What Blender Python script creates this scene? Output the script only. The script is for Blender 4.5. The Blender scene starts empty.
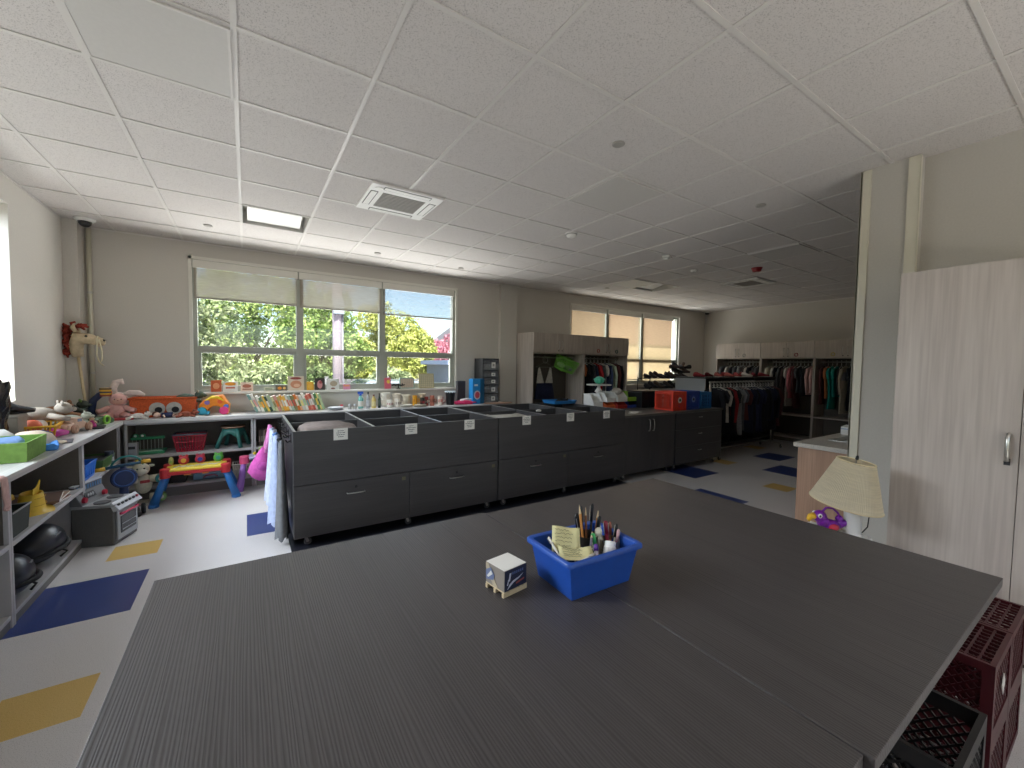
# Craft and clothing room with a long window: whole scene, metres, z up, camera near x=0, y=0
SKY, SUN, EXPO = .2, 13.0, .5
AREAS = [
    ('sky light over the bright window', (1.25, 8.0, 4.1), (1.25, 3.5, .9), 4.6, 1.7, 330, (.92, .94, 1.)),
    ('paving bounce under the bright window', (1.25, 7.7, .5), (1.25, 5.0, 2.6), 4.2, 1.3, 270, (1., .94, .92)),
    ('sky light over the left window', (-4.0, 3.6, 3.7), (-.2, 2.8, .5), 3.0, 2.0, 430, (.89, .91, 1.)),
    ('paving bounce under the left window', (-3.8, 4.4, .4), (-.6, 3.6, 2.4), 2.4, 1.2, 60, (1., .94, .92)),
    ('fill lamp for the added back window', (1.5, -4.5, .4), (1.5, 0, 2.9), 4.2, 1.4, 300, (1., .93, .92)),  # added lamp outside the unseen back window, lifts the ceiling
    ('sky light over the far window', (7.4, 7.9, 4.3), (7.4, 5.2, 1.2), 3.6, 2.2, 290, (1., .95, .9)),
    ('paving bounce under the far window', (7.4, 7.7, .5), (7.4, 5.0, 2.8), 3.6, 1.3, 225, (1., .94, .9)),
]
import bpy, math, random
import numpy as np
from mathutils import Vector, Matrix, Quaternion
R = math.radians
PI = math.pi
rnd = random.Random(7)
scene = bpy.context.scene
col = scene.collection

# ------------------------------------------------------------------ materials
def lin(h):
    h = h.lstrip('#')
    v = [int(h[i:i+2], 16)/255 for i in (0, 2, 4)]
    return tuple((c/12.92 if c <= .04045 else ((c+.055)/1.055)**2.4) for c in v) + (1,)

_m = {}
def mat(name, hexc, rough=.6, metal=0., var=0., scale=20., bump=0., stretch=None, coat=0., spec=.5):
    """plain or mottled procedural surface; stretch=(x,y,z) scales the noise space (wood grain, weave)"""
    if name in _m: return _m[name]
    m = bpy.data.materials.new(name); m.use_nodes = True; _m[name] = m
    nt = m.node_tree; b = nt.nodes['Principled BSDF']
    c = lin(hexc)
    b.inputs['Base Color'].default_value = c
    b.inputs['Roughness'].default_value = rough
    b.inputs['Metallic'].default_value = metal
    b.inputs['Specular IOR Level'].default_value = spec
    if coat: b.inputs['Coat Weight'].default_value = coat
    if var or bump:
        tc = nt.nodes.new('ShaderNodeTexCoord'); mp = nt.nodes.new('ShaderNodeMapping')
        nz = nt.nodes.new('ShaderNodeTexNoise'); nz.inputs['Scale'].default_value = scale
        nz.inputs['Detail'].default_value = 4
        if stretch: mp.inputs['Scale'].default_value = stretch
        nt.links.new(tc.outputs['Object'], mp.inputs['Vector']); nt.links.new(mp.outputs['Vector'], nz.inputs['Vector'])
        if var:
            cr = nt.nodes.new('ShaderNodeValToRGB')
            cr.color_ramp.elements[0].position = .3; cr.color_ramp.elements[1].position = .7
            cr.color_ramp.elements[0].color = tuple(x*(1-var) for x in c[:3]) + (1,)
            cr.color_ramp.elements[1].color = tuple(min(1, x*(1+var)) for x in c[:3]) + (1,)
            nt.links.new(nz.outputs['Fac'], cr.inputs['Fac']); nt.links.new(cr.outputs['Color'], b.inputs['Base Color'])
        if bump:
            bp = nt.nodes.new('ShaderNodeBump'); bp.inputs['Strength'].default_value = bump
            bp.inputs['Distance'].default_value = .004
            nt.links.new(nz.outputs['Fac'], bp.inputs['Height']); nt.links.new(bp.outputs['Normal'], b.inputs['Normal'])
    return m

def speckle(name, base, dark, scale, thr, rough, bump=0., base2=None, coat=0.):
    """base colour with fine darker specks (acoustic tile, vinyl tile)"""
    m = bpy.data.materials.new(name); m.use_nodes = True; _m[name] = m
    nt = m.node_tree; b = nt.nodes['Principled BSDF']; b.inputs['Roughness'].default_value = rough
    b.inputs['Coat Weight'].default_value = coat; b.inputs['Coat Roughness'].default_value = .12
    tc = nt.nodes.new('ShaderNodeTexCoord'); nz = nt.nodes.new('ShaderNodeTexNoise')
    nz.inputs['Scale'].default_value = scale; nz.inputs['Detail'].default_value = 3
    nt.links.new(tc.outputs['Object'], nz.inputs['Vector'])
    cr = nt.nodes.new('ShaderNodeValToRGB')
    cr.color_ramp.elements[0].position = thr-.05; cr.color_ramp.elements[0].color = lin(dark)
    cr.color_ramp.elements[1].position = thr+.03; cr.color_ramp.elements[1].color = lin(base)
    if base2:
        e = cr.color_ramp.elements.new(.68); e.color = lin(base2)
    nt.links.new(nz.outputs['Fac'], cr.inputs['Fac']); nt.links.new(cr.outputs['Color'], b.inputs['Base Color'])
    if bump:
        bp = nt.nodes.new('ShaderNodeBump'); bp.inputs['Strength'].default_value = bump; bp.inputs['Distance'].default_value = .003
        nt.links.new(cr.outputs['Color'], bp.inputs['Height']); nt.links.new(bp.outputs['Normal'], b.inputs['Normal'])
    return m

def grain(name, c1, c2, axis, rough=.4, freq=170., bump=.25, spec=.5, band=.5):
    """printed laminate: fine streaks along one axis plus broad soft bands"""
    m = bpy.data.materials.new(name); m.use_nodes = True; _m[name] = m
    nt = m.node_tree; b = nt.nodes['Principled BSDF']; b.inputs['Roughness'].default_value = rough
    b.inputs['Specular IOR Level'].default_value = spec
    tc = nt.nodes.new('ShaderNodeTexCoord')
    def nz(f, s, d):
        mp = nt.nodes.new('ShaderNodeMapping'); n = nt.nodes.new('ShaderNodeTexNoise')
        sc = [f, f, f]; sc[axis] = s; mp.inputs['Scale'].default_value = sc
        n.inputs['Scale'].default_value = 1; n.inputs['Detail'].default_value = d
        nt.links.new(tc.outputs['Object'], mp.inputs['Vector']); nt.links.new(mp.outputs['Vector'], n.inputs['Vector'])
        return n
    a = nz(freq, 2.2, 2); c = nz(11., .8, 3)
    mx = nt.nodes.new('ShaderNodeMix'); mx.data_type = 'FLOAT'; mx.inputs[0].default_value = band
    nt.links.new(a.outputs['Fac'], mx.inputs[2]); nt.links.new(c.outputs['Fac'], mx.inputs[3])
    cr = nt.nodes.new('ShaderNodeValToRGB')
    cr.color_ramp.elements[0].position = .38; cr.color_ramp.elements[1].position = .62
    cr.color_ramp.elements[0].color = lin(c1); cr.color_ramp.elements[1].color = lin(c2)
    nt.links.new(mx.outputs[0], cr.inputs['Fac']); nt.links.new(cr.outputs['Color'], b.inputs['Base Color'])
    bp = nt.nodes.new('ShaderNodeBump'); bp.inputs['Strength'].default_value = bump; bp.inputs['Distance'].default_value = .0015
    nt.links.new(a.outputs['Fac'], bp.inputs['Height']); nt.links.new(bp.outputs['Normal'], b.inputs['Normal'])
    return m

def ribbed(name, c1, c2):
    """laminate with fine pressed ribs running along y"""
    m = bpy.data.materials.new(name); m.use_nodes = True; nt = m.node_tree; b = nt.nodes['Principled BSDF']
    b.inputs['Roughness'].default_value = .4; b.inputs['Specular IOR Level'].default_value = .5
    tc = nt.nodes.new('ShaderNodeTexCoord'); mp = nt.nodes.new('ShaderNodeMapping'); mp.inputs['Scale'].default_value = (1, .035, 1)
    wv = nt.nodes.new('ShaderNodeTexWave'); wv.wave_type = 'BANDS'; wv.bands_direction = 'X'
    wv.inputs['Scale'].default_value = 46; wv.inputs['Distortion'].default_value = 14; wv.inputs['Detail'].default_value = 3; wv.inputs['Detail Scale'].default_value = .55; wv.inputs['Detail Roughness'].default_value = .6
    nz = nt.nodes.new('ShaderNodeTexNoise'); nz.inputs['Scale'].default_value = 16; nz.inputs['Detail'].default_value = 5
    nt.links.new(tc.outputs['Object'], mp.inputs['Vector']); nt.links.new(mp.outputs[0], wv.inputs['Vector']); nt.links.new(mp.outputs[0], nz.inputs['Vector'])
    mx = nt.nodes.new('ShaderNodeMix'); mx.data_type = 'FLOAT'; mx.inputs[0].default_value = .5
    nt.links.new(wv.outputs['Fac'], mx.inputs[2]); nt.links.new(nz.outputs['Fac'], mx.inputs[3])
    cr = nt.nodes.new('ShaderNodeValToRGB'); cr.color_ramp.elements[0].position = .15; cr.color_ramp.elements[1].position = .85
    cr.color_ramp.elements[0].color = lin(c1); cr.color_ramp.elements[1].color = lin(c2)
    nt.links.new(mx.outputs[0], cr.inputs['Fac']); nt.links.new(cr.outputs[0], b.inputs['Base Color'])
    bp = nt.nodes.new('ShaderNodeBump'); bp.inputs['Strength'].default_value = .35; bp.inputs['Distance'].default_value = .001
    nt.links.new(wv.outputs['Fac'], bp.inputs['Height']); nt.links.new(bp.outputs['Normal'], b.inputs['Normal'])
    return m
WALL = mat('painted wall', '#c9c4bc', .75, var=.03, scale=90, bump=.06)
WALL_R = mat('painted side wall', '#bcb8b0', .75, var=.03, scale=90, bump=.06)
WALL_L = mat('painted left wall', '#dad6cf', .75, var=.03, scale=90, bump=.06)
TRIMW = mat('cream corner guard', '#cfcab8', .45)
TILE = speckle('acoustic tile', '#d3cecb', '#a5a09d', 210, .40, .9, .2)
TILE_PLAIN = mat('smooth ceiling panel', '#c9c6c2', .55, var=.02, scale=60)
TBAR = mat('ceiling grid bar', '#d4d0cc', .45)
VCT = speckle('vinyl floor tile', '#dad7d6', '#b1adac', 260, .38, .32, 0, '#e4e1e1', coat=.25)
VCT_BLUE = speckle('blue floor tile', '#2c3f7c', '#1f2c5e', 260, .38, .32, 0, '#3a4f90', coat=.25)
VCT_YEL = speckle('yellow floor tile', '#dcb866', '#c29d4c', 260, .38, .32, 0, '#e6c680', coat=.25)
DARKX = grain('charcoal laminate crosswise', '#3c3a3b', '#484646', 0, .42, 150, .12)
DARKTOP = ribbed('ribbed charcoal laminate', '#3c3838', '#514d4d')
DARKZ = grain('charcoal laminate upright', '#3c3a3b', '#484646', 2, .42, 150, .12)
DARKIN = mat('dark cupboard inside', '#33302e', .7, var=.08, scale=20)
EDGE = mat('painted edge glint', '#8f8d8b', .3)  # pale strips paint the window's reflection along the panel tops
LIGHTZ = grain('pale ash laminate', '#a89c92', '#c2b7ad', 2, .5, 70, .15)
GREYTOP = grain('pale grey worktop', '#b3b1af', '#cfcdcb', 1, .3, 60, .05)
GREYTOPX = grain('pale grey worktop crosswise', '#b3b1af', '#cfcdcb', 0, .3, 60, .05)
SHELFG = mat('grey shelf board', '#b4b2b3', .5, var=.04, scale=12)
TAUPE = mat('taupe shelf lining', '#5f5850', .7, var=.12, scale=160)
CHROME = mat('brushed metal', '#c6c4bf', .28, metal=1.)
BLACKP = mat('black plastic', '#17171a', .4)
BLACKR = mat('black rubber', '#101012', .7)
WHITE = mat('white plastic', '#e9e8e4', .4)
PAPER = mat('white paper', '#e6e3dc', .8)
INK = mat('dark print', '#3b3a3d', .8)
FRAMEG = mat('grey green window frame', '#a0a399', .45)
FRAMEW = mat('white window trim', '#dedbd2', .5)
STICK = mat('pale wood', '#cdb995', .6, var=.08, scale=30)
ROPE = mat('cream rope', '#d9cfb2', .9)

def glass():
    m = bpy.data.materials.new('window glass'); m.use_nodes = True; nt = m.node_tree
    nt.nodes.remove(nt.nodes['Principled BSDF']); out = nt.nodes['Material Output']
    t = nt.nodes.new('ShaderNodeBsdfTransparent'); g = nt.nodes.new('ShaderNodeBsdfGlossy'); g.inputs['Roughness'].default_value = .02
    t.inputs['Color'].default_value = (.93, .96, .95, 1)
    mx = nt.nodes.new('ShaderNodeMixShader'); mx.inputs[0].default_value = .05
    nt.links.new(t.outputs[0], mx.inputs[1]); nt.links.new(g.outputs[0], mx.inputs[2]); nt.links.new(mx.outputs[0], out.inputs['Surface'])
    return m
GLASS = glass()

def clearplastic(name, hexc, alpha=.45):
    m = bpy.data.materials.new(name); m.use_nodes = True; nt = m.node_tree
    b = nt.nodes['Principled BSDF']; b.inputs['Base Color'].default_value = lin(hexc); b.inputs['Roughness'].default_value = .15
    b.inputs['Alpha'].default_value = alpha
    return m

def screen_cloth(name, hexc, open_, trl=.45):
    """woven roller shade: part light passes straight, part is scattered through"""
    m = bpy.data.materials.new(name); m.use_nodes = True; nt = m.node_tree
    nt.nodes.remove(nt.nodes['Principled BSDF']); out = nt.nodes['Material Output']
    tc = nt.nodes.new('ShaderNodeTexCoord'); mp = nt.nodes.new('ShaderNodeMapping'); mp.inputs['Scale'].default_value = (1, 1, 14)
    nz = nt.nodes.new('ShaderNodeTexNoise'); nz.inputs['Scale'].default_value = 9; nz.inputs['Detail'].default_value = 3
    cr = nt.nodes.new('ShaderNodeValToRGB'); c = lin(hexc)
    cr.color_ramp.elements[0].position = .35; cr.color_ramp.elements[1].position = .65
    cr.color_ramp.elements[0].color = tuple(x*.88 for x in c[:3]) + (1,); cr.color_ramp.elements[1].color = c
    nt.links.new(tc.outputs['Object'], mp.inputs['Vector']); nt.links.new(mp.outputs[0], nz.inputs['Vector']); nt.links.new(nz.outputs['Fac'], cr.inputs['Fac'])
    d = nt.nodes.new('ShaderNodeBsdfDiffuse'); tl = nt.nodes.new('ShaderNodeBsdfTranslucent'); t = nt.nodes.new('ShaderNodeBsdfTransparent')
    nt.links.new(cr.outputs[0], d.inputs['Color']); nt.links.new(cr.outputs[0], tl.inputs['Color'])
    m1 = nt.nodes.new('ShaderNodeMixShader'); m1.inputs[0].default_value = trl
    nt.links.new(d.outputs[0], m1.inputs[1]); nt.links.new(tl.outputs[0], m1.inputs[2])
    m2 = nt.nodes.new('ShaderNodeMixShader'); m2.inputs[0].default_value = open_
    nt.links.new(m1.outputs[0], m2.inputs[1]); nt.links.new(t.outputs[0], m2.inputs[2]); nt.links.new(m2.outputs[0], out.inputs['Surface'])
    return m

_pc = {}
def pm(hexc, rough=.5):
    """plain coloured plastic/fabric by colour"""
    k = (hexc, rough)
    if k not in _pc: _pc[k] = mat('colour %s %.2f' % k, hexc, rough, var=.05, scale=35)
    return _pc[k]
_fc = {}
def fab(hexc):
    if hexc not in _fc: _fc[hexc] = mat('cloth ' + hexc, hexc, .9, var=.14, scale=28, bump=.35)
    return _fc[hexc]

# ------------------------------------------------------------------ mesh building
class MB:
    def __init__(s): s.v = []; s.f = []; s.m = []; s.mi = 0
    def add(s, vs, fs):
        n = len(s.v); s.v += [tuple(v) for v in vs]
        s.f += [tuple(i+n for i in f) for f in fs]; s.m += [s.mi]*len(fs); return s
    def use(s, i): s.mi = i; return s
    def box(s, x0, x1, y0, y1, z0, z1):
        vs = [(x, y, z) for z in (z0, z1) for y in (y0, y1) for x in (x0, x1)]
        return s.add(vs, [(0, 2, 3, 1), (4, 5, 7, 6), (0, 1, 5, 4), (2, 6, 7, 3), (0, 4, 6, 2), (1, 3, 7, 5)])
    def obox(s, c, sz, rot=None):
        """box of size sz centred on c, turned by the euler rot"""
        M = Matrix.Identity(3)
        if rot is not None: M = __import__('mathutils').Euler(rot).to_matrix()
        vs = [Vector(c) + M @ Vector((x*sz[0]/2, y*sz[1]/2, z*sz[2]/2)) for z in (-1, 1) for y in (-1, 1) for x in (-1, 1)]
        return s.add(vs, [(0, 2, 3, 1), (4, 5, 7, 6), (0, 1, 5, 4), (2, 6, 7, 3), (0, 4, 6, 2), (1, 3, 7, 5)])
    def bar(s, a, b, w, t, up=(0, 0, 1)):
        """rectangular bar from a to b"""
        a = Vector(a); b = Vector(b); d = (b-a); L = d.length; d.normalize(); up = Vector(up)
        r = d.cross(up)
        if r.length < 1e-4: r = d.cross(Vector((1, 0, 0)))
        r.normalize(); u = r.cross(d)
        vs = [p + r*(i*w/2) + u*(j*t/2) for p in (a, b) for j in (-1, 1) for i in (-1, 1)]
        return s.add(vs, [(0, 1, 3, 2), (4, 6, 7, 5), (0, 4, 5, 1), (2, 3, 7, 6), (0, 2, 6, 4), (1, 5, 7, 3)])
    def tube(s, pts, rads, n=10, cap=True):
        pts = [Vector(p) for p in pts]
        if not isinstance(rads, (list, tuple)): rads = [rads]*len(pts)
        rings = []; prev = None
        for i, p in enumerate(pts):
            t = (pts[min(i+1, len(pts)-1)] - pts[max(i-1, 0)])
            if t.length < 1e-9: t = Vector((0, 0, 1))
            t.normalize()
            if prev is None:
                a = Vector((0, 0, 1)) if abs(t.z) < .9 else Vector((1, 0, 0)); u = t.cross(a).normalized()
            else:
                u = (prev - t*prev.dot(t))
                u = u.normalized() if u.length > 1e-6 else t.orthogonal().normalized()
            prev = u; w = t.cross(u)
            rings.append([p + (u*math.cos(2*PI*k/n) + w*math.sin(2*PI*k/n))*rads[i] for k in range(n)])
        vs = [v for r in rings for v in r]; fs = []
        for i in range(len(pts)-1):
            for k in range(n): fs.append((i*n+k, i*n+(k+1) % n, (i+1)*n+(k+1) % n, (i+1)*n+k))
        if cap: fs.append(tuple(range(n))[::-1]); fs.append(tuple((len(pts)-1)*n+k for k in range(n)))
        return s.add(vs, fs)
    def lathe(s, prof, c=(0, 0, 0), n=20, cap=True, axis='z', sx=1, sy=1):
        """prof = [(radius, height)...]"""
        def P(r, h, k):
            a = 2*PI*k/n; q = (r*math.cos(a)*sx, r*math.sin(a)*sy, h)
            if axis == 'x': q = (q[2], q[0], q[1])
            if axis == 'y': q = (q[0], q[2], q[1])
            return (c[0]+q[0], c[1]+q[1], c[2]+q[2])
        vs = [P(r, h, k) for r, h in prof for k in range(n)]; fs = []
        for i in range(len(prof)-1):
            for k in range(n): fs.append((i*n+k, i*n+(k+1) % n, (i+1)*n+(k+1) % n, (i+1)*n+k))
        if cap:
            if prof[0][0] > 1e-5: fs.append(tuple(range(n))[::-1])
            if prof[-1][0] > 1e-5: fs.append(tuple((len(prof)-1)*n+k for k in range(n)))
        return s.add(vs, fs)
    def ball(s, c, r, n=14, rings=9, rot=None):
        if not isinstance(r, (list, tuple)): r = (r, r, r)
        M = __import__('mathutils').Euler(rot).to_matrix() if rot else Matrix.Identity(3)
        vs = []
        for i in range(rings+1):
            a = PI*i/rings
            for k in range(n):
                b = 2*PI*k/n
                vs.append(Vector(c) + M @ Vector((r[0]*math.sin(a)*math.cos(b), r[1]*math.sin(a)*math.sin(b), r[2]*math.cos(a))))
        fs = [(i*n+k, (i+1)*n+k, (i+1)*n+(k+1) % n, i*n+(k+1) % n) for i in range(rings) for k in range(n)]
        return s.add(vs, fs)
    def prism(s, poly, d0, d1, axis='z'):
        """polygon (2-D) pushed along an axis; axis y: poly in x,z; axis x: poly in y,z"""
        def P(p, d): return (p[0], p[1], d) if axis == 'z' else ((p[0], d, p[1]) if axis == 'y' else (d, p[0], p[1]))
        n = len(poly); vs = [P(p, d0) for p in poly] + [P(p, d1) for p in poly]
        fs = [tuple(range(n))[::-1], tuple(range(n, 2*n))] + [(k, (k+1) % n, n+(k+1) % n, n+k) for k in range(n)]
        return s.add(vs, fs)
    def torus(s, c, R_, r, axis='z', n=24, m=8, a0=0, a1=2*PI):
        pts = []
        full = abs(a1-a0-2*PI) < 1e-6; N = n if full else n+1
        for k in range(N):
            a = a0+(a1-a0)*k/n; q = (R_*math.cos(a), R_*math.sin(a), 0)
            if axis == 'y': q = (q[0], 0, q[1])
            if axis == 'x': q = (0, q[0], q[1])
            pts.append((c[0]+q[0], c[1]+q[1], c[2]+q[2]))
        if full: pts.append(pts[0])
        return s.tube(pts, r, m, cap=not full)
    def sheet(s, rows, thick=0):
        """grid of points (list of rows)"""
        nr = len(rows); nc = len(rows[0]); vs = [p for r in rows for p in r]
        return s.add(vs, [(i*nc+j, i*nc+j+1, (i+1)*nc+j+1, (i+1)*nc+j) for i in range(nr-1) for j in range(nc-1)])
    def build(s, name, m, parent=None, bevel=0., smooth=False, sub=0, solid=0., loc=None, rot=None):
        me = bpy.data.meshes.new(name); me.from_pydata(s.v, [], s.f); me.update()
        ms = m if isinstance(m, (list, tuple)) else [m]
        for x in ms: me.materials.append(x)
        if len(ms) > 1: me.polygons.foreach_set('material_index', s.m)
        if smooth: me.polygons.foreach_set('use_smooth', [True]*len(me.polygons))
        o = bpy.data.objects.new(name, me); col.objects.link(o)
        if parent is not None: o.parent = parent
        if loc: o.location = loc
        if rot: o.rotation_euler = rot
        if solid:
            q = o.modifiers.new('s', 'SOLIDIFY'); q.thickness = solid; q.offset = 0
        if bevel:
            q = o.modifiers.new('b', 'BEVEL'); q.width = bevel; q.segments = 2; q.limit_method = 'ANGLE'; q.angle_limit = R(40)
        if sub:
            q = o.modifiers.new('u', 'SUBSURF'); q.levels = sub; q.render_levels = sub
        return o

def tag(o, label=None, cat=None, group=None, kind=None):
    if label: o['label'] = label
    if cat: o['category'] = cat
    if group: o['group'] = group
    if kind: o['kind'] = kind
    return o
def thing(name, label, cat, loc=(0, 0, 0), rz=0., group=None, rot=None):
    o = bpy.data.objects.new(name, None); o.empty_display_size = .05; col.objects.link(o)
    o.location = loc; o.rotation_euler = rot if rot else (0, 0, rz)
    return tag(o, label, cat, group)
def struct(mb, name, m, **k):
    o = mb.build(name, m, **k); o['kind'] = 'structure'; return o
def copy_tree(o, parent=None):
    c = o.copy(); col.objects.link(c); c.parent = parent
    for ch in list(o.children): copy_tree(ch, c)
    return c
ORD = ['first', 'second', 'third', 'fourth', 'fifth', 'sixth', 'seventh', 'eighth', 'ninth', 'tenth', 'eleventh', 'twelfth', 'thirteenth', 'fourteenth', 'fifteenth', 'sixteenth',
       'seventeenth', 'eighteenth', 'nineteenth', 'twentieth', 'twenty-first', 'twenty-second', 'twenty-third', 'twenty-fourth', 'twenty-fifth', 'twenty-sixth', 'twenty-seventh']

# ------------------------------------------------------------------ camera
yaw, pitch, roll = .5746, .0447, .0141
f = Vector((math.sin(yaw)*math.cos(pitch), math.cos(yaw)*math.cos(pitch), -math.sin(pitch)))
r0 = Vector((math.cos(yaw), -math.sin(yaw), 0)); u0 = r0.cross(f)
r = r0*math.cos(roll) + u0*math.sin(roll); u = -r0*math.sin(roll) + u0*math.cos(roll)
cam = bpy.data.cameras.new('camera'); co = bpy.data.objects.new('camera', cam); col.objects.link(co)
co.matrix_world = Matrix(((r.x, u.x, -f.x, 0), (r.y, u.y, -f.y, 0), (r.z, u.z, -f.z, 1.55), (0, 0, 0, 1)))
cam.sensor_width = 36; cam.lens = 410.1/1024*36; cam.clip_start = .02; cam.clip_end = 400
scene.camera = co

# ------------------------------------------------------------------ room shell
H = 3.04
XL, XR, YB, YW = -1.62, 10.35, -3.2, 6.5
T = .3048
# floor: one mesh whose cells carry the tile colours and the painted shade
def floor():
    gx, gy = -.626, 4.276
    blue = [(gx-2*T, gx, gy-3*T, gy-T), (gx+2*T, gx+4*T, gy, gy+2*T), (4.27, 4.91, 2.45, 3.06), (5.28, 5.88, 3.38, 3.98), (6.64, 7.25, 2.6, 3.15),
            (7.55, 8.15, 3.3, 3.75), (9.0, 9.5, 3.0, 3.4), (1.2, 1.8, 3.2, 3.7), (2.9, 3.5, 3.15, 3.6)]
    yel = [(gx, gx+.001, 0, 0), (gx-T, gx, gy, gy+T), (gx-T-.02, gx, gy-6*T, gy-5*T), (5.72, 6.02, 2.4, 2.7), (6.5, 6.8, 3.6, 3.9), (8.3, 8.6, 4.0, 4.3)]
    yel = yel[1:]
    shade_cells = [(.29, 4.27, 3.10, 5.2)]  # floor darkened under and before the bin tables, standing for their shade
    blue = [q for q in blue if q[0] not in (1.2, 2.9)]
    xs = sorted({XL-.3, XR+.2} | {v for q in blue+yel+shade_cells for v in q[:2]}); ys = sorted({YB-.2, YW+.2} | {v for q in blue+yel+shade_cells for v in q[2:]})
    mb = MB(); nx = len(xs)
    vs = [(x, y, 0) for y in ys for x in xs]; mb.v = vs
    for j in range(len(ys)-1):
        for i in range(nx-1):
            cx = (xs[i]+xs[i+1])/2; cy = (ys[j]+ys[j+1])/2
            k = 0
            if any(q[0] < cx < q[1] and q[2] < cy < q[3] for q in blue): k = 1
            if any(q[0] < cx < q[1] and q[2] < cy < q[3] for q in yel): k = 2
            if any(q[0] < cx < q[1] and q[2] < cy < q[3] for q in shade_cells): k = 3
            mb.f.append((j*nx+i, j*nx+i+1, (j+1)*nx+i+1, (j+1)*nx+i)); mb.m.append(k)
    struct(mb, 'floor', [VCT, VCT_BLUE, VCT_YEL, speckle('floor tile with painted shade', '#1d1e27', '#15161c', 260, .38, .4, 0, '#24252f')])
    MB().box(XL-.3, XR+.2, YB-.2, YW+.2, -.2, -.002)
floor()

# ceiling: tiles, with pockets left open for the recessed lights
LX = lambda i: -.64+.6096*i
MY = lambda j: .444+.6096*j
pockets = [(1, 7), (11, 7)]
def ceiling():
    mb = MB()
    xs = sorted({XL-.3, XR+.2} | {LX(i) for p in pockets for i in (p[0], p[0]+1)}); ys = [YB-.2, MY(7), MY(8), YW+.2]
    for i in range(len(xs)-1):
        for j in range(3):
            cx = (xs[i]+xs[i+1])/2
            if j == 1 and any(LX(p[0]) < cx < LX(p[0]+1) for p in pockets): continue
            mb.box(xs[i], xs[i+1], ys[j], ys[j+1], H, H+.02)
    mb.box(XL-.3, XR+.2, YB-.2, YW+.2, H+.2, H+.4)
    struct(mb, 'ceiling', TILE)
    g = MB(); w = .012
    for i in range(-1, 19):
        x = LX(i)
        if XL < x < XR: g.box(x-w, x+w, YB if x < 4 else 1.216, YW, H-.006, H-.0005)
    for j in range(-5, 10):
        y = MY(j)
        g.box(XL, XR if y > 1.3 else 4.0, y-w, y+w, H-.0055, H-.0008)
    struct(g, 'trim_1', TBAR)
ceiling()

# walls -------------------------------------------------------------
W1 = (-.557, 3.03, 1.16, 2.82); W2 = (5.63, 9.23, 1.16, 2.82)
mb = MB(); t = .22
mb.box(XL-.3, W1[0], YW, YW+t, 0, H+.2); mb.box(W1[1], W2[0], YW, YW+t, 0, H+.2); mb.box(W2[1], XR+.2, YW, YW+t, 0, H+.2)
for w in (W1, W2):
    mb.box(w[0], w[1], YW, YW+t, 0, w[2]); mb.box(w[0], w[1], YW, YW+t, w[3], H+.2)
struct(mb, 'wall_window', WALL)
LW = (1.5, 5.1, 1.2, 2.81)
mb = MB()
mb.box(XL-.24, XL, YB, LW[0], 0, H+.2); mb.box(XL-.24, XL, LW[1], YW, 0, H+.2)
mb.box(XL-.24, XL, LW[0], LW[1], 0, LW[2]); mb.box(XL-.24, XL, LW[0], LW[1], LW[3], H+.2)
struct(mb, 'wall_left', WALL_L)
struct(MB().box(XL, -1.5, 6.26, YW, 0, H), 'wall_corner', WALL)
struct(MB().box(XR, XR+.2, 1.216, YW, 0, H+.2), 'wall_far', WALL)
mb = MB(); mb.box(4.0, 4.2, YB, .905, 0, H+.2); struct(mb, 'wall_right', WALL_R)
mb = MB(); mb.box(3.9, XR+.2, .905, 1.216, 0, H+.2); struct(mb, 'wall_partition', WALL_R)
BW = (-.9, 3.6, 1.1, 2.85)
mb = MB(); mb.box(XL-.24, BW[0], YB-.2, YB, 0, H+.2); mb.box(BW[1], 4.2, YB-.2, YB, 0, H+.2); mb.box(BW[0], BW[1], YB-.2, YB, 0, BW[2]); mb.box(BW[0], BW[1], YB-.2, YB, BW[3], H+.2)
struct(mb, 'wall_back', WALL)
struct(MB().box(3.895, 4.245, 6.42, YW, 0, H), 'wall_column', WALL)
mb = MB(); mb.box(3.885, 3.9, 1.166, 1.226, 0, H-.008); mb.box(3.885, 3.935, 1.2165, 1.228, 0, H-.008); struct(mb, 'trim_2', TRIMW)
mb = MB(); mb.box(3.885, 3.8995, .903, .962, 0, H-.008); mb.box(3.885, 3.915, .8985, .9045, 0, H-.008); struct(mb, 'trim_3', TRIMW)
mb = MB(); mb.box(3.93, XR, 1.2165, 1.23, 0, .1); struct(mb, 'baseboard_partition', BLACKR)
mb = MB(); mb.box(4.25, XR, 6.487, YW-.0005, 0, .1); struct(mb, 'baseboard_window', BLACKR)
mb = MB(); mb.box(XL+.0005, XR-.0005, 6.494, 6.4995, H-.022, H-.0065); mb.box(XL+.0005, XL+.006, YB, 6.25, H-.022, H-.0065); mb.box(XR-.006, XR-.0005, 1.23, 6.49, H-.022, H-.0065)
struct(mb, 'trim_4', TBAR)
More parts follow.
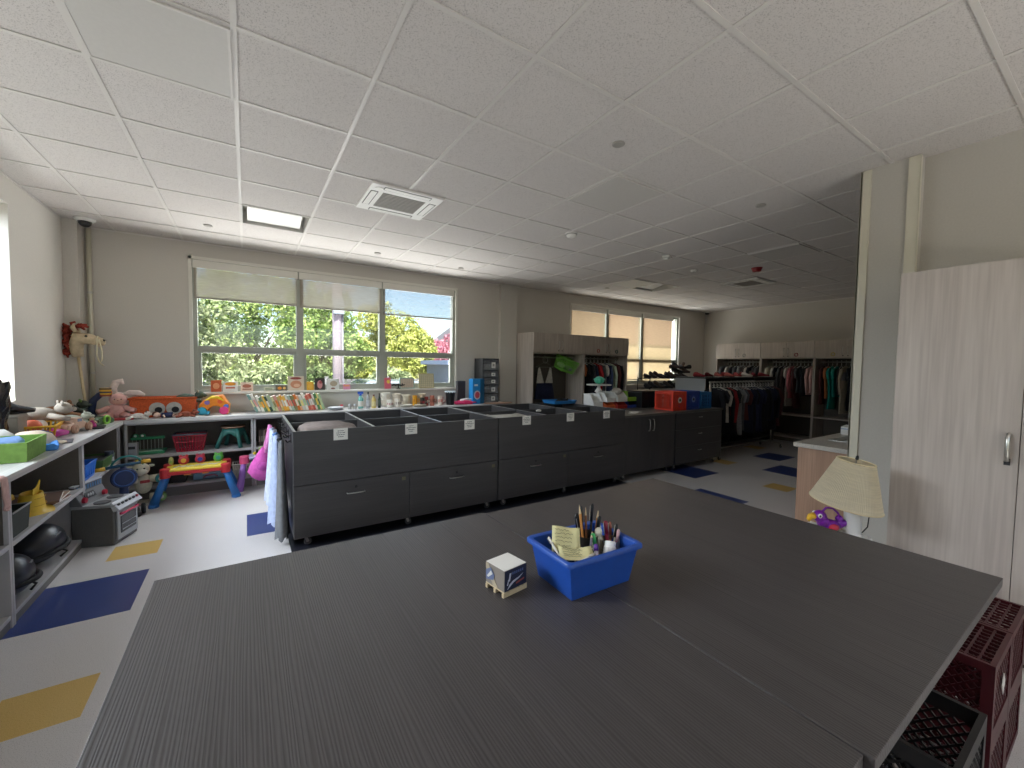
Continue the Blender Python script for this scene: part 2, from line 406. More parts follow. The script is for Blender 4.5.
# ------------------------------------------------------------------ windows
BLIND = screen_cloth('roller shade cloth', '#a69f93', .10, .16)
BLIND_CLEAR = screen_cloth('sheer roller shade cloth', '#a5a3a2', .5, .12)
BLIND_WARM = screen_cloth('beige roller shade cloth', '#bfa988', .26, .28)
def window(name, w, mulls, trans, y=6.56):
    x0, x1, z0, z1 = w
    root = bpy.data.objects.new(name, None); col.objects.link(root); root['kind'] = 'structure'
    fr = MB(); fw = .045
    fr.box(x0, x1, y-.04, y+.04, z0, z0+fw); fr.box(x0, x1, y-.04, y+.04, z1-fw, z1)
    fr.box(x0, x0+fw, y-.04, y+.04, z0+fw, z1-fw); fr.box(x1-fw, x1, y-.04, y+.04, z0+fw, z1-fw)
    for m in mulls: fr.box(m-.045, m+.045, y-.045, y+.045, z0+fw, z1-fw)
    ed = [x0+fw] + [v for m in mulls for v in (m-.045, m+.045)] + [x1-fw]
    for i in range(0, len(ed), 2):
        fr.box(ed[i], ed[i+1], y-.04, y+.04, trans-.028, trans+.028)
        # opening sash below the transom
        a, b = ed[i], ed[i+1]
        fr.box(a, a+.035, y-.03, y+.03, z0+fw, trans-.028); fr.box(b-.035, b, y-.03, y+.03, z0+fw, trans-.028)
        fr.box(a+.035, b-.035, y-.03, y+.03, z0+fw, z0+fw+.035); fr.box(a+.035, b-.035, y-.03, y+.03, trans-.063, trans-.028)
    fo = fr.build('window_frame', FRAMEG, root, bevel=.003)
    for i in range(0, len(ed), 2):
        MB().box(ed[i], ed[i+1], y-.004, y+.002, trans+.028, z1-fw).build('glass_pane', GLASS, root)
        MB().box(ed[i]+.035, ed[i+1]-.035, y-.004, y+.002, z0+fw+.035, trans-.063).build('glass_pane', GLASS, root)
    tr = MB()
    for a, b, c, d in ((x0-.035, x0+.002, z0-.03, z1+.04), (x1-.002, x1+.035, z0-.03, z1+.04)): tr.box(a, b, 6.482, 6.4995, c, d)
    tr.box(x0-.035, x1+.035, 6.482, 6.4995, z1-.002, z1+.035)
    tr.box(x0, x1, 6.44, 6.515, z0-.03, z0-.0005)
    tr.build('window_trim', FRAMEW, root, bevel=.002)
    return root
window('window_1', W1, (.64, 1.79), 1.72)
window('window_2', W2, (6.72, 7.87), 1.72)
# handle-less window in the left wall: frame, three lights
x = XL-.2
root = bpy.data.objects.new('window_3', None); col.objects.link(root); root['kind'] = 'structure'
fr = MB(); y0, y1, z0, z1 = LW
fr.box(x-.03, x+.03, y0, y1, z0, z0+.05); fr.box(x-.03, x+.03, y0, y1, z1-.05, z1)
ys = [y0, 2.7, 3.9, y1-.05]
for v in ys: fr.box(x-.03, x+.03, v, v+.05, z0+.05, z1-.05)
fr.build('window_frame', FRAMEG, root, bevel=.003)
for i in range(3): MB().box(x-.003, x+.003, ys[i]+.05, ys[i+1], z0+.05, z1-.05).build('glass_pane', GLASS, root)

root = bpy.data.objects.new('added_window', None); col.objects.link(root); root['kind'] = 'structure'  # unseen window added behind the camera to brighten the ceiling
fr = MB(); y = YB-.1
for a, b, c, d in ((BW[0], BW[1], BW[2], BW[2]+.05), (BW[0], BW[1], BW[3]-.05, BW[3])): fr.box(a, b, y-.03, y+.03, c, d)
xs = [BW[0], .6, 2.1, BW[1]-.05]
for v in xs: fr.box(v, v+.05, y-.03, y+.03, BW[2]+.05, BW[3]-.05)
fr.build('window_frame', FRAMEG, root, bevel=.003)  # frame of the added unseen window
for i in range(3): MB().box(xs[i]+.05, xs[i+1], y-.003, y+.003, BW[2]+.05, BW[3]-.05).build('glass_pane', GLASS, root)  # panes of the added unseen window

def blind(x0, x1, zb, m, label, group, yb=6.497):
    t = thing('roller_blind', label, 'blind', ((x0+x1)/2, yb, 2.80), group=group)
    w = (x1-x0)/2
    MB().box(-w, w, -.012, .006, -.085, .012).build('headrail', FRAMEW, t, bevel=.003)
    c = MB(); n = 12
    c.sheet([[(-w+.012+(2*w-.024)*k/n, .012+.002*math.sin(k*1.7+j), -.085-(2.80-.085-zb)*j/6) for k in range(n+1)] for j in range(7)])
    c.build('shade_cloth', m, t, smooth=True)
    MB().box(-w+.01, w-.01, .004, .022, zb-2.80-.022, zb-2.80).build('bottom_rail', mat('blind rail', '#9c978d', .5), t, bevel=.003)
    return t
g = 'partly raised roller shades of the bright window'
blind(-.55, .615, 2.36, BLIND, 'pale grey roller shade raised over the left bay of the bright window', g)
blind(.63, 1.775, 2.35, BLIND, 'pale grey roller shade raised over the middle bay of the bright window', g)
blind(1.79, 3.0, 2.34, BLIND_CLEAR, 'see-through roller shade over the right bay, showing blue sky', g)
g = 'lowered beige roller shades of the far window'
blind(5.64, 6.64, 1.27, BLIND_WARM, 'beige lowered roller shade partly hidden behind the wardrobe top', g)
blind(6.72, 7.79, 1.27, BLIND_WARM, 'beige lowered roller shade in the middle of the far window', g)
blind(7.87, 8.98, 1.22, BLIND_WARM, 'beige lowered roller shade nearest the dark room corner', g)

# ------------------------------------------------------------------ ceiling fittings
def flat_panel(i, j, label):
    t = thing('ceiling_light_panel', label, 'ceiling light', (LX(i)+.3048, MY(j)+.3048, H-.0065), group='flat square light panels, switched off')
    m = MB(); a = .292
    for s in (-1, 1): m.box(-a, a, s*a-.012 if s > 0 else -a, s*a if s > 0 else -a+.012, -.008, 0); m.box(s*a-.012 if s > 0 else -a, s*a if s > 0 else -a+.012, -a+.012, a-.012, -.008, 0)
    m.build('frame', TBAR, t); MB().box(-a+.012, a-.012, -a+.012, a-.012, -.005, 0).build('diffuser', TILE_PLAIN, t)
flat_panel(0, 3, 'smooth square light panel in the ceiling at the top left of the picture')
flat_panel(5, 3, 'smooth square ceiling light panel near the middle of the picture')
flat_panel(10, 3, 'smooth grey ceiling light panel beside the white corner trim')
flat_panel(10, 7, 'pale square ceiling light panel next to the far open light trough')
def trough(i, j, label):
    t = thing('recessed_ceiling_light', label, 'ceiling light', (LX(i)+.3048, MY(j)+.3048, H), group='recessed light troughs, switched off')
    a = .3048; m = MB()
    ins = mat('light trough metal', '#cfcdc8', .3)
    for x0, x1, y0, y1 in ((-a, a, -a, -a+.016), (-a, a, a-.016, a), (-a, -a+.016, -a+.016, a-.016), (a-.016, a, -a+.016, a-.016)): m.box(x0, x1, y0, y1, -.01, .15)
    m.box(-a+.016, a-.016, -a+.016, a-.016, .13, .15)
    m.build('housing', ins, t)
    l = MB(); l.add([(-.25, -.17, .105), (.25, -.17, .105), (.25, .27, .02), (-.25, .27, .02), (-.25, -.17, .12), (.25, -.17, .12), (.25, .27, .035), (-.25, .27, .035)],
        [(0, 3, 2, 1), (4, 5, 6, 7), (0, 1, 5, 4), (1, 2, 6, 5), (2, 3, 7, 6), (3, 0, 4, 7)])
    l.build('reflector', WHITE, t)
trough(1, 7, 'recessed rectangular ceiling light trough above the bright window')
trough(11, 7, 'small far recessed ceiling light trough before the shaded window')
def cassette(x, y, label):
    t = thing('ceiling_air_conditioner', label, 'air conditioner', (x, y, H), group='square cassette air conditioners in the ceiling')
    g = MB(); a = .315
    g.prism([(-a, -a), (a, -a), (a, a), (-a, a)], -.02, 0)
    g.build('panel', WHITE, t, bevel=.006)
    m = MB(); m.prism([(-.19, -.17), (.19, -.17), (.19, .17), (-.19, .17)], -.0215, -.018)
    gr = m.build('intake_grille', mat('grey intake mesh', '#9a968f', .6, var=.2, scale=150), t)
    s = MB()
    for k in range(11): s.box(-.185, .185, -.16+k*.032-.002, -.16+k*.032+.002, -.0245, -.0215)
    s.build('grille_bars', mat('grille bar', '#8d8984', .5), gr)
    for (x0, x1, y0, y1) in ((-.2, .2, -.285, -.235), (-.2, .2, .235, .285), (-.285, -.235, -.16, .16), (.235, .285, -.16, .16)):
        v = MB(); v.box(x0, x1, y0, y1, -.0245, -.0202); fl = v.build('air_flap', WHITE, t, bevel=.003)
        e = MB(); d = .006
        e.box(x0-d, x1+d, y0-d, y0-.0005, -.0222, -.0202); e.box(x0-d, x1+d, y1+.0005, y1+d, -.0222, -.0202); e.box(x0-d, x0-.0005, y0, y1, -.0222, -.0202); e.box(x1+.0005, x1+d, y0, y1, -.0222, -.0202)
        e.build('slot', mat('dark slot', '#4b4843', .7), fl)
    MB().lathe([(.035, -.026), (.035, -.02)], (-.24, -.235, 0), 20).build('sensor_cap', WHITE, t)
cassette(1.195, 3.80, 'white cassette air conditioner in the ceiling left of picture centre')
cassette(7.27, 3.80, 'far white cassette air conditioner beside the red alarm')
def disc(x, y, label, rr=.042):
    o = MB().lathe([(rr*.9, -.001), (rr, -.004), (rr, -.008), (rr*.85, -.012)], (0, 0, 0), 24).build('sprinkler_cover', mat('satin grey cover', '#a19d97', .4), loc=(x, y, H))
    tag(o, label, 'sprinkler', 'round flush sprinkler covers in the ceiling')
disc(2.10, 1.98, 'round grey sprinkler cover nearest the camera, upper middle of the ceiling')
disc(3.94, 1.97, 'round grey sprinkler cover near the white corner trim')
disc(-.335, 5.65, 'round sprinkler cover in the ceiling left of the light trough')
disc(2.79, 5.80, 'round sprinkler cover above the right end of the bright window')
disc(5.73, 5.60, 'round sprinkler cover above the wardrobe, by the shaded window')
disc(1.50, 5.69, 'round sprinkler cover behind the near air conditioner')
t = thing('smoke_detector', 'white dome smoke detector on the ceiling near picture centre', 'smoke detector', (3.07, 3.56, H))
MB().lathe([(.07, -.012), (.07, 0)], n=24).build('base', WHITE, t)
MB().lathe([(.02, -.05), (.045, -.046), (.058, -.03), (.062, -.0125)], n=24).build('dome', WHITE, t, smooth=True)
MB().lathe([(.064, -.0215), (.064, -.0185)], n=24).build('vent_ring', INK, t)
t = thing('ceiling_occupancy_sensor', 'white occupancy sensor box on the ceiling behind the smoke detector', 'sensor', (4.73, 3.54, H), R(20))
MB().box(-.07, .07, -.05, .05, -.03, 0).build('housing', WHITE, t, bevel=.01); MB().lathe([(.0, -.046), (.02, -.043), (.03, -.0305)], n=16).build('lens', pm('#f4f4f0', .2), t, smooth=True)
t = thing('ceiling_sensor', 'small white puck on the far ceiling left of the red alarm', 'sensor', (5.72, 3.80, H))
MB().lathe([(.035, -.03), (.05, -.015), (.05, 0)], n=18).build('housing', WHITE, t, smooth=False)
MB().lathe([(.0, -.036), (.014, -.0302)], n=12).build('lens', BLACKP, t)
t = thing('ceiling_fire_alarm', 'red fire alarm hanging from the far ceiling', 'alarm', (6.34, 3.19, H))
RED = pm('#8d1219', .4)
MB().lathe([(.065, -.022), (.075, 0)], n=24).build('base', RED, t); MB().lathe([(.03, -.06), (.055, -.05), (.06, -.0225)], n=24).build('horn', RED, t); MB().lathe([(.0, -.075), (.02, -.07), (.025, -.0605)], n=14).build('lens', clearplastic('strobe lens', '#e8e0e0', .7), t)
def dome(x, y, label):
    t = thing('dome_camera', label, 'security camera', (x, y, H), group='dome cameras in the two window wall corners')
    MB().lathe([(.065, -.03), (.085, -.012), (.085, 0)], n=26).build('mount', WHITE, t)
    MB().lathe([(.0, -.088), (.03, -.08), (.05, -.056), (.056, -.0305)], n=22).build('dome', mat('smoked dome', '#26272a', .08), t, smooth=True)
dome(-1.42, 6.18, 'white dome security camera with dark bubble above the leaning stick')
dome(10.2, 6.35, 'tiny dome security camera in the far right room corner')

# conduit pipe and hobby horse in the corner
mb = MB(); mb.tube([(-1.46, 6.46, .92), (-1.46, 6.46, H-.03)], .021, 12)
t = thing('conduit_pipe', 'cream pipe running up the corner beside the hobby horse', 'pipe')
mb.build('pipe', TRIMW, t, smooth=True)
for z in (1.4, 2.3): MB().lathe([(.027, -.012), (.027, .012)], (-1.46, 6.46, z), 14).build('clamp', CHROME, t)

t = thing('hobby_horse', 'hobby horse with red yarn mane and rope reins leaning in the room corner', 'toy', (-1.5, 6.2, .9))
MB().tube([(.05, .0, .0), (-.02, .05, .70)], .013, 10).build('stick', STICK, t, smooth=True)
m = MB(); m.tube([(-.02, .04, .68), (-.03, .03, .80), (.0, .01, .88), (.09, -.01, .87), (.16, -.015, .85), (.185, -.015, .845)], [.045, .06, .072, .058, .045, .036], 12)
m.ball((.175, -.015, .845), (.04, .042, .042)); hd = m.build('head', fab('#cdbb9c'), t, smooth=True)
for s in (-1, 1): MB().ball((.2, -.015+s*.022, .86), (.012, .01, .014), 8, 6).build('nostril', BLACKR, hd); MB().ball((.07, -.01+s*.05, .9), (.012, .008, .012), 8, 6).build('eye', BLACKR, hd)
for s in (-1, 1): MB().tube([(-.01, s*.04, .94), (-.03, s*.055, .99), (-.02, s*.05, 1.03)], [.02, .022, .004], 8).build('ear', fab('#cdbb9c'), hd, smooth=True)
m = MB(); rr = random.Random(3)
for k in range(60):
    a = k/59; p = Vector((-.075+.15*max(0, a-.7)/.3*1.0, .02+rr.uniform(-.05, .05), .70+.30*min(1, a/.7)))
    q = p+Vector((rr.uniform(-.06, .02), rr.uniform(-.05, .03), rr.uniform(-.07, .05)))
    m.tube([p, (p+q)/2+Vector((-.02, -.01, .01)), q], [.012, .013, .01], 6)
m.build('mane', fab('#8c3324'), t, smooth=True)
m = MB(); m.tube([(.16, -.06, .87), (.155, -.065, .80), (.15, -.06, .70), (.165, -.06, .63), (.185, -.06, .60)], .007, 6); m.tube([(.17, -.062, .87), (.19, -.065, .75), (.19, -.06, .65), (.17, -.06, .62), (.20, -.055, .585)], .007, 6)
m.torus((.15, -.015, .85), .052, .007, 'x', 18, 6); m.build('reins', ROPE, t, smooth=True)
# ------------------------------------------------------------------ shelving along the left and window walls
tag(MB().box(XL+.003, -1.12, .9, 5.949, .86, .90).build('worktop', GREYTOP, bevel=.004), 'long pale grey worktop running along the left wall', 'worktop')
tag(MB().box(XL+.003, 3.88, 5.95, 6.434, .86, .90).build('worktop', GREYTOPX, bevel=.004), 'long pale grey worktop under the bright window', 'worktop')
def shelf_unit(axis, a, b, front, back, label, grp='open shelf units under the worktops', mids=()):
    """axis 'y': runs along the left wall; 'x': along the window wall"""
    t = thing('shelf_unit', label, 'shelf', ((front+back)/2, a, 0) if axis == 'y' else (a, (front+back)/2, 0), group=grp)
    L = b-a; d = abs(front-back)/2; fs = 1 if axis == 'y' else -1   # front side sign on the depth axis
    def bx(l0, l1, d0, d1, z0, z1):
        m = MB()
        if axis == 'y': m.box(min(d0, d1), max(d0, d1), l0, l1, z0, z1)
        else: m.box(l0, l1, min(d0, d1), max(d0, d1), z0, z1)
        return m
    for q in (0, L-.022): bx(q, q+.022, -d, d, 0, .858).build('side_panel', SHELFG, t, bevel=.002)
    bx(.0225, L-.0225, -fs*d, -fs*(d-.012), .0, .858).build('back_panel', TAUPE, t)
    bx(.0225, L-.0225, -fs*(d-.0125), fs*d, .46, .49).build('shelf', SHELFG, t, bevel=.002)
    zb = .05 if axis == 'y' else .105
    bx(.0225, L-.0225, -fs*(d-.0125), fs*(d-.004), zb, zb+.025).build('base_shelf', SHELFG, t, bevel=.002)
    bx(.0225, L-.0225, fs*(d-.03), fs*(d-.008), .0, zb-.0005).build('kick_board', mat('kick board', '#77736f', .6), t)
    lin_ = MB()
    for q in (.0225, L-.0255):
        lin_ = bx(q, q+.003, -fs*(d-.0125), fs*(d-.02), .4905, .858); lin_.build('lining', TAUPE, t)
    bx(.0225, L-.0225, fs*(d-.03), fs*(d-.008), .835, .858).build('top_rail', SHELFG, t)
    return t
shelf_unit('y', 2.25, 3.50, -1.15, -1.612, 'grey open shelf unit at the left picture edge, nearest the camera')
shelf_unit('y', 3.505, 4.765, -1.15, -1.612, 'grey open shelf unit holding the yellow hat and black cushions')
shelf_unit('y', 4.77, 5.94, -1.15, -1.612, 'grey open shelf unit behind the toy stove with a blue bin inside')
shelf_unit('x', -1.125, .06, 6.0, 6.42, 'grey open shelf unit with the red basket and green stool, under the window counter')
shelf_unit('x', .065, 1.25, 6.0, 6.42, 'grey open shelf unit holding picture books behind the purple toy table')
shelf_unit('x', 1.255, 2.55, 6.0, 6.42, 'grey open shelf unit under the bottles, behind the dark bin tables')
shelf_unit('x', 2.555, 3.86, 6.0, 6.42, 'grey open shelf unit under the drawer tower, behind the dark bin tables')

# ------------------------------------------------------------------ rolling furniture
def caster(parent, x, y, h=.09, rr=.032):
    c = MB(); c.box(x-.028, x+.028, y-.028, y+.028, h-.006, h-.0005)
    for s in (-1, 1): c.bar((x-.012, y+s*.018, h-.006), (x+.01, y+s*.018, rr), .022, .003, (0, 1, 0))
    c.tube([(x+.01, y-.022, rr), (x+.01, y+.022, rr)], .004, 8)
    o = c.build('caster', CHROME, parent)
    MB().lathe([(rr-.005, -.012), (rr, -.008), (rr, .008), (rr-.005, .012)], (x+.01, y, rr), 18, axis='y').build('wheel', mat('grey wheel', '#55565a', .5), o)
def label_card(parent, x, z, y, w=.115, h=.10, seed=0):
    o = MB().box(x-w/2, x+w/2, y-.0015, y-.0003, z-h/2, z+h/2).build('label_card', PAPER, parent)
    rr = random.Random(seed); m = MB()
    for k, ww in enumerate((.5, .75, .6, .35)):
        zz = z+h*.28-k*h*.17; a = rr.uniform(.8, 1.1)*ww*w/2; q = -a
        while q < a:
            b = q+rr.uniform(.006, .016); m.box(x+q, x+min(b, a), y-.0023, y-.0016, zz-.003, zz+.003); q = b+.004
    m.build('print', INK, o)
    return o
def bar_handle(parent, a, b, out, rad=.005, name='handle'):
    a = Vector(a); b = Vector(b); o = Vector(out); mid = (a+b)/2
    m = MB(); m.tube([a, a+o*.7, a+(b-a)*.18+o, mid+o*1.15, b-(b-a)*.18+o, b+o*.7, b], rad, 8)
    return m.build(name, CHROME, parent, smooth=True)
def bin_table(x0, x1, y0, y1, label, cards, handles, first):
    t = thing('bin_table', label, 'rolling bin table', (x0, y0, 0), group='charcoal rolling tables with open bins on top')
    L = x1-x0; D = y1-y0; T0, T1, P = .09, .985, .022; mid = .53
    f = MB(); f.box(0, L, 0, P, mid+.004, T1); f.build('front_panel', DARKX, t, bevel=.0015)
    MB().box(0, L, D-P, D, T0, T1).build('back_panel', DARKX, t, bevel=.0015)
    for q in (0, L-P):
        o = MB().box(q, q+P, P+.0005, D-P-.0005, T0, T1-.0015).build('side_panel', DARKZ, t)
        MB().box(q, q+P, P+.0005, D-P-.0005, T1-.0014, T1).build('edge_band', EDGE, o)  # pale strip painting the window's reflection on the panel top
    MB().box(P+.0005, L-P-.0005, P+.0005, D-P-.0005, .70, .715).build('bin_floor', DARKIN, t)
    MB().box(P+.0005, L-P-.0005, P+.0005, D-P-.0005, T0, T0+.02).build('bottom_panel', DARKIN, t)
    cy = D*.505
    m = MB(); m.box(P+.0005, L-P-.0005, cy-.011, cy+.011, .7155, T1-.012); m.build('lengthwise_divider', DARKX, t, bevel=.001)
    for k in (1, 2):
        xx = L*k/3
        m = MB(); m.box(xx-.011, xx+.011, P+.0005, cy-.0115, .7155, T1-.002); m.box(xx-.011, xx+.011, cy+.0115, D-P-.0005, .7155, T1-.002); o = m.build('cross_divider', DARKZ, t)
        m = MB(); m.box(xx-.011, xx+.011, P+.0005, cy-.0115, T1-.0019, T1-.0005); m.box(xx-.011, xx+.011, cy+.0115, D-P-.0005, T1-.0019, T1-.0005); m.build('edge_band', EDGE, o)  # pale strips painting the window's reflection on the divider top
    h = L/2
    for k in (0, 1):
        a, b = k*h+.002, (k+1)*h-.002
        d = MB().box(a, b, 0, P-.002, T0, mid-.002).build('drawer', DARKX, t, bevel=.0015)
        hx = handles[k]-x0
        bar_handle(d, (hx-.075, 0, .415), (hx+.075, 0, .415), (0, -.022, 0))
        MB().lathe([(.013, -.004), (.013, 0)], (hx, -.0005, .465), 14, axis='y').build('lock', BLACKP, d)
        if (first, k) != (1, 1) and True:
            sx = b-.055
            MB().box(sx-.018, sx+.018, -.0012, -.0003, .46, .492).build('sticker', mat('faded green sticker', '#6c6a50', .8), d)
    for i, cx in enumerate(cards): label_card(t, cx-x0, .94, 0, seed=i+int(x0*10))
    for cx in (.1, L/2, L-.1):
        for cyy in (.08, D-.08): caster(t, cx, cyy)
    return t
b1 = bin_table(.311, 2.262, 3.75, 5.05, 'charcoal rolling bin table with hooks and clothes on its left end', (.675, 1.30, 1.915), (.80, 1.775), 0)
b2 = bin_table(2.27, 4.232, 3.75, 5.05, 'charcoal rolling bin table between the hook-ended table and the door cabinet', (2.63, 3.275, 3.885), (2.765, 3.75), 1)
for k, yy in enumerate((.17, .42, .67, .92, 1.12)):
    m = MB(); m.box(-.006, -.0003, yy-.018, yy+.018, .87, .95); m.tube([(-.006, yy, .93), (-.035, yy, .93), (-.05, yy, .945)], .006, 8); m.tube([(-.006, yy, .885), (-.03, yy, .875), (-.045, yy, .895)], .006, 8)
    m.build('coat_hook', BLACKP, b1, bevel=.001)
def low_cabinet(x0, x1, y0, y1, label, kind):
    t = thing('rolling_cabinet', label, 'cabinet', (x0, y0, 0)); L = x1-x0; D = y1-y0
    MB().box(-.004, L+.004, -.012, D, .872, .90).build('top', mat('cabinet top', '#5a5652', .4, var=.08, scale=14), t, bevel=.002)
    MB().box(0, L, .021, D-.001, .09, .8715).build('body', DARKZ, t, bevel=.002)
    if kind == 'doors':
        for k in (0, 1):
            d = MB().box(k*L/2+.002, (k+1)*L/2-.002, 0, .0205, .095, .868).build('door', DARKZ, t, bevel=.0015)
            hx = L/2+(-.045 if k == 0 else .045); bar_handle(d, (hx, 0, .66), (hx, 0, .82), (0, -.025, 0), .006)
    else:
        zs = (.095, .355, .615, .868)
        for k in range(3):
            d = MB().box(.002, L-.002, 0, .0205, zs[k]+.002, zs[k+1]-.002).build('drawer', DARKX, t, bevel=.0015)
            bar_handle(d, (L/2-.035, 0, (zs[k]+zs[k+1])/2+.05), (L/2+.035, 0, (zs[k]+zs[k+1])/2+.05), (0, -.02, 0), .005)
    for cx in (.08, L-.08):
        for cyy in (.09, D-.09): caster(t, cx, cyy)
    return t
low_cabinet(4.245, 5.335, 3.77, 4.95, 'charcoal rolling cabinet with two doors, under the plastic bins', 'doors')
low_cabinet(5.365, 6.58, 3.77, 4.95, 'charcoal rolling cabinet with three drawers, under the milk crates', 'drawers')
# big work tables in front
def work_table(x0, x1, y0, y1, label):
    t = thing('work_table', label, 'table', (x0, y0, 0), group='two charcoal work tables pushed together'); L = x1-x0; D = y1-y0
    MB().box(0, L, 0, D, .872, .90).build('tabletop', DARKTOP, t, bevel=.0018)
    MB().box(.16, L-.16, .40, D-.08, .10, .8715).build('base_cabinet', DARKZ, t, bevel=.002)
    for cx in (.22, L-.22):
        for cyy in (.46, D-.16): caster(t, cx, cyy, .1)
    return t
work_table(-.237, .8705, .231, 1.566, 'charcoal work table filling the left foreground')
work_table(.8735, 2.004, .217, 1.551, 'charcoal work table under the blue bin, in the right foreground')

# ------------------------------------------------------------------ wardrobes
def ring_sticker(parent, y, z, x, c, axis='x', rr=.035):
    MB().torus((x, y, z) if axis == 'x' else (y, x, z), rr, .008, axis, 18, 5).build('sticker', pm(c, .7), parent)
def wardrobe(x, y, rz, W, D, Ht, label, shelf=.58, stick=None, side_open=True):
    """local frame: front face at y=0 looking to -y, width along +x, depth +y"""
    t = thing('open_wardrobe', label, 'wardrobe', (x, y, 0), rz, group='tall pale wardrobes with an open hanging bay')
    zd = Ht-.345
    for q in (0, W-.02): MB().box(q, q+.02, .0, D-.012, 0, Ht-.0205).build('side_panel', LIGHTZ, t, bevel=.0015)
    MB().box(0, W, 0, D, Ht-.02, Ht).build('top_panel', LIGHTZ, t, bevel=.0015)
    MB().box(0, W, D-.0115, D, 0, Ht-.0205).build('back_panel', TAUPE, t)
    MB().box(.0205, W-.0205, .0, D-.0125, zd-.02, zd).build('cupboard_floor', LIGHTZ, t)
    MB().box(.0205, W-.0205, .004, D-.0125, shelf-.022, shelf).build('shelf', LIGHTZ, t)
    MB().box(.0205, W-.0205, .004, D-.0125, .08, .10).build('base_shelf', LIGHTZ, t)
    MB().box(.0205, W-.0205, .03, .048, .0, .0795).build('kick_board', TAUPE, t)
    for k in (0, 1):
        d = MB().box(.001+k*W/2, (k+1)*W/2-.001, -.02, -.0005, zd, Ht-.003).build('door', LIGHTZ, t, bevel=.0015)
        hx = W/2+(-.04 if k == 0 else .04); bar_handle(d, (hx, -.02, zd+.07), (hx, -.02, zd+.2), (0, -.024, 0), .006)
        MB().lathe([(.011, -.003), (.011, 0)], (hx, -.0205, zd+.03), 10, axis='y').build('lock', BLACKP, d)
    if stick:
        for sx, cc in stick:
            MB().torus((sx, -.024, zd+.06), .032, .008, 'y', 18, 5).build('sticker', pm(cc, .7), t)
    m = MB(); m.tube([(.0205, D*.5, zd-.09), (W-.0205, D*.5, zd-.09)], .013, 10); m.build('hanging_rail', CHROME, t)
    return t
wardrobe(4.25, 5.9, 0, 1.218, .52, 2.15, 'pale wardrobe with a green basket hanging in it, beside the wall column')
wardrobe(5.472, 5.9, 0, 1.218, .52, 2.15, 'pale wardrobe of hanging clothes in front of the shaded window', stick=((.35, '#a24a3a'), (.86, '#3d5f63')))
far_ys = [5.81, 4.765, 3.715, 2.665]
for k in range(3):
    wardrobe(9.8, far_ys[k], R(-90), far_ys[k]-far_ys[k+1]-.004, .53, 2.15,
             ['pale far wardrobe at the left end of the far wall row', 'pale far wardrobe in the middle of the far wall row, red ring on its door', 'pale far wardrobe at the right of the far wall row, yellow ring on its door'][k],
             stick=(((.68, '#8f8c88'),), ((.72, '#8e1f2c'),), ((.32, '#b5a24a'),))[k])
# tall closed cabinet at right
t = thing('tall_cabinet', 'tall pale wood cabinet with metal handles against the right wall', 'cabinet', (3.4, .845, 0), R(-90))
W_ = 1.01; TALLZ = grain('pale ash cabinet front', '#b0a59d', '#c2b8b0', 2, .45, 55, .08)
for q in (0, W_-.02): MB().box(q, q+.02, .0, .585, 0, 2.1295).build('side_panel', TALLZ, t, bevel=.0015)
MB().box(0, W_, 0, .585, 2.13, 2.15).build('top_panel', TALLZ, t, bevel=.0015); MB().box(.0205, W_-.0205, .574, .585, 0, 2.1295).build('back_panel', TAUPE, t)
MB().box(.0205, W_-.0205, .01, .573, .0, .05).build('plinth', TAUPE, t)
for k in (0, 1):
    d = MB().box(.001+k*W_/2, (k+1)*W_/2-.002, -.02, -.0005, .03, 2.147).build('door', TALLZ, t, bevel=.0015)
    hx = W_/2+(-.04 if k == 0 else .04); bar_handle(d, (hx, -.02, 1.085), (hx, -.02, 1.225), (0, -.028, 0), .009)
    m = MB().box(hx-.011, hx+.011, -.024, -.0205, 1.06, 1.095); m.build('lock_plate', INK, d)

# ------------------------------------------------------------------ sink counter
t = thing('sink_counter', 'pinkish wood counter with pale stone top and steel sink past the corner trim', 'counter', (4.38, 1.232, 0))
PEACH = grain('pinkish wood laminate', '#a17f68', '#b9957c', 2, .5, 90, .1)
MB().box(.04, 2.2, .0, .545, .08, .8195).build('base_cabinet', PEACH, t, bevel=.002)
MB().box(.06, 2.2, .0, .49, .0, .0795).build('kick_board', BLACKR, t)
m = MB(); X0, X1, Y0_, Y1_ = .45, 1.05, .12, .45
m.box(0, X0, 0, .57, .82, .86); m.box(X1, 2.22, 0, .57, .82, .86); m.box(X0, X1, 0, Y0_, .82, .86); m.box(X0, X1, Y1_, .57, .82, .86)
m.build('countertop', speckle('speckled stone top', '#c4beb4', '#8f8a82', 180, .42, .35), t)
m = MB(); m.box(X0, X1, Y0_, Y0_+.004, .83, .864); m.box(X0, X1, Y1_-.004, Y1_, .83, .864); m.box(X0, X0+.004, Y0_, Y1_, .83, .864); m.box(X1-.004, X1, Y0_, Y1_, .83, .864)
m.box(X0, X1, Y0_, Y1_, .8205, .8235); m.build('sink', CHROME, t)
m = MB(); m.tube([(.75, .07, .8605), (.75, .07, 1.08), (.75, .1, 1.13), (.75, .18, 1.14), (.75, .24, 1.10)], .011, 10); m.build('tap', CHROME, t, smooth=True)
t = thing('tissue_box', 'small white box standing on the sink counter', 'box', (5.50, 1.72, .8605), R(8))
MB().box(-.12, .12, -.06, .06, 0, .085).build('body', WHITE, t, bevel=.004)
MB().box(-.121, .121, -.061, .061, .058, .066).build('blue_band', pm('#8fa3c8', .5), t)

